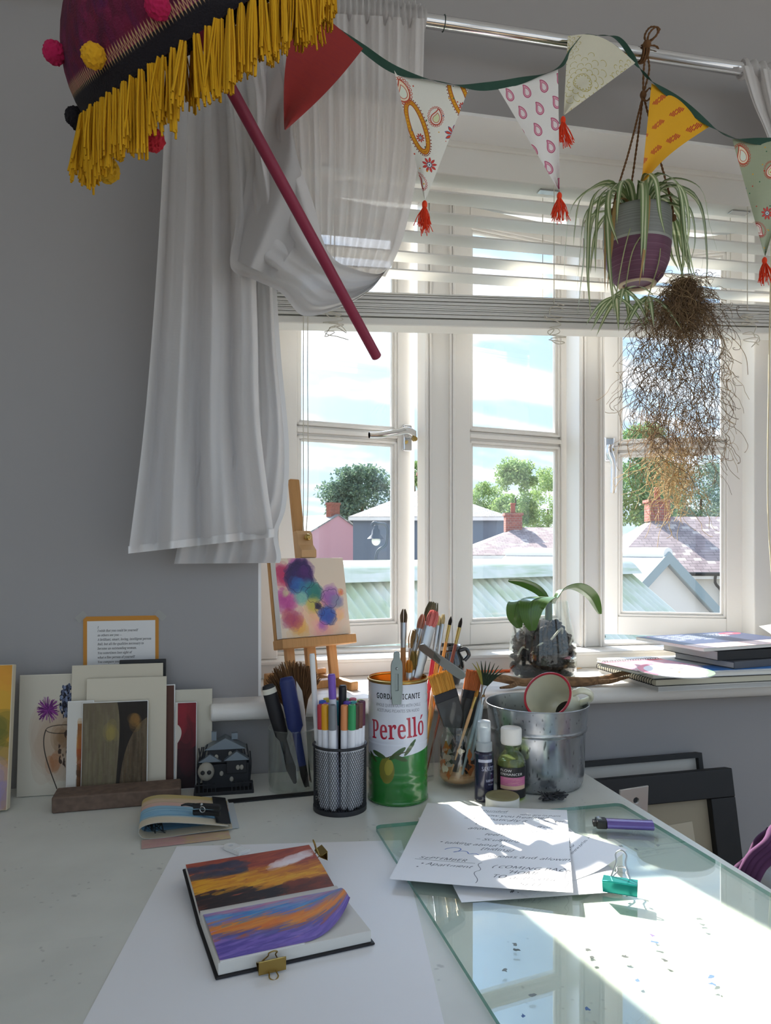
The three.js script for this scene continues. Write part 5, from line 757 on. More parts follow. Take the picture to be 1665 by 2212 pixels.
{ // painted paper folded over into a loop
  const a = onY(300, 1818, TY), b = onY(488, 1800, TY), g = thing('painted_paper', 'pastel painted paper folded over in a loop under the bulldog clip', 'paper', [(a.x + b.x) / 2, TY + 0.001, 0.165]); g.rotation.y = 4 * R;
  const t = canvasTex(512, 512, (k, w, h) => { const r = mulberry(44); for (let i = 0; i < 2200; i++) { const y = r() * h, f = y / h + (r() - 0.5) * 0.06, c = f < 0.14 ? ['#cfae62', '#b6b088'] : f < 0.3 ? ['#c9c2a2', '#d8b49c'] : f < 0.42 ? ['#d8a89c', '#d4b8ac'] : f < 0.78 ? ['#8cbad2', '#9cc4d6', '#7aaed0'] : ['#d8cdb4', '#cfc6b0']; k.globalAlpha = 0.5; k.fillStyle = c[i % c.length]; k.fillRect(r() * w - 60, y, 60 + r() * 120, 3 + r() * 8); } k.globalAlpha = 1; k.strokeStyle = '#4a4a48'; k.lineWidth = 2; k.beginPath(); for (let i = 0; i < 60; i++) k.lineTo(330 + r() * 60, 90 + r() * 360); k.stroke(); for (let i = 0; i < 3; i++) { k.beginPath(); for (let x = 0; x < w; x += 8) k.lineTo(x, 150 + i * 120 + 8 * Math.sin(x * 0.03 + i)); k.stroke(); } });
  const prof = spline([[0.062, 0.004], [0.02, 0.003], [-0.045, 0.001], [-0.06, 0.008], [-0.058, 0.019], [-0.035, 0.0235], [0.01, 0.017], [0.056, 0.0075]]);
  part(g, 'sheet', slabOf(48, 6, (u, v) => { const q = prof(1 - u); return V(q.x, q.y, (0.5 - v) * 0.118 + q.y * 0.3); }, 0.0006), mat('#ffffff', 0.85, { map: t }));
  part(g, 'black_border', slabOf(4, 2, (u, v) => V(0.040 + u * 0.020, 0.0135 - u * 0.004, (0.5 - v) * 0.112), 0.0006), M.black, 'black painted edge strip'); part(g, 'under_page', span(-0.03, 0.072, 0, 0.0006, -0.062, 0.05), mat('#c6ced2', 0.85), 'pale blue page below');
  const q = onY(440, 1795, TY + 0.02), c = thing('bulldog_clip', 'black metal bulldog clip on the folded pastel paper', 'clip', [g.position.x + 0.03, TY + 0.0205, 0.196]); c.rotation.y = -25 * R;
  const plate = (s) => extrude([[-0.02, -0.001], [-0.012, 0.004], [0.016, 0.006], [0.021, 0.002], [0.021, -0.004], [-0.006, -0.004], [-0.016, -0.007]], 0.004, 0.0006).rotateX(-Math.PI / 2).translate(0, s * 0.0045 + 0.003, 0);
  part(c, 'jaw', plate(-1), M.black); part(c, 'jaw', merge([plate(1), taper([[-0.018, 0.0095, 0], [-0.028, 0.012, 0.006], [-0.031, 0.013, 0.014]], [0.003, 0.0022, 0.0012], 10, 6)]), M.black, 'black jaw with a curved grip'); part(c, 'spring', new THREE.TorusGeometry(0.004, 0.0011, 6, 18).translate(-0.004, 0.006, 0.004), M.steel); part(c, 'rivet', new THREE.SphereGeometry(0.0022, 12, 8).translate(-0.006, 0.0125, 0.003), M.steel);
}
{
  const t = canvasTex(512, 64, (k, w, h) => { const r = mulberry(9); k.fillStyle = '#c9a59c'; k.fillRect(0, 0, w, h); for (let i = 0; i < 200; i++) { const x = r() * w; k.globalAlpha = 0.4; k.fillStyle = x < 220 ? '#c99c98' : x < 400 ? '#c9b284' : '#cfc08a'; k.fillRect(x, r() * h, 50, 6); } });
  rectOn('painted_paper', 'flat pink and ochre painted paper strip beside the notebook', 'paper', mat('#ffffff', 0.85, { map: t }), -0.055, 0.237, 0.115, 0.03, 6 * R, TY + 0.0011);
}

// ---------- pots and bottles ----------
const jarGlass = M.glass;
function brush(label, foot, tip, o = {}) { // paint brush: handle, ferrule, bristles; foot and tip are points in the room
  const d = tip.clone().sub(foot), L = d.length(), g = thing(o.name ?? 'paint_brush', label, 'brush', foot, { group: o.group ?? 'paint brushes standing in the pots' }); aim(g, d, o.twist ?? 0);
  const w = o.w ?? 0.004, hb = o.hb ?? 0.02, hf = o.hf ?? 0.028, fl = o.flat ?? 1, yb = L - hb, yf = yb - hf, sc = (q, k) => q.scale(1, 1, k);
  part(g, 'handle', sc(lathe([[0, 0], [w * 0.35, 0.002], [w * 0.5, yf * 0.3], [w * (o.belly ?? 0.95), yf * 0.82], [w * 0.8, yf], [0, yf]], 14), o.handleFlat ?? 1), o.handle ?? M.wood);
  if (hf) part(g, 'ferrule', sc(lathe([[w * 0.78, yf - 0.002], [w * 0.86, yf + hf * 0.2], [w * 0.8, yf + hf * 0.24], [w * 0.9, yf + hf * 0.34], [w * (o.head ?? 1), yb], [0, yb]], 16), fl), o.ferrule ?? M.steel, 'metal ferrule');
  const r = mulberry(o.seed ?? 1), hw = w * (o.head ?? 1), bs = [], nb = o.nb ?? 26, tipw = o.tip ?? 0.3;
  for (let i = 0; i < nb; i++) { const a = r() * 6.28, q = Math.sqrt(r()) * 0.9, x = Math.cos(a) * q * hw, z = Math.sin(a) * q * hw * fl; bs.push(taper([[x, yb - 0.001, z], [x * (1 + tipw) * 0.9, yb + hb * 0.5, z * (1 + tipw)], [x * tipw * 2, L - hb * 0.12 * r(), z * tipw * 2]], [hw * 0.13, hw * 0.14, hw * 0.05], 5, 4)); }
  part(g, 'bristles', merge(bs), o.bristle ?? mat('#8a6a44', 0.9), o.bristleLabel);
  return g;
}
const dark = mat('#1b1a1e', 0.5), redWood = mat('#7a3a24', 0.45), orangeWood = mat('#c98a3c', 0.45), pinkHair = mat('#e08078', 0.9), tan = mat('#a5804f', 0.9), paleHair = mat('#cbb98e', 0.9), blackHair = mat('#231c18', 0.9), goldHair = mat('#c88a32', 0.8);
const cylGlass = (name, label, c, r, h, o = {}) => { const g = thing(name, label, o.cat ?? 'jar', [c[0], TY, c[1]]); part(g, 'glass', lathe([[0, 0.0005], [r * 0.9, 0.0005], [r * 0.98, 0.003], [r, 0.01], [r, h - 0.001], [r - 0.0008, h], [r - 0.0018, h - 0.001], [r - 0.0018, 0.008], [r * 0.85, 0.0055], [0, 0.0055]], 56), jarGlass); part(g, 'rim', new THREE.TorusGeometry(r - 0.0006, 0.0011, 8, 64).rotateX(Math.PI / 2).translate(0, h, 0), jarGlass); return g; };
{ // glass with hand brush, blue and black handles
  const cx = 0.104, cz = 0.052, f = (x, z, y = 0.008) => V(cx + x, TY + y, cz + z), T = (px, py, z) => onZ(px, py, z);
  cylGlass('glass_tumbler', 'clear straight glass tumbler holding the dusty brushes', [cx, cz], 0.0405, 0.102, { cat: 'glass' });
  const tool = (name, label, foot, tip, r0, r1, m, sx = 1) => { const d = tip.clone().sub(foot), L = d.length(), g = thing(name, label, 'brush', foot, { group: 'brushes in the straight glass' }); aim(g, d); return [g, L]; };
  { const [g, L] = tool('large_brush', 'large brush with a thick black handle in the straight glass', f(0.004, 0.0), T(578, 1478, 0.07)); part(g, 'handle', lathe([[0, L], [0.009, L - 0.002], [0.0115, L - 0.012], [0.012, L * 0.7], [0.0105, L * 0.5], [0.006, L * 0.45], [0.006, L * 0.22], [0, L * 0.2]], 18).scale(1, 1, 0.7), dark); part(g, 'bristles', lathe([[0.006, L * 0.3], [0.008, L * 0.16], [0.003, 0.002], [0, 0]], 12).scale(1, 1, 0.5), blackHair); part(g, 'tape', lathe([[0.0117, L * 0.915], [0.0112, L * 0.965]], 18).scale(1, 1, 0.72), M.cream, 'band of pale tape'); }
  { const [g, L] = tool('large_brush', 'large brush with a dark blue handle in the straight glass', f(0.02, 0.021), T(618, 1462, 0.078)); part(g, 'handle', lathe([[0, L], [0.010, L - 0.001], [0.0125, L - 0.008], [0.013, L * 0.75], [0.0125, L * 0.55], [0.007, L * 0.5], [0.006, L * 0.2], [0, L * 0.2]], 18).scale(1, 1, 0.6), mat('#1f2c66', 0.45)); part(g, 'bristles', lathe([[0.006, L * 0.24], [0.006, 0.02], [0.003, 0.001], [0, 0]], 12).scale(1, 1, 0.5), blackHair); }
  { const [g, L] = tool('fan_hand_brush', 'wide fan shaped hand brush with stiff brown bristles', f(0.026, -0.006), T(622, 1425, 0.035)); const r = mulberry(17), bs = []; for (let i = 0; i < 420; i++) { const a = (r() - 0.5) * 1.7, q = L * (0.93 + 0.08 * r()), y0 = L * 0.42, k = (q - y0); bs.push(tube([[Math.sin(a) * 0.008, y0, (r() - 0.5) * 0.008], [Math.sin(a) * k * 0.3, y0 + k * 0.5, (r() - 0.5) * 0.012], [Math.sin(a) * k * 0.55, y0 + Math.cos(a) * k * 0.98, (r() - 0.5) * 0.018]], 0.0006, 5, 3)); } part(g, 'bristles', merge(bs), mat('#7d5836', 0.9), 'spread of stiff brown bristles', 'stuff'); part(g, 'handle', lathe([[0, 0], [0.005, 0.003], [0.0065, L * 0.3], [0.009, L * 0.44], [0, L * 0.46]], 14), mat('#8a5f3c', 0.6)); }
  { const [g, L] = tool('palette_scraper', 'white handled scraper with a pointed blade in the straight glass', f(0.022, 0.012), T(645, 1470, 0.055)); part(g, 'handle', lathe([[0, 0], [0.004, 0.004], [0.0055, L * 0.4], [0.0065, L * 0.72], [0.004, L * 0.8], [0, L * 0.81]], 14).scale(1, 1, 0.6), mat('#d8cfc8', 0.5)); part(g, 'blade', extrude([[-0.006, L * 0.74], [0.006, L * 0.74], [0.004, L * 0.9], [-0.004, L]], 0.0012).translate(0, 0, -0.0006), mat('#c9c4bf', 0.35, { metalness: 0.6 })); }
  for (const [dx, dz, px, py] of [[0.03, 0.0, 648, 1560], [0.024, 0.022, 640, 1570]]) brush(px > 645 ? 'thin dark brush leaning inside the straight glass by its rim' : 'thin dark brush standing under the scraper in the straight glass', f(dx, dz), T(px, py, cz), { w: 0.003, handle: dark, bristle: blackHair, seed: px });
}
{ // mesh pot with felt tip pens
  const cx = 0.166, cz = 0.157, r = 0.0398, h = 0.098, g = thing('mesh_pen_pot', 'black metal mesh pot full of felt tip pens', 'pen pot', [cx, TY, cz]);
  const n = 66, rows = 46, wires = [];
  for (const s of [-1, 1]) for (let i = 0; i < n; i++) { const a0 = i / n * 6.2832; const pts = []; for (let k = 0; k <= 8; k++) { const y = 0.006 + (h - 0.01) * k / 8, a = a0 + s * k / 8 * 1.15; pts.push(V(Math.cos(a) * r, y, Math.sin(a) * r)); } wires.push(new THREE.TubeGeometry(new THREE.CatmullRomCurve3(pts), 10, 0.00044, 3)); }
  const mm = mat('#3d3e42', 0.45, { metalness: 0.7 });
  part(g, 'wire_mesh', merge(wires), mm, 'fine diamond wire mesh', 'stuff'); part(g, 'rim', new THREE.TorusGeometry(r, 0.0022, 8, 60).rotateX(Math.PI / 2).translate(0, h, 0), mm); part(g, 'base', merge([cyl(r, r, 0.004, 48).translate(0, 0.0002, 0), lathe([[r + 0.0006, 0], [r + 0.0008, 0.007], [r, 0.007]], 48)]), mm);
  // pens: [colour name, hex, dx, dz, extra height, kind]
  const pens = [['red', '#c33a4a', -0.029, 0.010], ['amber', '#e8a51e', -0.024, 0.018], ['grey', '#7e8084', -0.015, 0.0265], ['orange', '#e8945c', 0.003, 0.024], ['green', '#2f9a5c', 0.013, 0.029], ['dark brown', '#4a352a', 0.0195, 0.02], ['brown', '#6b3f33', 0.0255, 0.0165], ['plum', '#5d1f3d', 0.031, 0.007], ['lime', '#b9c94a', 0.032, -0.008], ['sky blue', '#5aa0dc', -0.014, 0.012], ['magenta', '#a54fc0', -0.02, 0.002], ['royal blue', '#3466c8', -0.024, -0.012], ['violet', '#5b3fae', 0.009, 0.008], ['teal', '#3f9aa0', 0.0, -0.008], ['pink', '#d86a80', 0.022, -0.018], ['pale green', '#8ac49c', 0.013, -0.027], ['tan', '#c9a26a', 0.004, -0.03], ['rust', '#b5542c', -0.006, -0.026], ['turquoise', '#3fb5b0', 0.02, 0.0], ['yellow', '#e0cf4a', -0.016, -0.025], ['navy', '#26305e', 0.008, -0.016]];
  const wb = mat('#e9e9ee', 0.4), L = 0.158, bodyG = lathe([[0, 0], [0.0035, 0.0006], [0.0056, 0.005], [0.0056, L - 0.036], [0, L - 0.036]], 18), capG = lathe([[0.0058, L - 0.037], [0.0061, L - 0.036], [0.0058, L - 0.003], [0.0052, L], [0.0034, L], [0.003, L - 0.003], [0, L - 0.003]], 20);
  pens.forEach(([nm, hex, dx, dz], i) => { const foot = V(cx + dx * 0.92, TY + 0.0048, cz + dz * 0.92), lift = 0.985 + 0.02 * ((i * 37) % 5) / 5, tipp = V(cx + dx * 1.04, TY + L, cz + dz * 1.04), p = thing('felt_tip_pen', `white felt tip pen with a ${nm} cap in the mesh pot`, 'pen', foot, { group: 'felt tip pens in the mesh pot' }); aim(p, tipp.sub(foot)); p.scale.y = lift; part(p, 'barrel', bodyG, wb); part(p, 'cap', capG, mat(hex, 0.35), nm + ' plastic cap'); });
  const tall = (label, hex, barrel, px, py, dx, dz, rr, capL) => { const foot = V(cx + dx, TY + 0.0048, cz + dz), tip = onZ(px, py, cz + dz), d = tip.clone().sub(foot), LL = d.length(), p = thing('felt_tip_pen', label, 'pen', foot, { group: 'felt tip pens in the mesh pot' }); aim(p, d); part(p, 'barrel', lathe([[0, 0], [rr * 0.7, 0.001], [rr, 0.006], [rr, LL - capL], [0, LL - capL]], 18), barrel); part(p, 'cap', lathe([[rr * 1.02, LL - capL - 0.001], [rr * 1.06, LL - 0.004], [rr * 0.9, LL], [0, LL]], 18), mat(hex, 0.35)); };
  tall('tall pen with a violet cap sticking out of the mesh pot', '#7c56b8', mat('#cfd0dc', 0.4), 716, 1456, -0.006, 0.014, 0.0055, 0.036);
  tall('black capped marker standing in the mesh pot', '#1c1c20', dark, 740, 1480, 0.003, 0.0, 0.0058, 0.04);
  { const foot = V(cx - 0.027, TY + 0.0048, cz - 0.016), tip = onZ(674, 1415, cz - 0.02), d = tip.clone().sub(foot), LL = d.length(), p = thing('white_pencil', 'long white pencil standing in the mesh pot', 'pencil', foot); aim(p, d); part(p, 'barrel', lathe([[0, 0], [0.004, 0.004], [0.0042, LL - 0.001], [0, LL]], 12), mat('#f0efec', 0.4)); part(p, 'tip', cyl(0.0042, 0.0036, 0.004, 12).translate(0, LL - 0.002, 0), M.white); }
}
{ // olive tin with brushes
  const cx = 0.263, cz = 0.127, r = 0.0468, h = 0.192, g = thing('food_tin', 'tall white and green olive tin used as a brush pot', 'tin', [cx, TY, cz]); g.rotation.y = -12 * R;
  const t = canvasTex(2048, 1024, (k, w, h2) => {
    k.fillStyle = '#dfe1ea'; k.fillRect(0, 0, w, h2); const gy = 590; k.fillStyle = '#2f7a34'; k.beginPath(); k.moveTo(0, gy + 40); for (let x = 0; x <= w; x += 16) k.lineTo(x, gy + 40 * Math.cos((x - 760) / 330)); k.lineTo(w, h2); k.lineTo(0, h2); k.fill();
    const cx2 = w * 0.5; k.textAlign = 'center'; k.fillStyle = '#26262c'; k.font = 'bold 62px sans-serif'; k.fillText('GORDAL PICANTE', cx2, 150);
    k.fillStyle = '#5c5e6a'; k.font = '33px sans-serif'; k.fillText('WHOLE QUEEN OLIVES WITH CHILLI', cx2, 212); k.fillText('ACEITUNAS PICANTES SIN HUESO', cx2, 256);
    k.save(); k.translate(cx2, 470); k.rotate(-0.05); k.fillStyle = '#b3203a'; k.font = 'bold 215px serif'; k.scale(0.86, 1); k.fillText('Perelló', 0, 0); k.restore();
    k.fillStyle = '#7c7a2a'; k.beginPath(); k.ellipse(cx2 - 130, 730, 88, 108, 0, 0, 7); k.fill(); k.fillStyle = '#a39a34'; k.beginPath(); k.ellipse(cx2 - 105, 705, 48, 66, 0.3, 0, 7); k.fill();
    k.fillStyle = '#3f5a2c'; for (const [x, y, a, s] of [[cx2 - 230, 610, 0.2, 1], [cx2 - 10, 590, -0.5, 1.1], [cx2 + 130, 545, -0.75, 1], [cx2 + 20, 628, 0.25, 0.9], [cx2 - 320, 640, 0.5, 0.8]]) { k.save(); k.translate(x, y); k.rotate(a); k.scale(s, s); k.beginPath(); k.ellipse(0, 0, 92, 20, 0, 0, 7); k.fill(); k.restore(); } k.strokeStyle = '#4a4a26'; k.lineWidth = 8; k.beginPath(); k.moveTo(cx2 - 130, 630); k.quadraticCurveTo(cx2 - 60, 600, cx2 + 120, 570); k.stroke();
  });
  const pr = [[r * 0.97, 0], [r * 1.02, 0.002], [r * 1.02, 0.005], [r * 0.99, 0.007], [r, 0.012]]; for (const y of [0.028, 0.04, 0.052]) pr.push([r, y - 0.003], [r * 0.975, y], [r, y + 0.003]); pr.push([r, 0.085], [r * 0.99, 0.088], [r, 0.092]); for (const y of [0.096, 0.155, 0.167]) pr.push([r, y - 0.002], [r * 0.982, y], [r, y + 0.002]); pr.push([r, h - 0.006]);
  const wall = lathe(pr, 72); { const p = wall.attributes.position, uv = wall.attributes.uv; for (let i = 0; i < p.count; i++) uv.setXY(i, uv.getX(i) + 0.5, p.getY(i) / h); }
  part(g, 'wall', wall, mat('#ffffff', 0.22, { map: t, clearcoat: 0.6, clearcoatRoughness: 0.1 }), 'glossy printed tin wall');
  part(g, 'inside', lathe([[r - 0.0012, h], [r - 0.0012, 0.003], [0, 0.003]], 60), mat('#c98a3a', 0.3, { metalness: 0.85 }), 'golden lacquered inside'); part(g, 'rim', new THREE.TorusGeometry(r, 0.0018, 8, 64).rotateX(Math.PI / 2).translate(0, h - 0.003, 0), M.brass, 'rolled metal rim');
  // hinged steel clip hooked on the tin
  const cp = onZ(857, 1470, cz + r + 0.004), cl = thing('metal_clip', 'galvanised steel spring clip hooked over the tin rim', 'clip', [cp.x, TY + 0.158, cz + r + 0.0016]); const arm = new THREE.Shape(); arm.moveTo(-0.0065, 0.0); arm.lineTo(0.0065, 0.0); arm.lineTo(0.0085, 0.02); arm.lineTo(0.0085, 0.056); arm.quadraticCurveTo(0.0085, 0.064, 0.0045, 0.068); arm.lineTo(0.0045, 0.073); arm.absarc(0, 0.075, 0.0045, 0, Math.PI, false); arm.lineTo(-0.0045, 0.068); arm.quadraticCurveTo(-0.0085, 0.064, -0.0085, 0.056); arm.lineTo(-0.0085, 0.02); arm.closePath(); const slot = new THREE.Path(); slot.moveTo(-0.0028, 0.02); slot.lineTo(0.0028, 0.02); slot.lineTo(0.0028, 0.046); slot.lineTo(-0.0028, 0.046); slot.closePath(); arm.holes.push(slot);
  const zinc = mat('#868e8d', 0.4, { metalness: 0.85 }); part(cl, 'front_arm', extrude(arm, 0.002, 0.0005), zinc); part(cl, 'slot_plate', span(-0.0035, 0.0035, 0.018, 0.048, -0.0004, 0.0006), zinc); part(cl, 'rivet', new THREE.SphereGeometry(0.0022, 12, 8).translate(0, 0.054, 0.003), M.steel); part(cl, 'back_arm', span(-0.006, 0.006, 0.03, 0.055, -0.008, -0.0065, 0.0004), zinc); part(cl, 'bridge', span(-0.006, 0.006, 0.052, 0.0555, -0.008, 0.001, 0.0005), zinc);
  const f = (x, z) => V(cx + x, TY + 0.006, cz + z), T = (px, py, dz = 0) => onZ(px, py, cz + dz);
  brush('round brush with brown hair and tan handle in the olive tin', f(0.008, -0.01), T(872, 1315, -0.02), { w: 0.0052, hb: 0.022, hf: 0.04, bristle: mat('#6d5a44', 0.9), handle: mat('#a8794a', 0.5), seed: 2 });
  brush('flat brush with worn pink hair and wide steel ferrule in the olive tin', f(-0.022, 0.02), T(938, 1318, 0.0), { w: 0.0085, flat: 0.4, hb: 0.026, hf: 0.085, handle: mat('#a5684c', 0.6), bristle: pinkHair, seed: 3, nb: 60, tip: 0.45, handleFlat: 0.5 });
  brush('slim brush with peach hair in the olive tin', f(-0.028, -0.008), T(914, 1326, -0.016), { w: 0.0052, hb: 0.024, hf: 0.04, handle: mat('#b08458', 0.5), bristle: mat('#c98c74', 0.9), seed: 4 });
  brush('large flat brush with olive grey hair in the olive tin', f(-0.012, -0.026), T(937, 1300, -0.034), { w: 0.0095, flat: 0.35, hb: 0.034, hf: 0.05, handle: mat('#9a8a6a', 0.6), bristle: mat('#6d6a50', 0.9), seed: 5, nb: 70, tip: 0.48 });
  brush('brush with a bushy tan tip in the olive tin', f(-0.002, -0.024), T(898, 1358, -0.02), { w: 0.006, hb: 0.032, hf: 0.03, handle: orangeWood, bristle: tan, seed: 6, head: 1.3, tip: 0.6, nb: 50 });
  brush('short amber handled brush leaning by the clip in the olive tin', f(0.01, 0.02), T(884, 1425, 0.012), { w: 0.005, hb: 0.02, hf: 0.02, handle: orangeWood, bristle: goldHair, seed: 7, nb: 30, tip: 0.45 });
  brush('brush with olive tip just over the tin rim', f(0.014, 0.012), T(893, 1405, 0.0), { w: 0.006, hb: 0.03, hf: 0.02, handle: redWood, bristle: mat('#8a7238', 0.9), seed: 8, nb: 40, tip: 0.45 });
  { const a = T(906, 1394, 0.012), tip = T(1001, 1462, 0.03), p = thing('painting_knife', 'grey steel spatula blade lying across the brushes in the tin', 'palette knife', a), d = tip.clone().sub(a); aim(p, d, 0.4); const L = d.length(); part(p, 'blade', extrude((() => { const s = new THREE.Shape(); s.moveTo(-0.0075, 0.004); s.quadraticCurveTo(0, -0.004, 0.0075, 0.004); s.lineTo(0.0095, L * 0.88); s.quadraticCurveTo(0.009, L + 0.002, 0, L + 0.002); s.quadraticCurveTo(-0.009, L + 0.002, -0.0095, L * 0.88); s.closePath(); return s; })(), 0.0014, 0.0003).translate(0, 0, -0.0007), mat('#9a9c99', 0.42, { metalness: 0.75, bumpMap: grainBump, bumpScale: 0.0003 })); part(p, 'dried_paint', extrude([[-0.006, L * 0.3], [0.003, L * 0.34], [0.006, L * 0.5], [-0.002, L * 0.47]], 0.0003).translate(0, 0, 0.0011), mat('#55564f', 0.9), 'smear of dried paint'); }
}
{ // tall clear jar behind, with thin brushes
  const cx = 0.3245, cz = 0.046, r = 0.021, g = thing('tall_glass_jar', 'tall clear glass jar between the tin and the brush jar', 'jar', [cx, TY, cz]);
  part(g, 'glass', lathe([[0, 0.0006], [r * 0.92, 0.0006], [r, 0.006], [r, 0.12], [r * 0.82, 0.132], [r * 0.82, 0.15], [r * 0.78, 0.15], [r * 0.78, 0.132], [r * 0.92, 0.118], [r * 0.92, 0.007], [0, 0.005]], 44), jarGlass);
  for (const [dx, px, py, h] of [[-0.010, 948, 1329, redWood], [-0.002, 958, 1326, orangeWood]]) brush(dx < -0.005 ? 'red handled brush with a long steel ferrule in the tall jar' : 'orange handled brush with a long steel ferrule in the tall jar', V(cx + dx, TY + 0.008, cz + 0.004), onZ(px, py, cz - 0.03), { w: 0.0042, hb: 0.018, hf: 0.055, handle: dx < -0.005 ? mat('#c4243a', 0.4) : orangeWood, bristle: paleHair, seed: px });
  brush('slim dark tipped brush with a brown handle in the tall jar', V(cx + 0.008, TY + 0.008, cz - 0.004), onZ(997, 1334, cz - 0.03), { w: 0.0034, hb: 0.018, hf: 0.03, handle: redWood, ferrule: M.brass, bristle: blackHair, seed: 61, tip: 0.12 });
  brush('slim dark tipped brush with an amber handle in the tall jar', V(cx, TY + 0.008, cz - 0.008), onZ(974, 1331, cz - 0.035), { w: 0.0032, hb: 0.016, hf: 0.03, handle: orangeWood, ferrule: M.brass, bristle: blackHair, seed: 62, tip: 0.12 });
}
{ // paint stained jar with wide brushes
  const cx = 0.3775, cz = 0.083, r = 0.0345, h = 0.1, g = thing('paint_jar', 'paint stained glass jar holding wide brushes', 'jar', [cx, TY, cz]);
  part(g, 'glass', lathe([[0, 0.0006], [r * 0.86, 0.0006], [r * 0.97, 0.005], [r, 0.014], [r, h * 0.74], [r * 0.95, h * 0.8], [r * 0.86, h * 0.86], [r * 0.86, h * 0.89], [r * 0.9, h * 0.9], [r * 0.9, h * 0.93], [r * 0.86, h * 0.94], [r * 0.88, h], [r * 0.83, h], [r * 0.82, h * 0.88], [r * 0.93, h * 0.74], [r * 0.93, 0.014], [r * 0.8, 0.007], [0, 0.006]], 52), jarGlass);
  const rn = mulberry(29), blobs = (n, y0, y1, col, label) => { for (let i = 0; i < n; i++) { const a0 = rn() * 6.28, y = lerp(y0, y1, rn()), da = 0.12 + 0.28 * rn(), dy = 0.003 + 0.010 * rn(), ph = rn() * 6; part(g, 'paint_stain', grid(8, 3, (u, v) => { const a = a0 + (u - 0.5) * da * 2, q = Math.sin(Math.PI * u) * dy * (0.8 + 0.3 * Math.sin(u * 9 + ph)); return V(Math.cos(a) * r * 0.925, y + (v - 0.5) * 2 * q, Math.sin(a) * r * 0.925); }), mat(col, 0.8), label); } };
  blobs(12, 0.03, 0.072, '#2a2523'); blobs(9, 0.02, 0.06, '#b4632e'); blobs(8, 0.02, 0.07, '#d9c9b4');
  part(g, 'paint_sediment', lathe([[0, 0.0065], [r * 0.78, 0.0075], [r * 0.92, 0.014], [r * 0.92, 0.02], [r * 0.4, 0.017], [0, 0.018]], 40), mat('#c89a6c', 0.6), 'peach paint dried in the bottom');
  const f = (x, z) => V(cx + x, TY + 0.02, cz + z), T = (px, py, dz = 0.004) => onZ(px, py, cz + dz);
  function wide(label, foot, tip, w, col, seed) { const d = tip.clone().sub(foot), L = d.length(), b = thing('flat_brush', label, 'brush', foot, { group: 'wide brushes in the paint jar' }); aim(b, d, 0.05); const hb = 0.034, y1 = L - hb;
    part(b, 'handle', extrude((() => { const s = new THREE.Shape(); s.moveTo(-0.004, 0); s.lineTo(0.004, 0); s.lineTo(0.006, L * 0.3); s.quadraticCurveTo(0.007, L * 0.42, w * 0.9, L * 0.5); s.lineTo(w, y1 - 0.012); s.lineTo(-w, y1 - 0.012); s.lineTo(-w * 0.9, L * 0.5); s.quadraticCurveTo(-0.007, L * 0.42, -0.006, L * 0.3); s.closePath(); return s; })(), 0.005, 0.001).translate(0, 0, -0.0025), mat('#1d1c1e', 0.3, { clearcoat: 0.6 }), 'glossy black handle'); part(b, 'ferrule', span(-w - 0.0006, w + 0.0006, y1 - 0.014, y1, -0.0042, 0.0042, 0.0008), mat('#25242a', 0.3, { metalness: 0.5 }));
    const r2 = mulberry(seed), bs = []; for (let i = 0; i < 240; i++) { const x = (r2() * 2 - 1) * w * 0.97, z = (r2() - 0.5) * 0.006; bs.push(tube([[x, y1 - 0.001, z], [x * 1.02, y1 + hb * 0.5, z], [x * (1.03 + 0.06 * (r2() - 0.5)), L - 0.005 * r2(), z * 1.2]], 0.0007, 4, 3)); } part(b, 'bristles', merge(bs), mat(col, 0.7), 'amber bristles', 'stuff'); part(b, 'bristle_core', span(-w * 0.95, w * 0.95, y1, L - 0.006, -0.002, 0.002), mat(col, 0.7)); }
  wide('wide black flat brush with golden bristles leaning out of the paint jar', f(0.015, 0.004), T(948, 1452), 0.0195, '#d69a3c', 91); wide('wide black flat brush with coppery bristles upright in the paint jar', f(-0.004, -0.006), T(1026, 1448, -0.004), 0.0145, '#c06a34', 92);
  { const tip = T(1058, 1432, 0.012), foot = f(0.0, 0.018), d = tip.clone().sub(foot), L = d.length(), b = thing('fan_brush', 'fan brush with splayed green black bristles in the paint jar', 'brush', foot, { group: 'wide brushes in the paint jar' }); aim(b, d, -0.2); part(b, 'handle', lathe([[0, 0], [0.002, 0.002], [0.0034, L * 0.4], [0.004, L * 0.62], [0.003, L * 0.7], [0, L * 0.7]], 12), mat('#8fa0a8', 0.4)); part(b, 'ferrule', lathe([[0.0034, L * 0.64], [0.0036, L * 0.76], [0.0055, L * 0.8], [0, L * 0.8]], 14), M.steel); const cl2 = [mat('#23301f', 0.9), mat('#93863c', 0.9)]; for (let i = 0; i < 9; i++) { const a = (i - 4) * 0.17, k = L * 0.22; part(b, 'bristle_clump', taper([[Math.sin(a) * 0.004, L * 0.785, 0], [Math.sin(a) * k * 0.6, L * 0.79 + k * 0.5, 0.001], [Math.sin(a) * k * 1.1, L * 0.79 + Math.cos(a) * k, 0]], [0.0016, 0.0022, 0.0004], 8, 6), cl2[i < 2 ? 1 : 0]); } }
  brush('thin tan stick brush leaning across the paint jar', f(-0.018, 0.012), T(1032, 1490, 0.02), { w: 0.003, hb: 0.012, hf: 0.02, handle: mat('#c99c6c', 0.6), bristle: goldHair, ferrule: M.brass, seed: 95 });
  brush('pale blue handled flat brush in the paint jar', f(0.014, 0.012), T(1044, 1500, 0.016), { w: 0.004, hb: 0.004, hf: 0.012, handle: mat('#a9b6bc', 0.4), bristle: tan, seed: 96, belly: 1.1 });
}
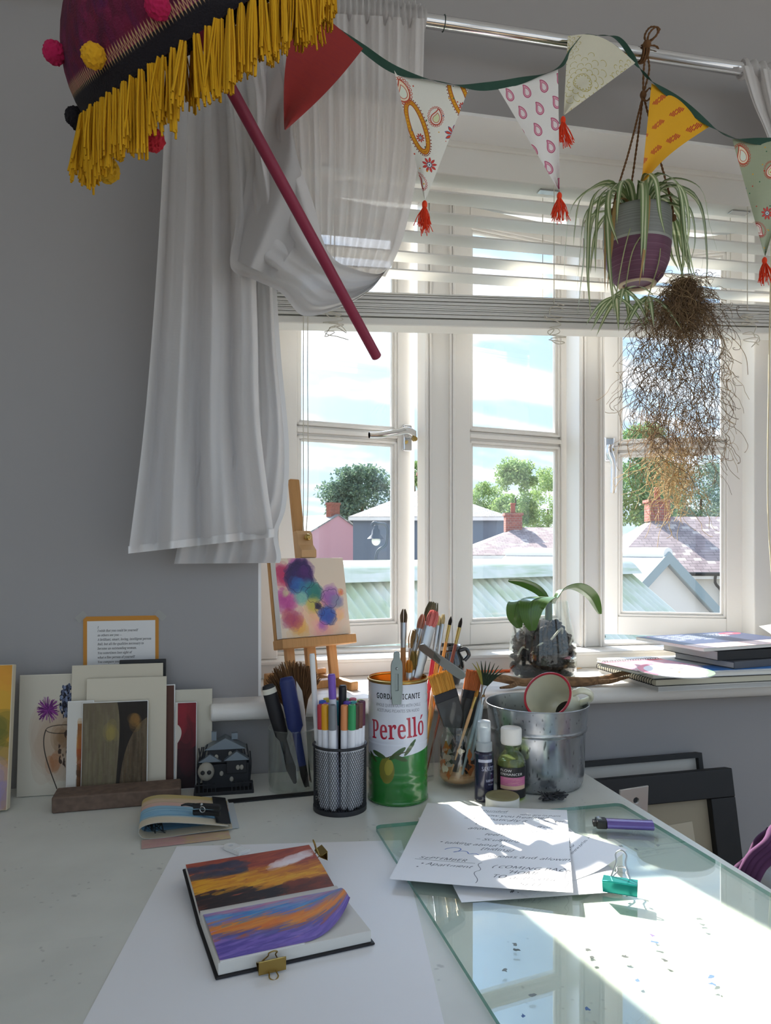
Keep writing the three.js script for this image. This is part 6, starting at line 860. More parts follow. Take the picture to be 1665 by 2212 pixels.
{ // galvanised bucket with an enamel mug inside
  const cx = 0.511, cz = 0.098, h = 0.134, g = thing('metal_bucket', 'dull galvanised bucket standing at the table edge', 'bucket', [cx, TY, cz]);
  const zt = noiseTex(512, 256, (u, v) => { const n = 0.5 + 0.5 * fbm(u * 8, v * 5, 5), sp = simplex.noise(u * 55, v * 30) > 0.82 ? 0.55 : 1, k = (0.52 + 0.26 * n) * sp; return [k * 0.98, k, k * 1.02]; }, true);
  const zm = mat('#ffffff', 0.42, { map: zt, metalness: 0.75, roughnessMap: plasterBump });
  part(g, 'wall', lathe([[0, 0.001], [0.068, 0.001], [0.073, 0.002], [0.0755, 0.008], [0.078, 0.03], [0.0795, h * 0.66], [0.082, h * 0.69], [0.0822, h * 0.72], [0.081, h * 0.74], [0.0855, h], [0.0842, h], [0.0795, h * 0.74], [0.078, h * 0.6], [0.0765, 0.03], [0.072, 0.006], [0, 0.005]], 72), zm);
  part(g, 'rim', new THREE.TorusGeometry(0.0852, 0.0012, 8, 72).rotateX(Math.PI / 2).translate(0, h, 0), zm, 'rolled bucket rim');
  const m = thing('enamel_mug', 'cream enamel mug with a red rim lying in the bucket', 'mug', [cx + 0.016, TY + 0.082, cz - 0.012]); const cream = mat('#e6e3c9', 0.2, { clearcoat: 0.5 });
  part(m, 'cup', lathe([[0, 0], [0.034, 0], [0.038, 0.003], [0.0405, 0.07], [0.0395, 0.07], [0.037, 0.004], [0, 0.0025]], 48), cream, 'cream enamel cup'); part(m, 'rim', new THREE.TorusGeometry(0.0402, 0.0021, 8, 48).rotateX(Math.PI / 2).translate(0, 0.07, 0), mat('#b02a38', 0.25), 'chipped red rim'); part(m, 'handle', tube([[0.038, 0.056, 0], [0.054, 0.06, 0], [0.064, 0.046, 0], [0.06, 0.026, 0], [0.038, 0.016, 0]], 0.0042, 30, 10).scale(1, 1, 1.5), cream); part(m, 'paint_stain', new THREE.CircleGeometry(0.02, 20).rotateX(-Math.PI / 2).translate(0.008, 0.0034, 0.004), mat('#2e2a22', 0.8), 'dark paint dregs');
  m.rotation.set(52 * R, -14 * R, 30 * R, 'YXZ'); m.position.copy(onZ(1182, 1502, cz + 0.012)).sub(V(0, 0.07, 0).applyEuler(m.rotation));
  const rd = thing('metal_rod', 'thin steel rod leaning against the bucket', 'rod', V(0.4455, TY + 0.001, 0.1395)); const e = onZ(1118, 1552, 0.1375).sub(rd.position); aim(rd, e); part(rd, 'shaft', cyl(0.0012, 0.0012, e.length() - 0.002, 8), M.steel); part(rd, 'tip', cyl(0.0019, 0.0015, 0.008, 8).translate(0, e.length() - 0.009, 0), dark);
}
{ // spray bottle
  const t = canvasTex(1024, 512, (k, w, h) => { k.fillStyle = '#1b1c38'; k.fillRect(0, 0, w, h); k.textAlign = 'center'; k.fillStyle = '#b9bccc'; k.fillRect(w / 2 - 130, 70, 260, 30); k.font = '62px serif'; k.fillText('SANCTUARY', w / 2 + 120, 186); k.font = '24px sans-serif'; k.fillText('SPA', w / 2 + 110, 226); k.font = 'bold 34px sans-serif'; k.fillText('SLEEP MIST', w / 2 + 100, 300); k.font = '20px sans-serif'; k.fillText('Pillow spray', w / 2 + 100, 334); k.font = '34px sans-serif'; k.fillText('50 ml', w / 2 - 20, 480); });
  const g = thing('spray_bottle', 'slim dark blue spray bottle with a clear cap', 'bottle', [0.3925, TY, 0.1665]); const body = lathe([[0, 0], [0.0135, 0], [0.015, 0.002], [0.015, 0.072], [0.0135, 0.076], [0.0095, 0.077], [0, 0.077]], 40); { const p = body.attributes.position, uv = body.attributes.uv; for (let i = 0; i < p.count; i++) uv.setXY(i, uv.getX(i) + 0.53, p.getY(i) / 0.077); }
  part(g, 'body', body, mat('#ffffff', 0.2, { map: t, clearcoat: 0.5 }), 'dark blue glossy bottle with white print'); const frost = mat('#e3e9ec', 0.35, { transmission: 0.65, thickness: 0 }); part(g, 'collar', lathe([[0.0095, 0.077], [0.0125, 0.0775], [0.0125, 0.09], [0.0105, 0.0925], [0, 0.0925]], 32), frost, 'ribbed clear collar'); part(g, 'cap', lathe([[0.0105, 0.09], [0.0102, 0.122], [0.009, 0.1238], [0, 0.124]], 32), frost, 'clear plastic cap'); part(g, 'nozzle', lathe([[0.004, 0.09], [0.0075, 0.096], [0.0075, 0.112], [0, 0.113]], 20), M.white);
}
{ // flow enhancer bottle
  const t = canvasTex(1024, 512, (k, w, h) => { k.fillStyle = '#1a191c'; k.fillRect(0, 0, w, h); const x = w / 2; k.fillStyle = '#e8e6e2'; k.font = '54px sans-serif'; k.fillText('FLOW', x - 150, 70); k.fillText('ENHANCER', x - 150, 130); k.fillStyle = '#c46a94'; k.fillRect(x - 150, 160, 330, 150); const r = mulberry(3); for (let i = 0; i < 120; i++) { k.globalAlpha = 0.3; k.fillStyle = ['#e39ab8', '#b85c86', '#e8c4a8', '#d8b088'][i % 4]; const y = 160 + r() * 210; k.fillRect(x - 150 + r() * 250, y, 80, 6); } k.globalAlpha = 1; k.fillStyle = '#d9b89a'; k.fillRect(x - 150, 300, 330, 60); k.fillStyle = '#e8e6e2'; k.font = '30px sans-serif'; k.fillText('75ml  2.5 fl.oz', x - 140, 440); });
  const g = thing('flow_medium_bottle', 'squat clear bottle of pale green liquid with a white cap', 'bottle', [0.4365, TY, 0.169]), cg = mat('#f6ffe6', 0.02, { transmission: 1, thickness: 0 });
  part(g, 'glass', lathe([[0, 0.0006], [0.019, 0.0006], [0.022, 0.003], [0.0222, 0.058], [0.019, 0.068], [0.012, 0.075], [0.0105, 0.078], [0.0105, 0.088]], 44), cg, 'clear bottle'); part(g, 'liquid', lathe([[0, 0.002], [0.019, 0.002], [0.0208, 0.004], [0.0208, 0.056], [0.018, 0.0645], [0, 0.0645]], 44), mat('#eef4c0', 0.03, { transmission: 0.9, thickness: 0 }), 'pale green liquid');
  const lab = lathe([[0.02235, 0.006], [0.02245, 0.054]], 44); { const p = lab.attributes.position, uv = lab.attributes.uv; for (let i = 0; i < p.count; i++) uv.setXY(i, uv.getX(i) + 0.545, (p.getY(i) - 0.006) / 0.048); } part(g, 'label', lab, mat('#ffffff', 0.4, { map: t }), 'black label with pink swatch'); part(g, 'cap', lathe([[0.0105, 0.086], [0.0155, 0.0865], [0.0165, 0.09], [0.0165, 0.109], [0.0155, 0.1115], [0.0145, 0.112], [0, 0.112]], 36), mat('#e9e4dc', 0.45), 'white screw cap');
}
{ const g = thing('round_tin', 'small round white pot with a worn olive lid', 'pot', [0.407, TY, 0.2075]); part(g, 'wall', lathe([[0, 0], [0.024, 0], [0.0256, 0.002], [0.0256, 0.017], [0.025, 0.0185], [0, 0.0185]], 44), mat('#dedcd4', 0.4)); part(g, 'lid', lathe([[0.0254, 0.0185], [0.0245, 0.0198], [0.019, 0.0198], [0.0175, 0.0188], [0.012, 0.0188], [0.0112, 0.0195], [0, 0.0195]], 44), mat('#8d875f', 0.6), 'worn olive lid'); }
{ // dried sprig
  const p = onY(1180, 1722, TY), g = thing('dried_sprig', 'crumpled charcoal grey dried sprig beside the bucket', 'sprig', [p.x - 0.002, TY, p.z + 0.02]), r = mulberry(66), s = [], t = []; for (let i = 0; i < 46; i++) { const a = r() * 3.2 - 0.4, L = 0.01 + 0.018 * r(); s.push(tube([[-0.014 + 0.02 * r(), 0.002, (r() - 0.5) * 0.006], [-0.006 + Math.cos(a) * L * 0.5, 0.005 + 0.009 * r(), (r() - 0.5) * 0.02], [Math.cos(a) * L, 0.003 + 0.012 * r(), (r() - 0.5) * 0.024]], 0.0007, 7, 4)); const q = grid(3, 4, (u, v) => V(Math.cos(a) * L * (0.6 + 0.5 * v) + (u - 0.5) * 0.006 * Math.sin(3.1 * v + 0.1), 0.004 + 0.007 * Math.abs(Math.sin(i * 1.3 + v)), (r() - 0.5) * 0.001 + ((i * 7) % 13 - 6) * 0.0016 + (u - 0.5) * 0.004)); t.push(q); } part(g, 'stalks', merge(s), mat('#3a3a3c', 0.8), null, 'stuff'); part(g, 'leaves', merge(t), mat('#55565a', 0.7), null, 'stuff'); }

// ---------- on the window sill ----------
{ // small table easel
  const g = thing('table_easel', 'small wooden table easel with a brass knob on the sill', 'easel', [X(672, -0.10), SILL, -0.10]); g.rotation.y = 24 * R;
  const tilt = 11 * R, tip = (q) => q.rotateX(-tilt).translate(0, 0.016, 0.012), w = M.wood;
  for (const s of [-1, 1]) part(g, 'foot', span(s * 0.056 - 0.008, s * 0.056 + 0.008, 0, 0.016, -0.068, 0.062, 0.002), w);
  part(g, 'crossbar', span(-0.064, 0.064, 0.0, 0.015, -0.012, 0.01, 0.002), w); part(g, 'crossbar', span(-0.064, 0.064, 0.016, 0.026, -0.066, -0.05, 0.002), w);
  part(g, 'mast', tip(span(-0.0105, 0.0105, 0, 0.385, -0.012, 0, 0.003)), w); part(g, 'back_board', tip(span(-0.078, 0.0, 0.066, 0.226, -0.0, 0.007, 0.002).translate(0.002, 0, 0)), w);
  part(g, 'ledge', tip(span(-0.078, 0.078, 0.062, 0.079, 0, 0.037, 0.002)), w);
  for (const s of [-1, 1]) part(g, 'leg', tip(span(s * 0.045 - 0.009, s * 0.045 + 0.009, 0, 0.066, -0.008, 0.002, 0.002)), w);
  const block = extrude([[0, 0.226], [0.024, 0.228], [0.026, 0.24], [0.0165, 0.252], [0.0165, 0.272], [0.012, 0.279], [0, 0.279]], 0.030, 0.001).rotateY(-Math.PI / 2).translate(0.015, 0, 0);
  part(g, 'clamp_block', tip(block), mat('#c99e6e', 0.55)); part(g, 'knob', tip(merge([new THREE.SphereGeometry(0.0065, 20, 14).translate(0, 0.265, 0.026), cyl(0.003, 0.003, 0.012, 12).rotateX(Math.PI / 2).translate(0, 0.265, 0.014)])), M.brass, 'round brass knob');
  const rear = taper([[0.03, 0.012, -0.058], [0.02, 0.16, -0.058], [0.004, 0.27, -0.052]], [0.006, 0.006, 0.006], 8, 4); part(g, 'rear_leg', rear, w);
  // canvas standing on the ledge
  const t = canvasTex(1024, 1024, (k, W, H) => {
    k.fillStyle = '#e6d4be'; k.fillRect(0, 0, W, H); const r = mulberry(101);
    const wash = (x, y, rad, cols, n, a = 0.14) => { for (let i = 0; i < n; i++) { const q = rad * (0.3 + 0.7 * r()), cx = x + (r() - 0.5) * rad, cy = y + (r() - 0.5) * rad; k.globalAlpha = a; k.fillStyle = cols[i % cols.length]; k.beginPath(); for (let j = 0; j < 22; j++) { const an = j / 22 * 6.283, rr = q * (0.82 + 0.32 * fbm(Math.cos(an) * 1.7 + cx * 0.01, Math.sin(an) * 1.7 + cy * 0.01, 3)); k.lineTo(cx + Math.cos(an) * rr, cy + Math.sin(an) * rr); } k.fill(); } k.globalAlpha = 1; };
    wash(620, 760, 330, ['#f0a070', '#f4c48c', '#f4b0a0', '#f0d0a8'], 50, 0.09); wash(250, 900, 160, ['#f0c050', '#e89a30', '#e8b060'], 24); wash(560, 930, 170, ['#f08a9a', '#f4a0b0', '#f4c0b8'], 22, 0.1); wash(880, 760, 110, ['#f0a0a8', '#f4c8c0', '#f0d060'], 16, 0.1);
    wash(120, 230, 170, ['#c8325a', '#d8486a', '#b02860'], 36); wash(120, 560, 170, ['#b83a8c', '#c84a98', '#9a2a7c', '#d870a8'], 40); wash(170, 780, 150, ['#8c2a6a', '#c0486a', '#d86a5a'], 30); wash(330, 90, 150, ['#c05aa8', '#a83a98', '#e08ab0'], 26); wash(120, 440, 60, ['#c8c890', '#d8d0a0'], 10, 0.2);
    wash(330, 230, 190, ['#2a1c50', '#3a2468', '#241a44', '#4a2a70'], 80, 0.3); wash(420, 200, 150, ['#4a2468', '#6a2c80', '#381c58'], 30); wash(300, 370, 120, ['#2a78b8', '#3a6ab0', '#2a4a90'], 30, 0.2); wash(440, 420, 150, ['#3a8a98', '#2a6a90', '#50a0a8'], 36); wash(330, 520, 110, ['#88c0b0', '#5aa8a0', '#a8d0b8'], 30); wash(550, 460, 130, ['#2a7a70', '#3a8a78', '#205a60'], 34, 0.18); wash(480, 620, 120, ['#a8b450', '#c8b850', '#e0c060'], 26);
    wash(760, 520, 150, ['#9a5aa8', '#b878b8', '#7a3a98', '#c8a0c8'], 44); wash(850, 590, 110, ['#7a90a8', '#8a78b0', '#90a898'], 22); wash(930, 470, 60, ['#d84a6a', '#e8903a'], 12, 0.2); wash(690, 770, 130, ['#24408c', '#3a64b8', '#2a58a8', '#5a5ab0'], 50, 0.2); wash(600, 900, 80, ['#a05ac0', '#c070b0'], 18);
    k.lineCap = 'round'; for (const [x, y, rad] of [[690, 780, 115], [760, 540, 130], [540, 470, 130], [330, 240, 190], [580, 700, 70]]) { k.globalAlpha = 0.35; k.strokeStyle = '#201438'; k.lineWidth = 10; k.beginPath(); for (let j = 0; j <= 50; j++) { const an = j / 50 * 6.283, rr = rad * (0.95 + 0.45 * fbm(Math.cos(an) * 0.9 + x, Math.sin(an) * 0.9 + y, 2)); k.lineTo(x + Math.cos(an) * rr, y + Math.sin(an) * rr); } k.stroke(); } k.globalAlpha = 1;
    wash(560, 640, 50, ['#1c1430', '#2a1c40'], 14, 0.35);
  });
  const S = 0.146, c = thing('canvas', 'square canvas with a bright alcohol ink painting on the easel', 'canvas', [0, 0, 0]); const o = V(0, 0.0796, 0.008).applyAxisAngle(V(1, 0, 0), -tilt).add(V(0, 0.016, 0.012)).applyAxisAngle(V(0, 1, 0), g.rotation.y).add(g.position); c.position.copy(o); c.rotation.set(-tilt, g.rotation.y, 0, 'YXZ');
  part(c, 'stretcher', span(-S / 2, S / 2, 0.0006, S, 0, 0.018, 0.001), mat('#eeece8', 0.85), 'white canvas edges'); part(c, 'painted_front', grid(1, 1, (u, v) => V((u - 0.5) * (S - 0.001), 0.001 + v * (S - 0.0015), 0.0184)), mat('#ffffff', 0.5, { map: t }), 'abstract ink blooms in purple, teal and orange');
}
{ // glass vase with orchid
  const p = onY(1172, 1462, SILL), g = thing('orchid_vase', 'stemless glass vase of dark bark with an orchid', 'vase', [p.x, SILL, p.z]), h = 0.155;
  const prof = [[0.058, 0.001], [0.0655, 0.006], [0.0685, 0.03], [0.0672, 0.06], [0.061, 0.1], [0.0535, 0.135], [0.0505, h]];
  part(g, 'glass', lathe([[0, 0.0008], ...prof, ...prof.slice().reverse().map(([r, y]) => [r - 0.0018, y < 0.004 ? 0.004 : y]), [0, 0.004]], 64), jarGlass, 'clear glass vase wall');
  const rn = mulberry(12), chips = [[], [], []], prf = (y) => { for (let i = 1; i < prof.length; i++) if (y < prof[i][1]) return lerp(prof[i - 1][0], prof[i][0], (y - prof[i - 1][1]) / (prof[i][1] - prof[i - 1][1])); return 0.05; };
  for (let i = 0; i < 1100; i++) { const y = 0.007 + 0.106 * Math.pow(rn(), 0.9), rr = (prf(y) - 0.008) * Math.sqrt(0.25 + 0.75 * rn()), a = rn() * 6.283; if (y > 0.085 && rr > 0.045 - (y - 0.085) * 0.5) continue; chips[i % 3].push(new THREE.DodecahedronGeometry(0.0045 + 0.004 * rn(), 0).scale(1.3, 0.6, 0.9).rotateX(rn() * 6).rotateY(rn() * 6).translate(Math.cos(a) * rr, y, Math.sin(a) * rr)); }
  ['#191513', '#231e1b', '#3d3530'].forEach((c, i) => part(g, 'bark', merge(chips[i]), mat(c, 0.95), 'dark bark chips', 'stuff'));
  part(g, 'bark_core', lathe([[0, 0.006], [0.05, 0.006], [0.055, 0.03], [0.052, 0.07], [0.04, 0.1], [0.015, 0.115], [0, 0.117]], 30), mat('#171412', 1), 'packed dark bark');
  const roots = []; for (let i = 0; i < 9; i++) { const a = i * 0.7 + 0.3, y = 0.02 + 0.09 * rn(); roots.push(tube([[Math.cos(a) * 0.045, y, Math.sin(a) * 0.045], [Math.cos(a + 0.3) * 0.057, y + 0.012, Math.sin(a + 0.3) * 0.057], [Math.cos(a + 0.7) * 0.056, y - 0.01, Math.sin(a + 0.7) * 0.056]], 0.0022, 12, 6)); } roots.forEach((q) => part(g, 'root', q, mat('#b9b8a8', 0.8)));
  part(g, 'stem', taper([[0.012, 0.1, 0], [0.012, 0.13, 0.002], [0.013, 0.152, 0]], [0.009, 0.008, 0.007], 8, 8), mat('#5d6b3c', 0.7));
  const lt = noiseTex(64, 128, (u, v) => { const s = 0.92 + 0.08 * Math.sin(u * 60) * 0.5, m = Math.abs(u - 0.5) < 0.03 ? 0.85 : 1; return [0.36 * s * m, 0.54 * s * m, 0.20 * s * m]; }, true), lm = mat('#ffffff', 0.32, { map: lt, transmission: 0.3, thickness: 0, clearcoat: 0.3 });
  const L = (px, py, z) => onZ(px, py, p.z + z).sub(g.position);
  const leaf = (pts, w, roll) => { const c = new THREE.CatmullRomCurve3(pts); part(g, 'leaf', slabOf(8, 30, (u, v) => { const q = c.getPointAt(v), t = c.getTangentAt(v), s = roll.clone().addScaledVector(t, -roll.dot(t)).normalize(), n = t.clone().cross(s), ww = w * Math.pow(Math.sin(Math.PI * clamp(0.07 + 0.9 * v)), 0.62) * (v < 0.2 ? 0.55 + 2.25 * v : 1), e = (u - 0.5) * 2; return q.addScaledVector(s, e * ww).addScaledVector(n, -Math.abs(e) * ww * 0.22); }, 0.0014), lm, 'glossy green strap leaf'); };
  leaf([L(1193, 1302, 0), L(1215, 1276, 0.01), L(1246, 1270, 0.012), L(1276, 1288, 0.006), L(1296, 1326, 0.0)], 0.018, V(0.25, 0.35, 0.9));
  leaf([L(1188, 1300, -0.005), L(1160, 1272, -0.012), L(1128, 1258, -0.016), L(1098, 1254, -0.02)], 0.0125, V(0.2, 0.6, 0.8));
  leaf([L(1190, 1302, 0.0), L(1155, 1290, 0.02), L(1120, 1300, 0.032), L(1112, 1330, 0.035), L(1122, 1356, 0.034)], 0.025, V(0.75, 0.2, 0.65));
  leaf([L(1194, 1304, 0.004), L(1172, 1290, 0.035), L(1150, 1302, 0.055), L(1146, 1332, 0.06), L(1150, 1362, 0.058)], 0.026, V(0.95, 0.1, 0.3));
}
{ // driftwood branch
  const q = (px, py, z) => onZ(px, py, z), P = [q(1042, 1462, -0.03), q(1085, 1466, -0.028), q(1130, 1474, -0.024), q(1190, 1470, -0.02), q(1250, 1473, -0.02), q(1300, 1468, -0.024), q(1340, 1456, -0.03), q(1364, 1452, -0.034)];
  const low = SILL + 0.008; P.forEach((v) => { v.y = Math.max(v.y, low); });
  const g = thing('driftwood', 'twisted brown driftwood branch lying along the sill', 'branch', [P[3].x, SILL, P[3].z]), bt = noiseTex(128, 256, (u, v) => { const n = 0.5 + 0.5 * fbm(u * 12, v * 3, 4); return [0.36 + 0.34 * n, 0.27 + 0.27 * n, 0.19 + 0.19 * n]; }, true), bm = mat('#ffffff', 0.9, { map: bt, bumpMap: tile(bt, 2, 6), bumpScale: 0.002 });
  partW(g, 'limb', taper(P, [0.005, 0.008, 0.0075, 0.009, 0.0095, 0.008, 0.006, 0.003], 70, 10), bm);
  partW(g, 'twig', taper([q(1275, 1472, -0.02), q(1315, 1472, -0.012), q(1342, 1466, -0.01), q(1358, 1463, -0.012)].map((v) => { v.y = Math.max(v.y, SILL + 0.005); return v; }), [0.007, 0.005, 0.004, 0.002], 30, 8), bm); partW(g, 'twig', taper([q(1120, 1473, -0.024), q(1105, 1482, -0.012), q(1080, 1486, -0.006)].map((v) => { v.y = Math.max(v.y, SILL + 0.004); return v; }), [0.006, 0.004, 0.002], 20, 8), bm);
  partW(g, 'knot', new THREE.SphereGeometry(0.012, 16, 12).scale(1.6, 0.8, 1).translate(q(1212, 1466, -0.02).x, SILL + 0.0115, -0.02), bm);
}
{ // glossy black jug
  const z = -0.1, g = thing('black_jug', 'glossy black ceramic jug with a small handle behind the brushes', 'jug', [X(966, z), SILL, z]), m = mat('#141416', 0.12, { clearcoat: 1 });
  part(g, 'body', lathe([[0, 0.0005], [0.021, 0.0005], [0.024, 0.003], [0.031, 0.02], [0.033, 0.036], [0.030, 0.052], [0.0245, 0.062], [0.0245, 0.068], [0.029, 0.074], [0.0275, 0.0745], [0.0228, 0.068], [0.0228, 0.06], [0.028, 0.05], [0.03, 0.03], [0.02, 0.004], [0, 0.003]], 44), m); part(g, 'handle', tube([[0.023, 0.064, 0.004], [0.036, 0.066, 0.004], [0.042, 0.055, 0.004], [0.033, 0.044, 0.004]], 0.004, 24, 10), m);
}
{ const a = onY(1018, 1449, SILL + 0.004), b = onY(1256, 1447, SILL + 0.004); b.z = a.z = -0.198; const g = thing('orange_pencil', 'orange pencil lying at the back of the sill', 'pencil', [X(1018, -0.198), SILL + 0.0036, -0.198]); const L = X(1256, -0.198) - X(1018, -0.198); part(g, 'barrel', new THREE.CylinderGeometry(0.0035, 0.0035, L - 0.02, 6).rotateZ(Math.PI / 2).translate((L - 0.02) / 2, 0, 0), mat('#e0622c', 0.4)); part(g, 'tip', new THREE.CylinderGeometry(0.0008, 0.0034, 0.02, 10).rotateZ(-Math.PI / 2).translate(L - 0.01, 0, 0), mat('#d9b184', 0.7)); }
// books and sketch pads
function book(name, label, FL, ry, w, d, h, o = {}) { // FL: front corner at the side of the easel, on the surface below
  const ux = V(Math.cos(ry), 0, -Math.sin(ry)), uz = V(Math.sin(ry), 0, Math.cos(ry)), c = FL.clone().addScaledVector(ux, w / 2).addScaledVector(uz, -d / 2), g = thing(name, label, o.cat ?? 'book', c, { group: o.group }); g.rotation.y = ry; if (o.rz) g.rotation.z = o.rz;
  const ct = o.ct ?? 0.001, W = w / 2, D = d / 2;
  part(g, 'pages', span(-W + 0.001, W - 0.002, ct, h - ct, -D + 0.0015, D - 0.0015), o.pages ?? mat('#dcd8cc', 0.9), o.pageLabel); part(g, 'back_cover', span(-W, W, 0, ct, -D, D), o.cover ?? M.black); const fc = part(g, 'front_cover', span(-W, W, h - ct, h, -D, D), o.cover ?? M.black);
  if (o.spine) part(g, 'spine', span(-W, W, 0, h, D - 0.001, D + 0.001, 0.0008), o.cover ?? M.black, 'spine'); // spine faces the room
  if (o.top) part(g, 'cover_print', grid(1, 1, (u, v) => V((u - 0.5) * w * 0.998, h + 0.0003, (0.5 - v) * d * 0.998)), mat('#ffffff', 0.35, { map: o.top }), o.topLabel);
  if (o.coil) for (let i = 0; i < o.coil; i++) part(g, 'coil_ring', coilRing, o.coilMat ?? M.black).position.set(o.coilBack ? lerp(-W + 0.01, W - 0.01, i / (o.coil - 1)) : -W + 0.001, h / 2, o.coilBack ? -D + 0.001 : lerp(-D + 0.008, D - 0.008, i / (o.coil - 1)));
  return g;
}
const coilRing = new THREE.TorusGeometry(0.0062, 0.0007, 5, 14);
{
  const grp = 'books and pads on the sill'; let y = SILL;
  const dirOf = (a, b) => Math.atan2(b.x - a.x, b.z - a.z);
  const b1 = onY(1283, 1446, y + 0.006), f1 = onY(1432, 1498, y), ryA = dirOf(b1, f1) * 0.6;
  book('sketch_pad', 'lowest sketch pad with grey pages under the coil bound pad', V(f1.x, y, 0.06), ryA, 0.31, 0.215, 0.009, { cat: 'pad', group: grp, pages: mat('#bdbcb8', 0.9), cover: mat('#d9d7d2', 0.8) }); y += 0.0092;
  book('sketch_pad', 'coil bound sketch pad with black wire rings', V(f1.x - 0.002, y, 0.056), ryA, 0.3, 0.212, 0.0125, { cat: 'pad', group: grp, pages: mat('#cfc9b4', 0.9), cover: mat('#2b2a28', 0.6), coil: 26, coilMat: M.black }); y += 0.0128;
  const tb = canvasTex(512, 512, (k, w, h) => { k.fillStyle = '#e9ecec'; k.fillRect(0, 0, w, h); k.fillStyle = '#3f86d8'; k.fillRect(60, 330, 452, 150); k.fillStyle = '#9cc8e6'; k.fillRect(20, 120, 220, 160); });
  book('sketch_pad', 'white edged pad with a blue printed cover over the coil bound pad', V(f1.x - 0.004, y, 0.05), ryA - 1 * R, 0.3, 0.21, 0.008, { cat: 'pad', group: grp, pages: mat('#ece9e0', 0.9), cover: mat('#e2e2de', 0.7), top: tb }); y += 0.0084;
  const tp = canvasTex(512, 512, (k, w, h) => { k.fillStyle = '#c98a98'; k.fillRect(0, 0, w, h); const r = mulberry(5); for (let i = 0; i < 200; i++) { k.globalAlpha = 0.25; k.fillStyle = ['#d8707c', '#b8a0c0', '#d8b0b0', '#a8a8d0'][i % 4]; k.fillRect(r() * w, r() * h, 120, 20); } k.globalAlpha = 1; k.strokeStyle = '#5a3040'; k.lineWidth = 3; for (let i = 0; i < 12; i++) { k.beginPath(); k.moveTo(220 + r() * 180, 180 + r() * 220); k.lineTo(260 + r() * 200, 200 + r() * 240); k.stroke(); } k.fillStyle = '#d8434a'; k.fillRect(380, 0, 132, 60); });
  const pp = onY(1372, 1446, y + 0.008); book('sketch_pad', 'small wire bound pad with a pink drawing on its cover', V(pp.x, y, pp.z + 0.012), ryA + 8 * R, 0.15, 0.115, 0.006, { cat: 'pad', group: grp, pages: mat('#e6e2d6', 0.9), cover: mat('#8f9a92', 0.7), top: tp, coil: 22, coilBack: true, coilMat: M.steel }); const yPad = y + 0.0066;
  { const t = canvasTex(512, 512, (k, w, h) => { k.fillStyle = '#e9e6ec'; k.fillRect(0, 0, w, h); k.lineWidth = 46; for (const [a0, a1, c] of [[2.6, 4.6, '#e0748a'], [4.6, 5.6, '#c9cce4'], [0.1, 1.2, '#8cc08c'], [1.2, 2.6, '#d8dcec']]) { k.strokeStyle = c; k.beginPath(); k.arc(256, 256, 236, a0, a1); k.stroke(); } k.fillStyle = '#2c2c34'; for (const [x, y2] of [[200, 180], [270, 190], [330, 210], [300, 250]]) { k.beginPath(); k.ellipse(x, y2, 26, 10, 0.3, 0, 7); k.fill(); } k.strokeStyle = '#e88a6a'; k.lineWidth = 14; k.beginPath(); k.arc(280, 350, 50, 2.8, 5.6); k.stroke(); });
    const e = onY(1448, 1446, yPad + 0.003), g = thing('round_card', 'round printed card with pink and green edge on the pads', 'card', [e.x + 0.002, yPad + 0.0016, e.z + 0.012]); part(g, 'disc', cyl(0.066, 0.066, 0.0014, 48), M.white); const disc = new THREE.CircleGeometry(0.0655, 48).rotateX(-Math.PI / 2).translate(0, 0.0018, 0); part(g, 'printed_face', disc, mat('#ffffff', 0.4, { map: t })); g.rotation.x = 2 * R; }
  // leaning stack further along
  const x2 = f1.x + 0.125; let y2 = y;
  book('book', 'grey hardback lying under the thick black book', V(x2 + 0.055, y2, 0.028), ryA + 10 * R, 0.22, 0.15, 0.014, { group: grp, pages: mat('#cfcac6', 0.9), cover: mat('#54565c', 0.5), spine: true, ct: 0.002 }); y2 += 0.0146;
  book('book', 'thick paperback with a black spine under the magazine', V(x2 + 0.03, y2, 0.014), ryA + 4 * R, 0.23, 0.16, 0.018, { group: grp, pages: mat('#d8d2c6', 0.9), cover: mat('#17171a', 0.5), spine: true }); y2 += 0.0185;
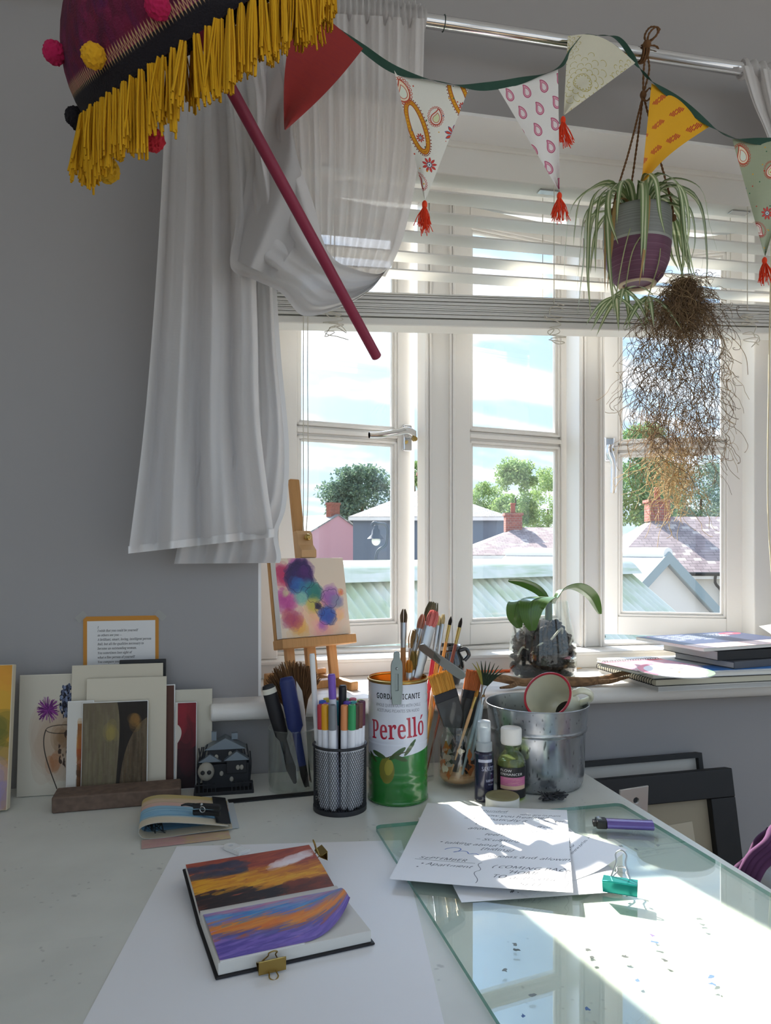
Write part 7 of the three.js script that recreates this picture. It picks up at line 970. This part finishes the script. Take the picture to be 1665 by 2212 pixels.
  const tm = canvasTex(1024, 768, (k, w, h) => { k.fillStyle = '#3c4664'; k.fillRect(0, 0, w, h); k.fillStyle = '#c9ccd8'; for (let i = 0; i < 12; i++) for (let j = 0; j < 9; j++) if (mulberry(i * 17 + j)() > 0.12) k.fillRect(130 + j * 44, 60 + i * 26, 38, 9); k.fillStyle = '#f0eef0'; k.font = 'bold 52px sans-serif'; k.fillText('LANDSCAPE', 590, 120); k.fillText('COLOUR', 600, 180); k.fillText('TODAY', 620, 240); k.fillStyle = '#d8485c'; k.beginPath(); k.ellipse(890, 120, 110, 58, 0, 0, 7); k.fill(); k.fillStyle = '#ffffff'; k.font = 'bold 30px sans-serif'; k.fillText('ISSUE', 845, 130); k.fillStyle = '#e6c9c4'; k.fillRect(0, 560, w, 208); const r = mulberry(8); for (let i = 0; i < 90; i++) { k.globalAlpha = 0.4; k.fillStyle = ['#d88a80', '#c8a8b0', '#f0d8c8', '#8c90b0'][i % 4]; k.fillRect(r() * w, 560 + r() * 208, 140, 14); } k.globalAlpha = 1; k.fillStyle = '#c0343c'; k.fillRect(70, 40, 26, 26); });
  book('magazine', 'navy art magazine with small print on top of the stack', V(x2 - 0.004, y2 + 0.002, 0.02), ryA + 6 * R, 0.26, 0.2, 0.006, { cat: 'magazine', group: grp, pages: mat('#e6e2da', 0.9), cover: mat('#e2dfd8', 0.6), ct: 0.0004, top: tm, topLabel: 'navy printed cover with a red oval', rz: 0.6 * R });
  { const y3 = y2 + 0.012, g = thing('plastic_pocket', 'clear punched plastic pocket with black dots behind the magazine', 'folder', [x2 + 0.29, y2 + 0.012, -0.17]); part(g, 'sleeve', slabOf(8, 3, (u, v) => V(u * 0.2, 0.004 * Math.sin(3 * u), (0.5 - v) * 0.05), 0.0006), mat('#e9e9e9', 0.4)); for (let i = 0; i < 4; i++) part(g, 'hole', cyl(0.006, 0.006, 0.0012, 16).translate(0.03 + i * 0.045, 0.004 * Math.sin(3 * (0.15 + i * 0.22)) + 0.0002, 0.008), M.black); g.rotation.set(24 * R, 6 * R, 0); }
}

scene.traverse((o) => { if (o.isMesh) { o.castShadow = true; o.receiveShadow = true; } });
renderer.render(scene, camera);
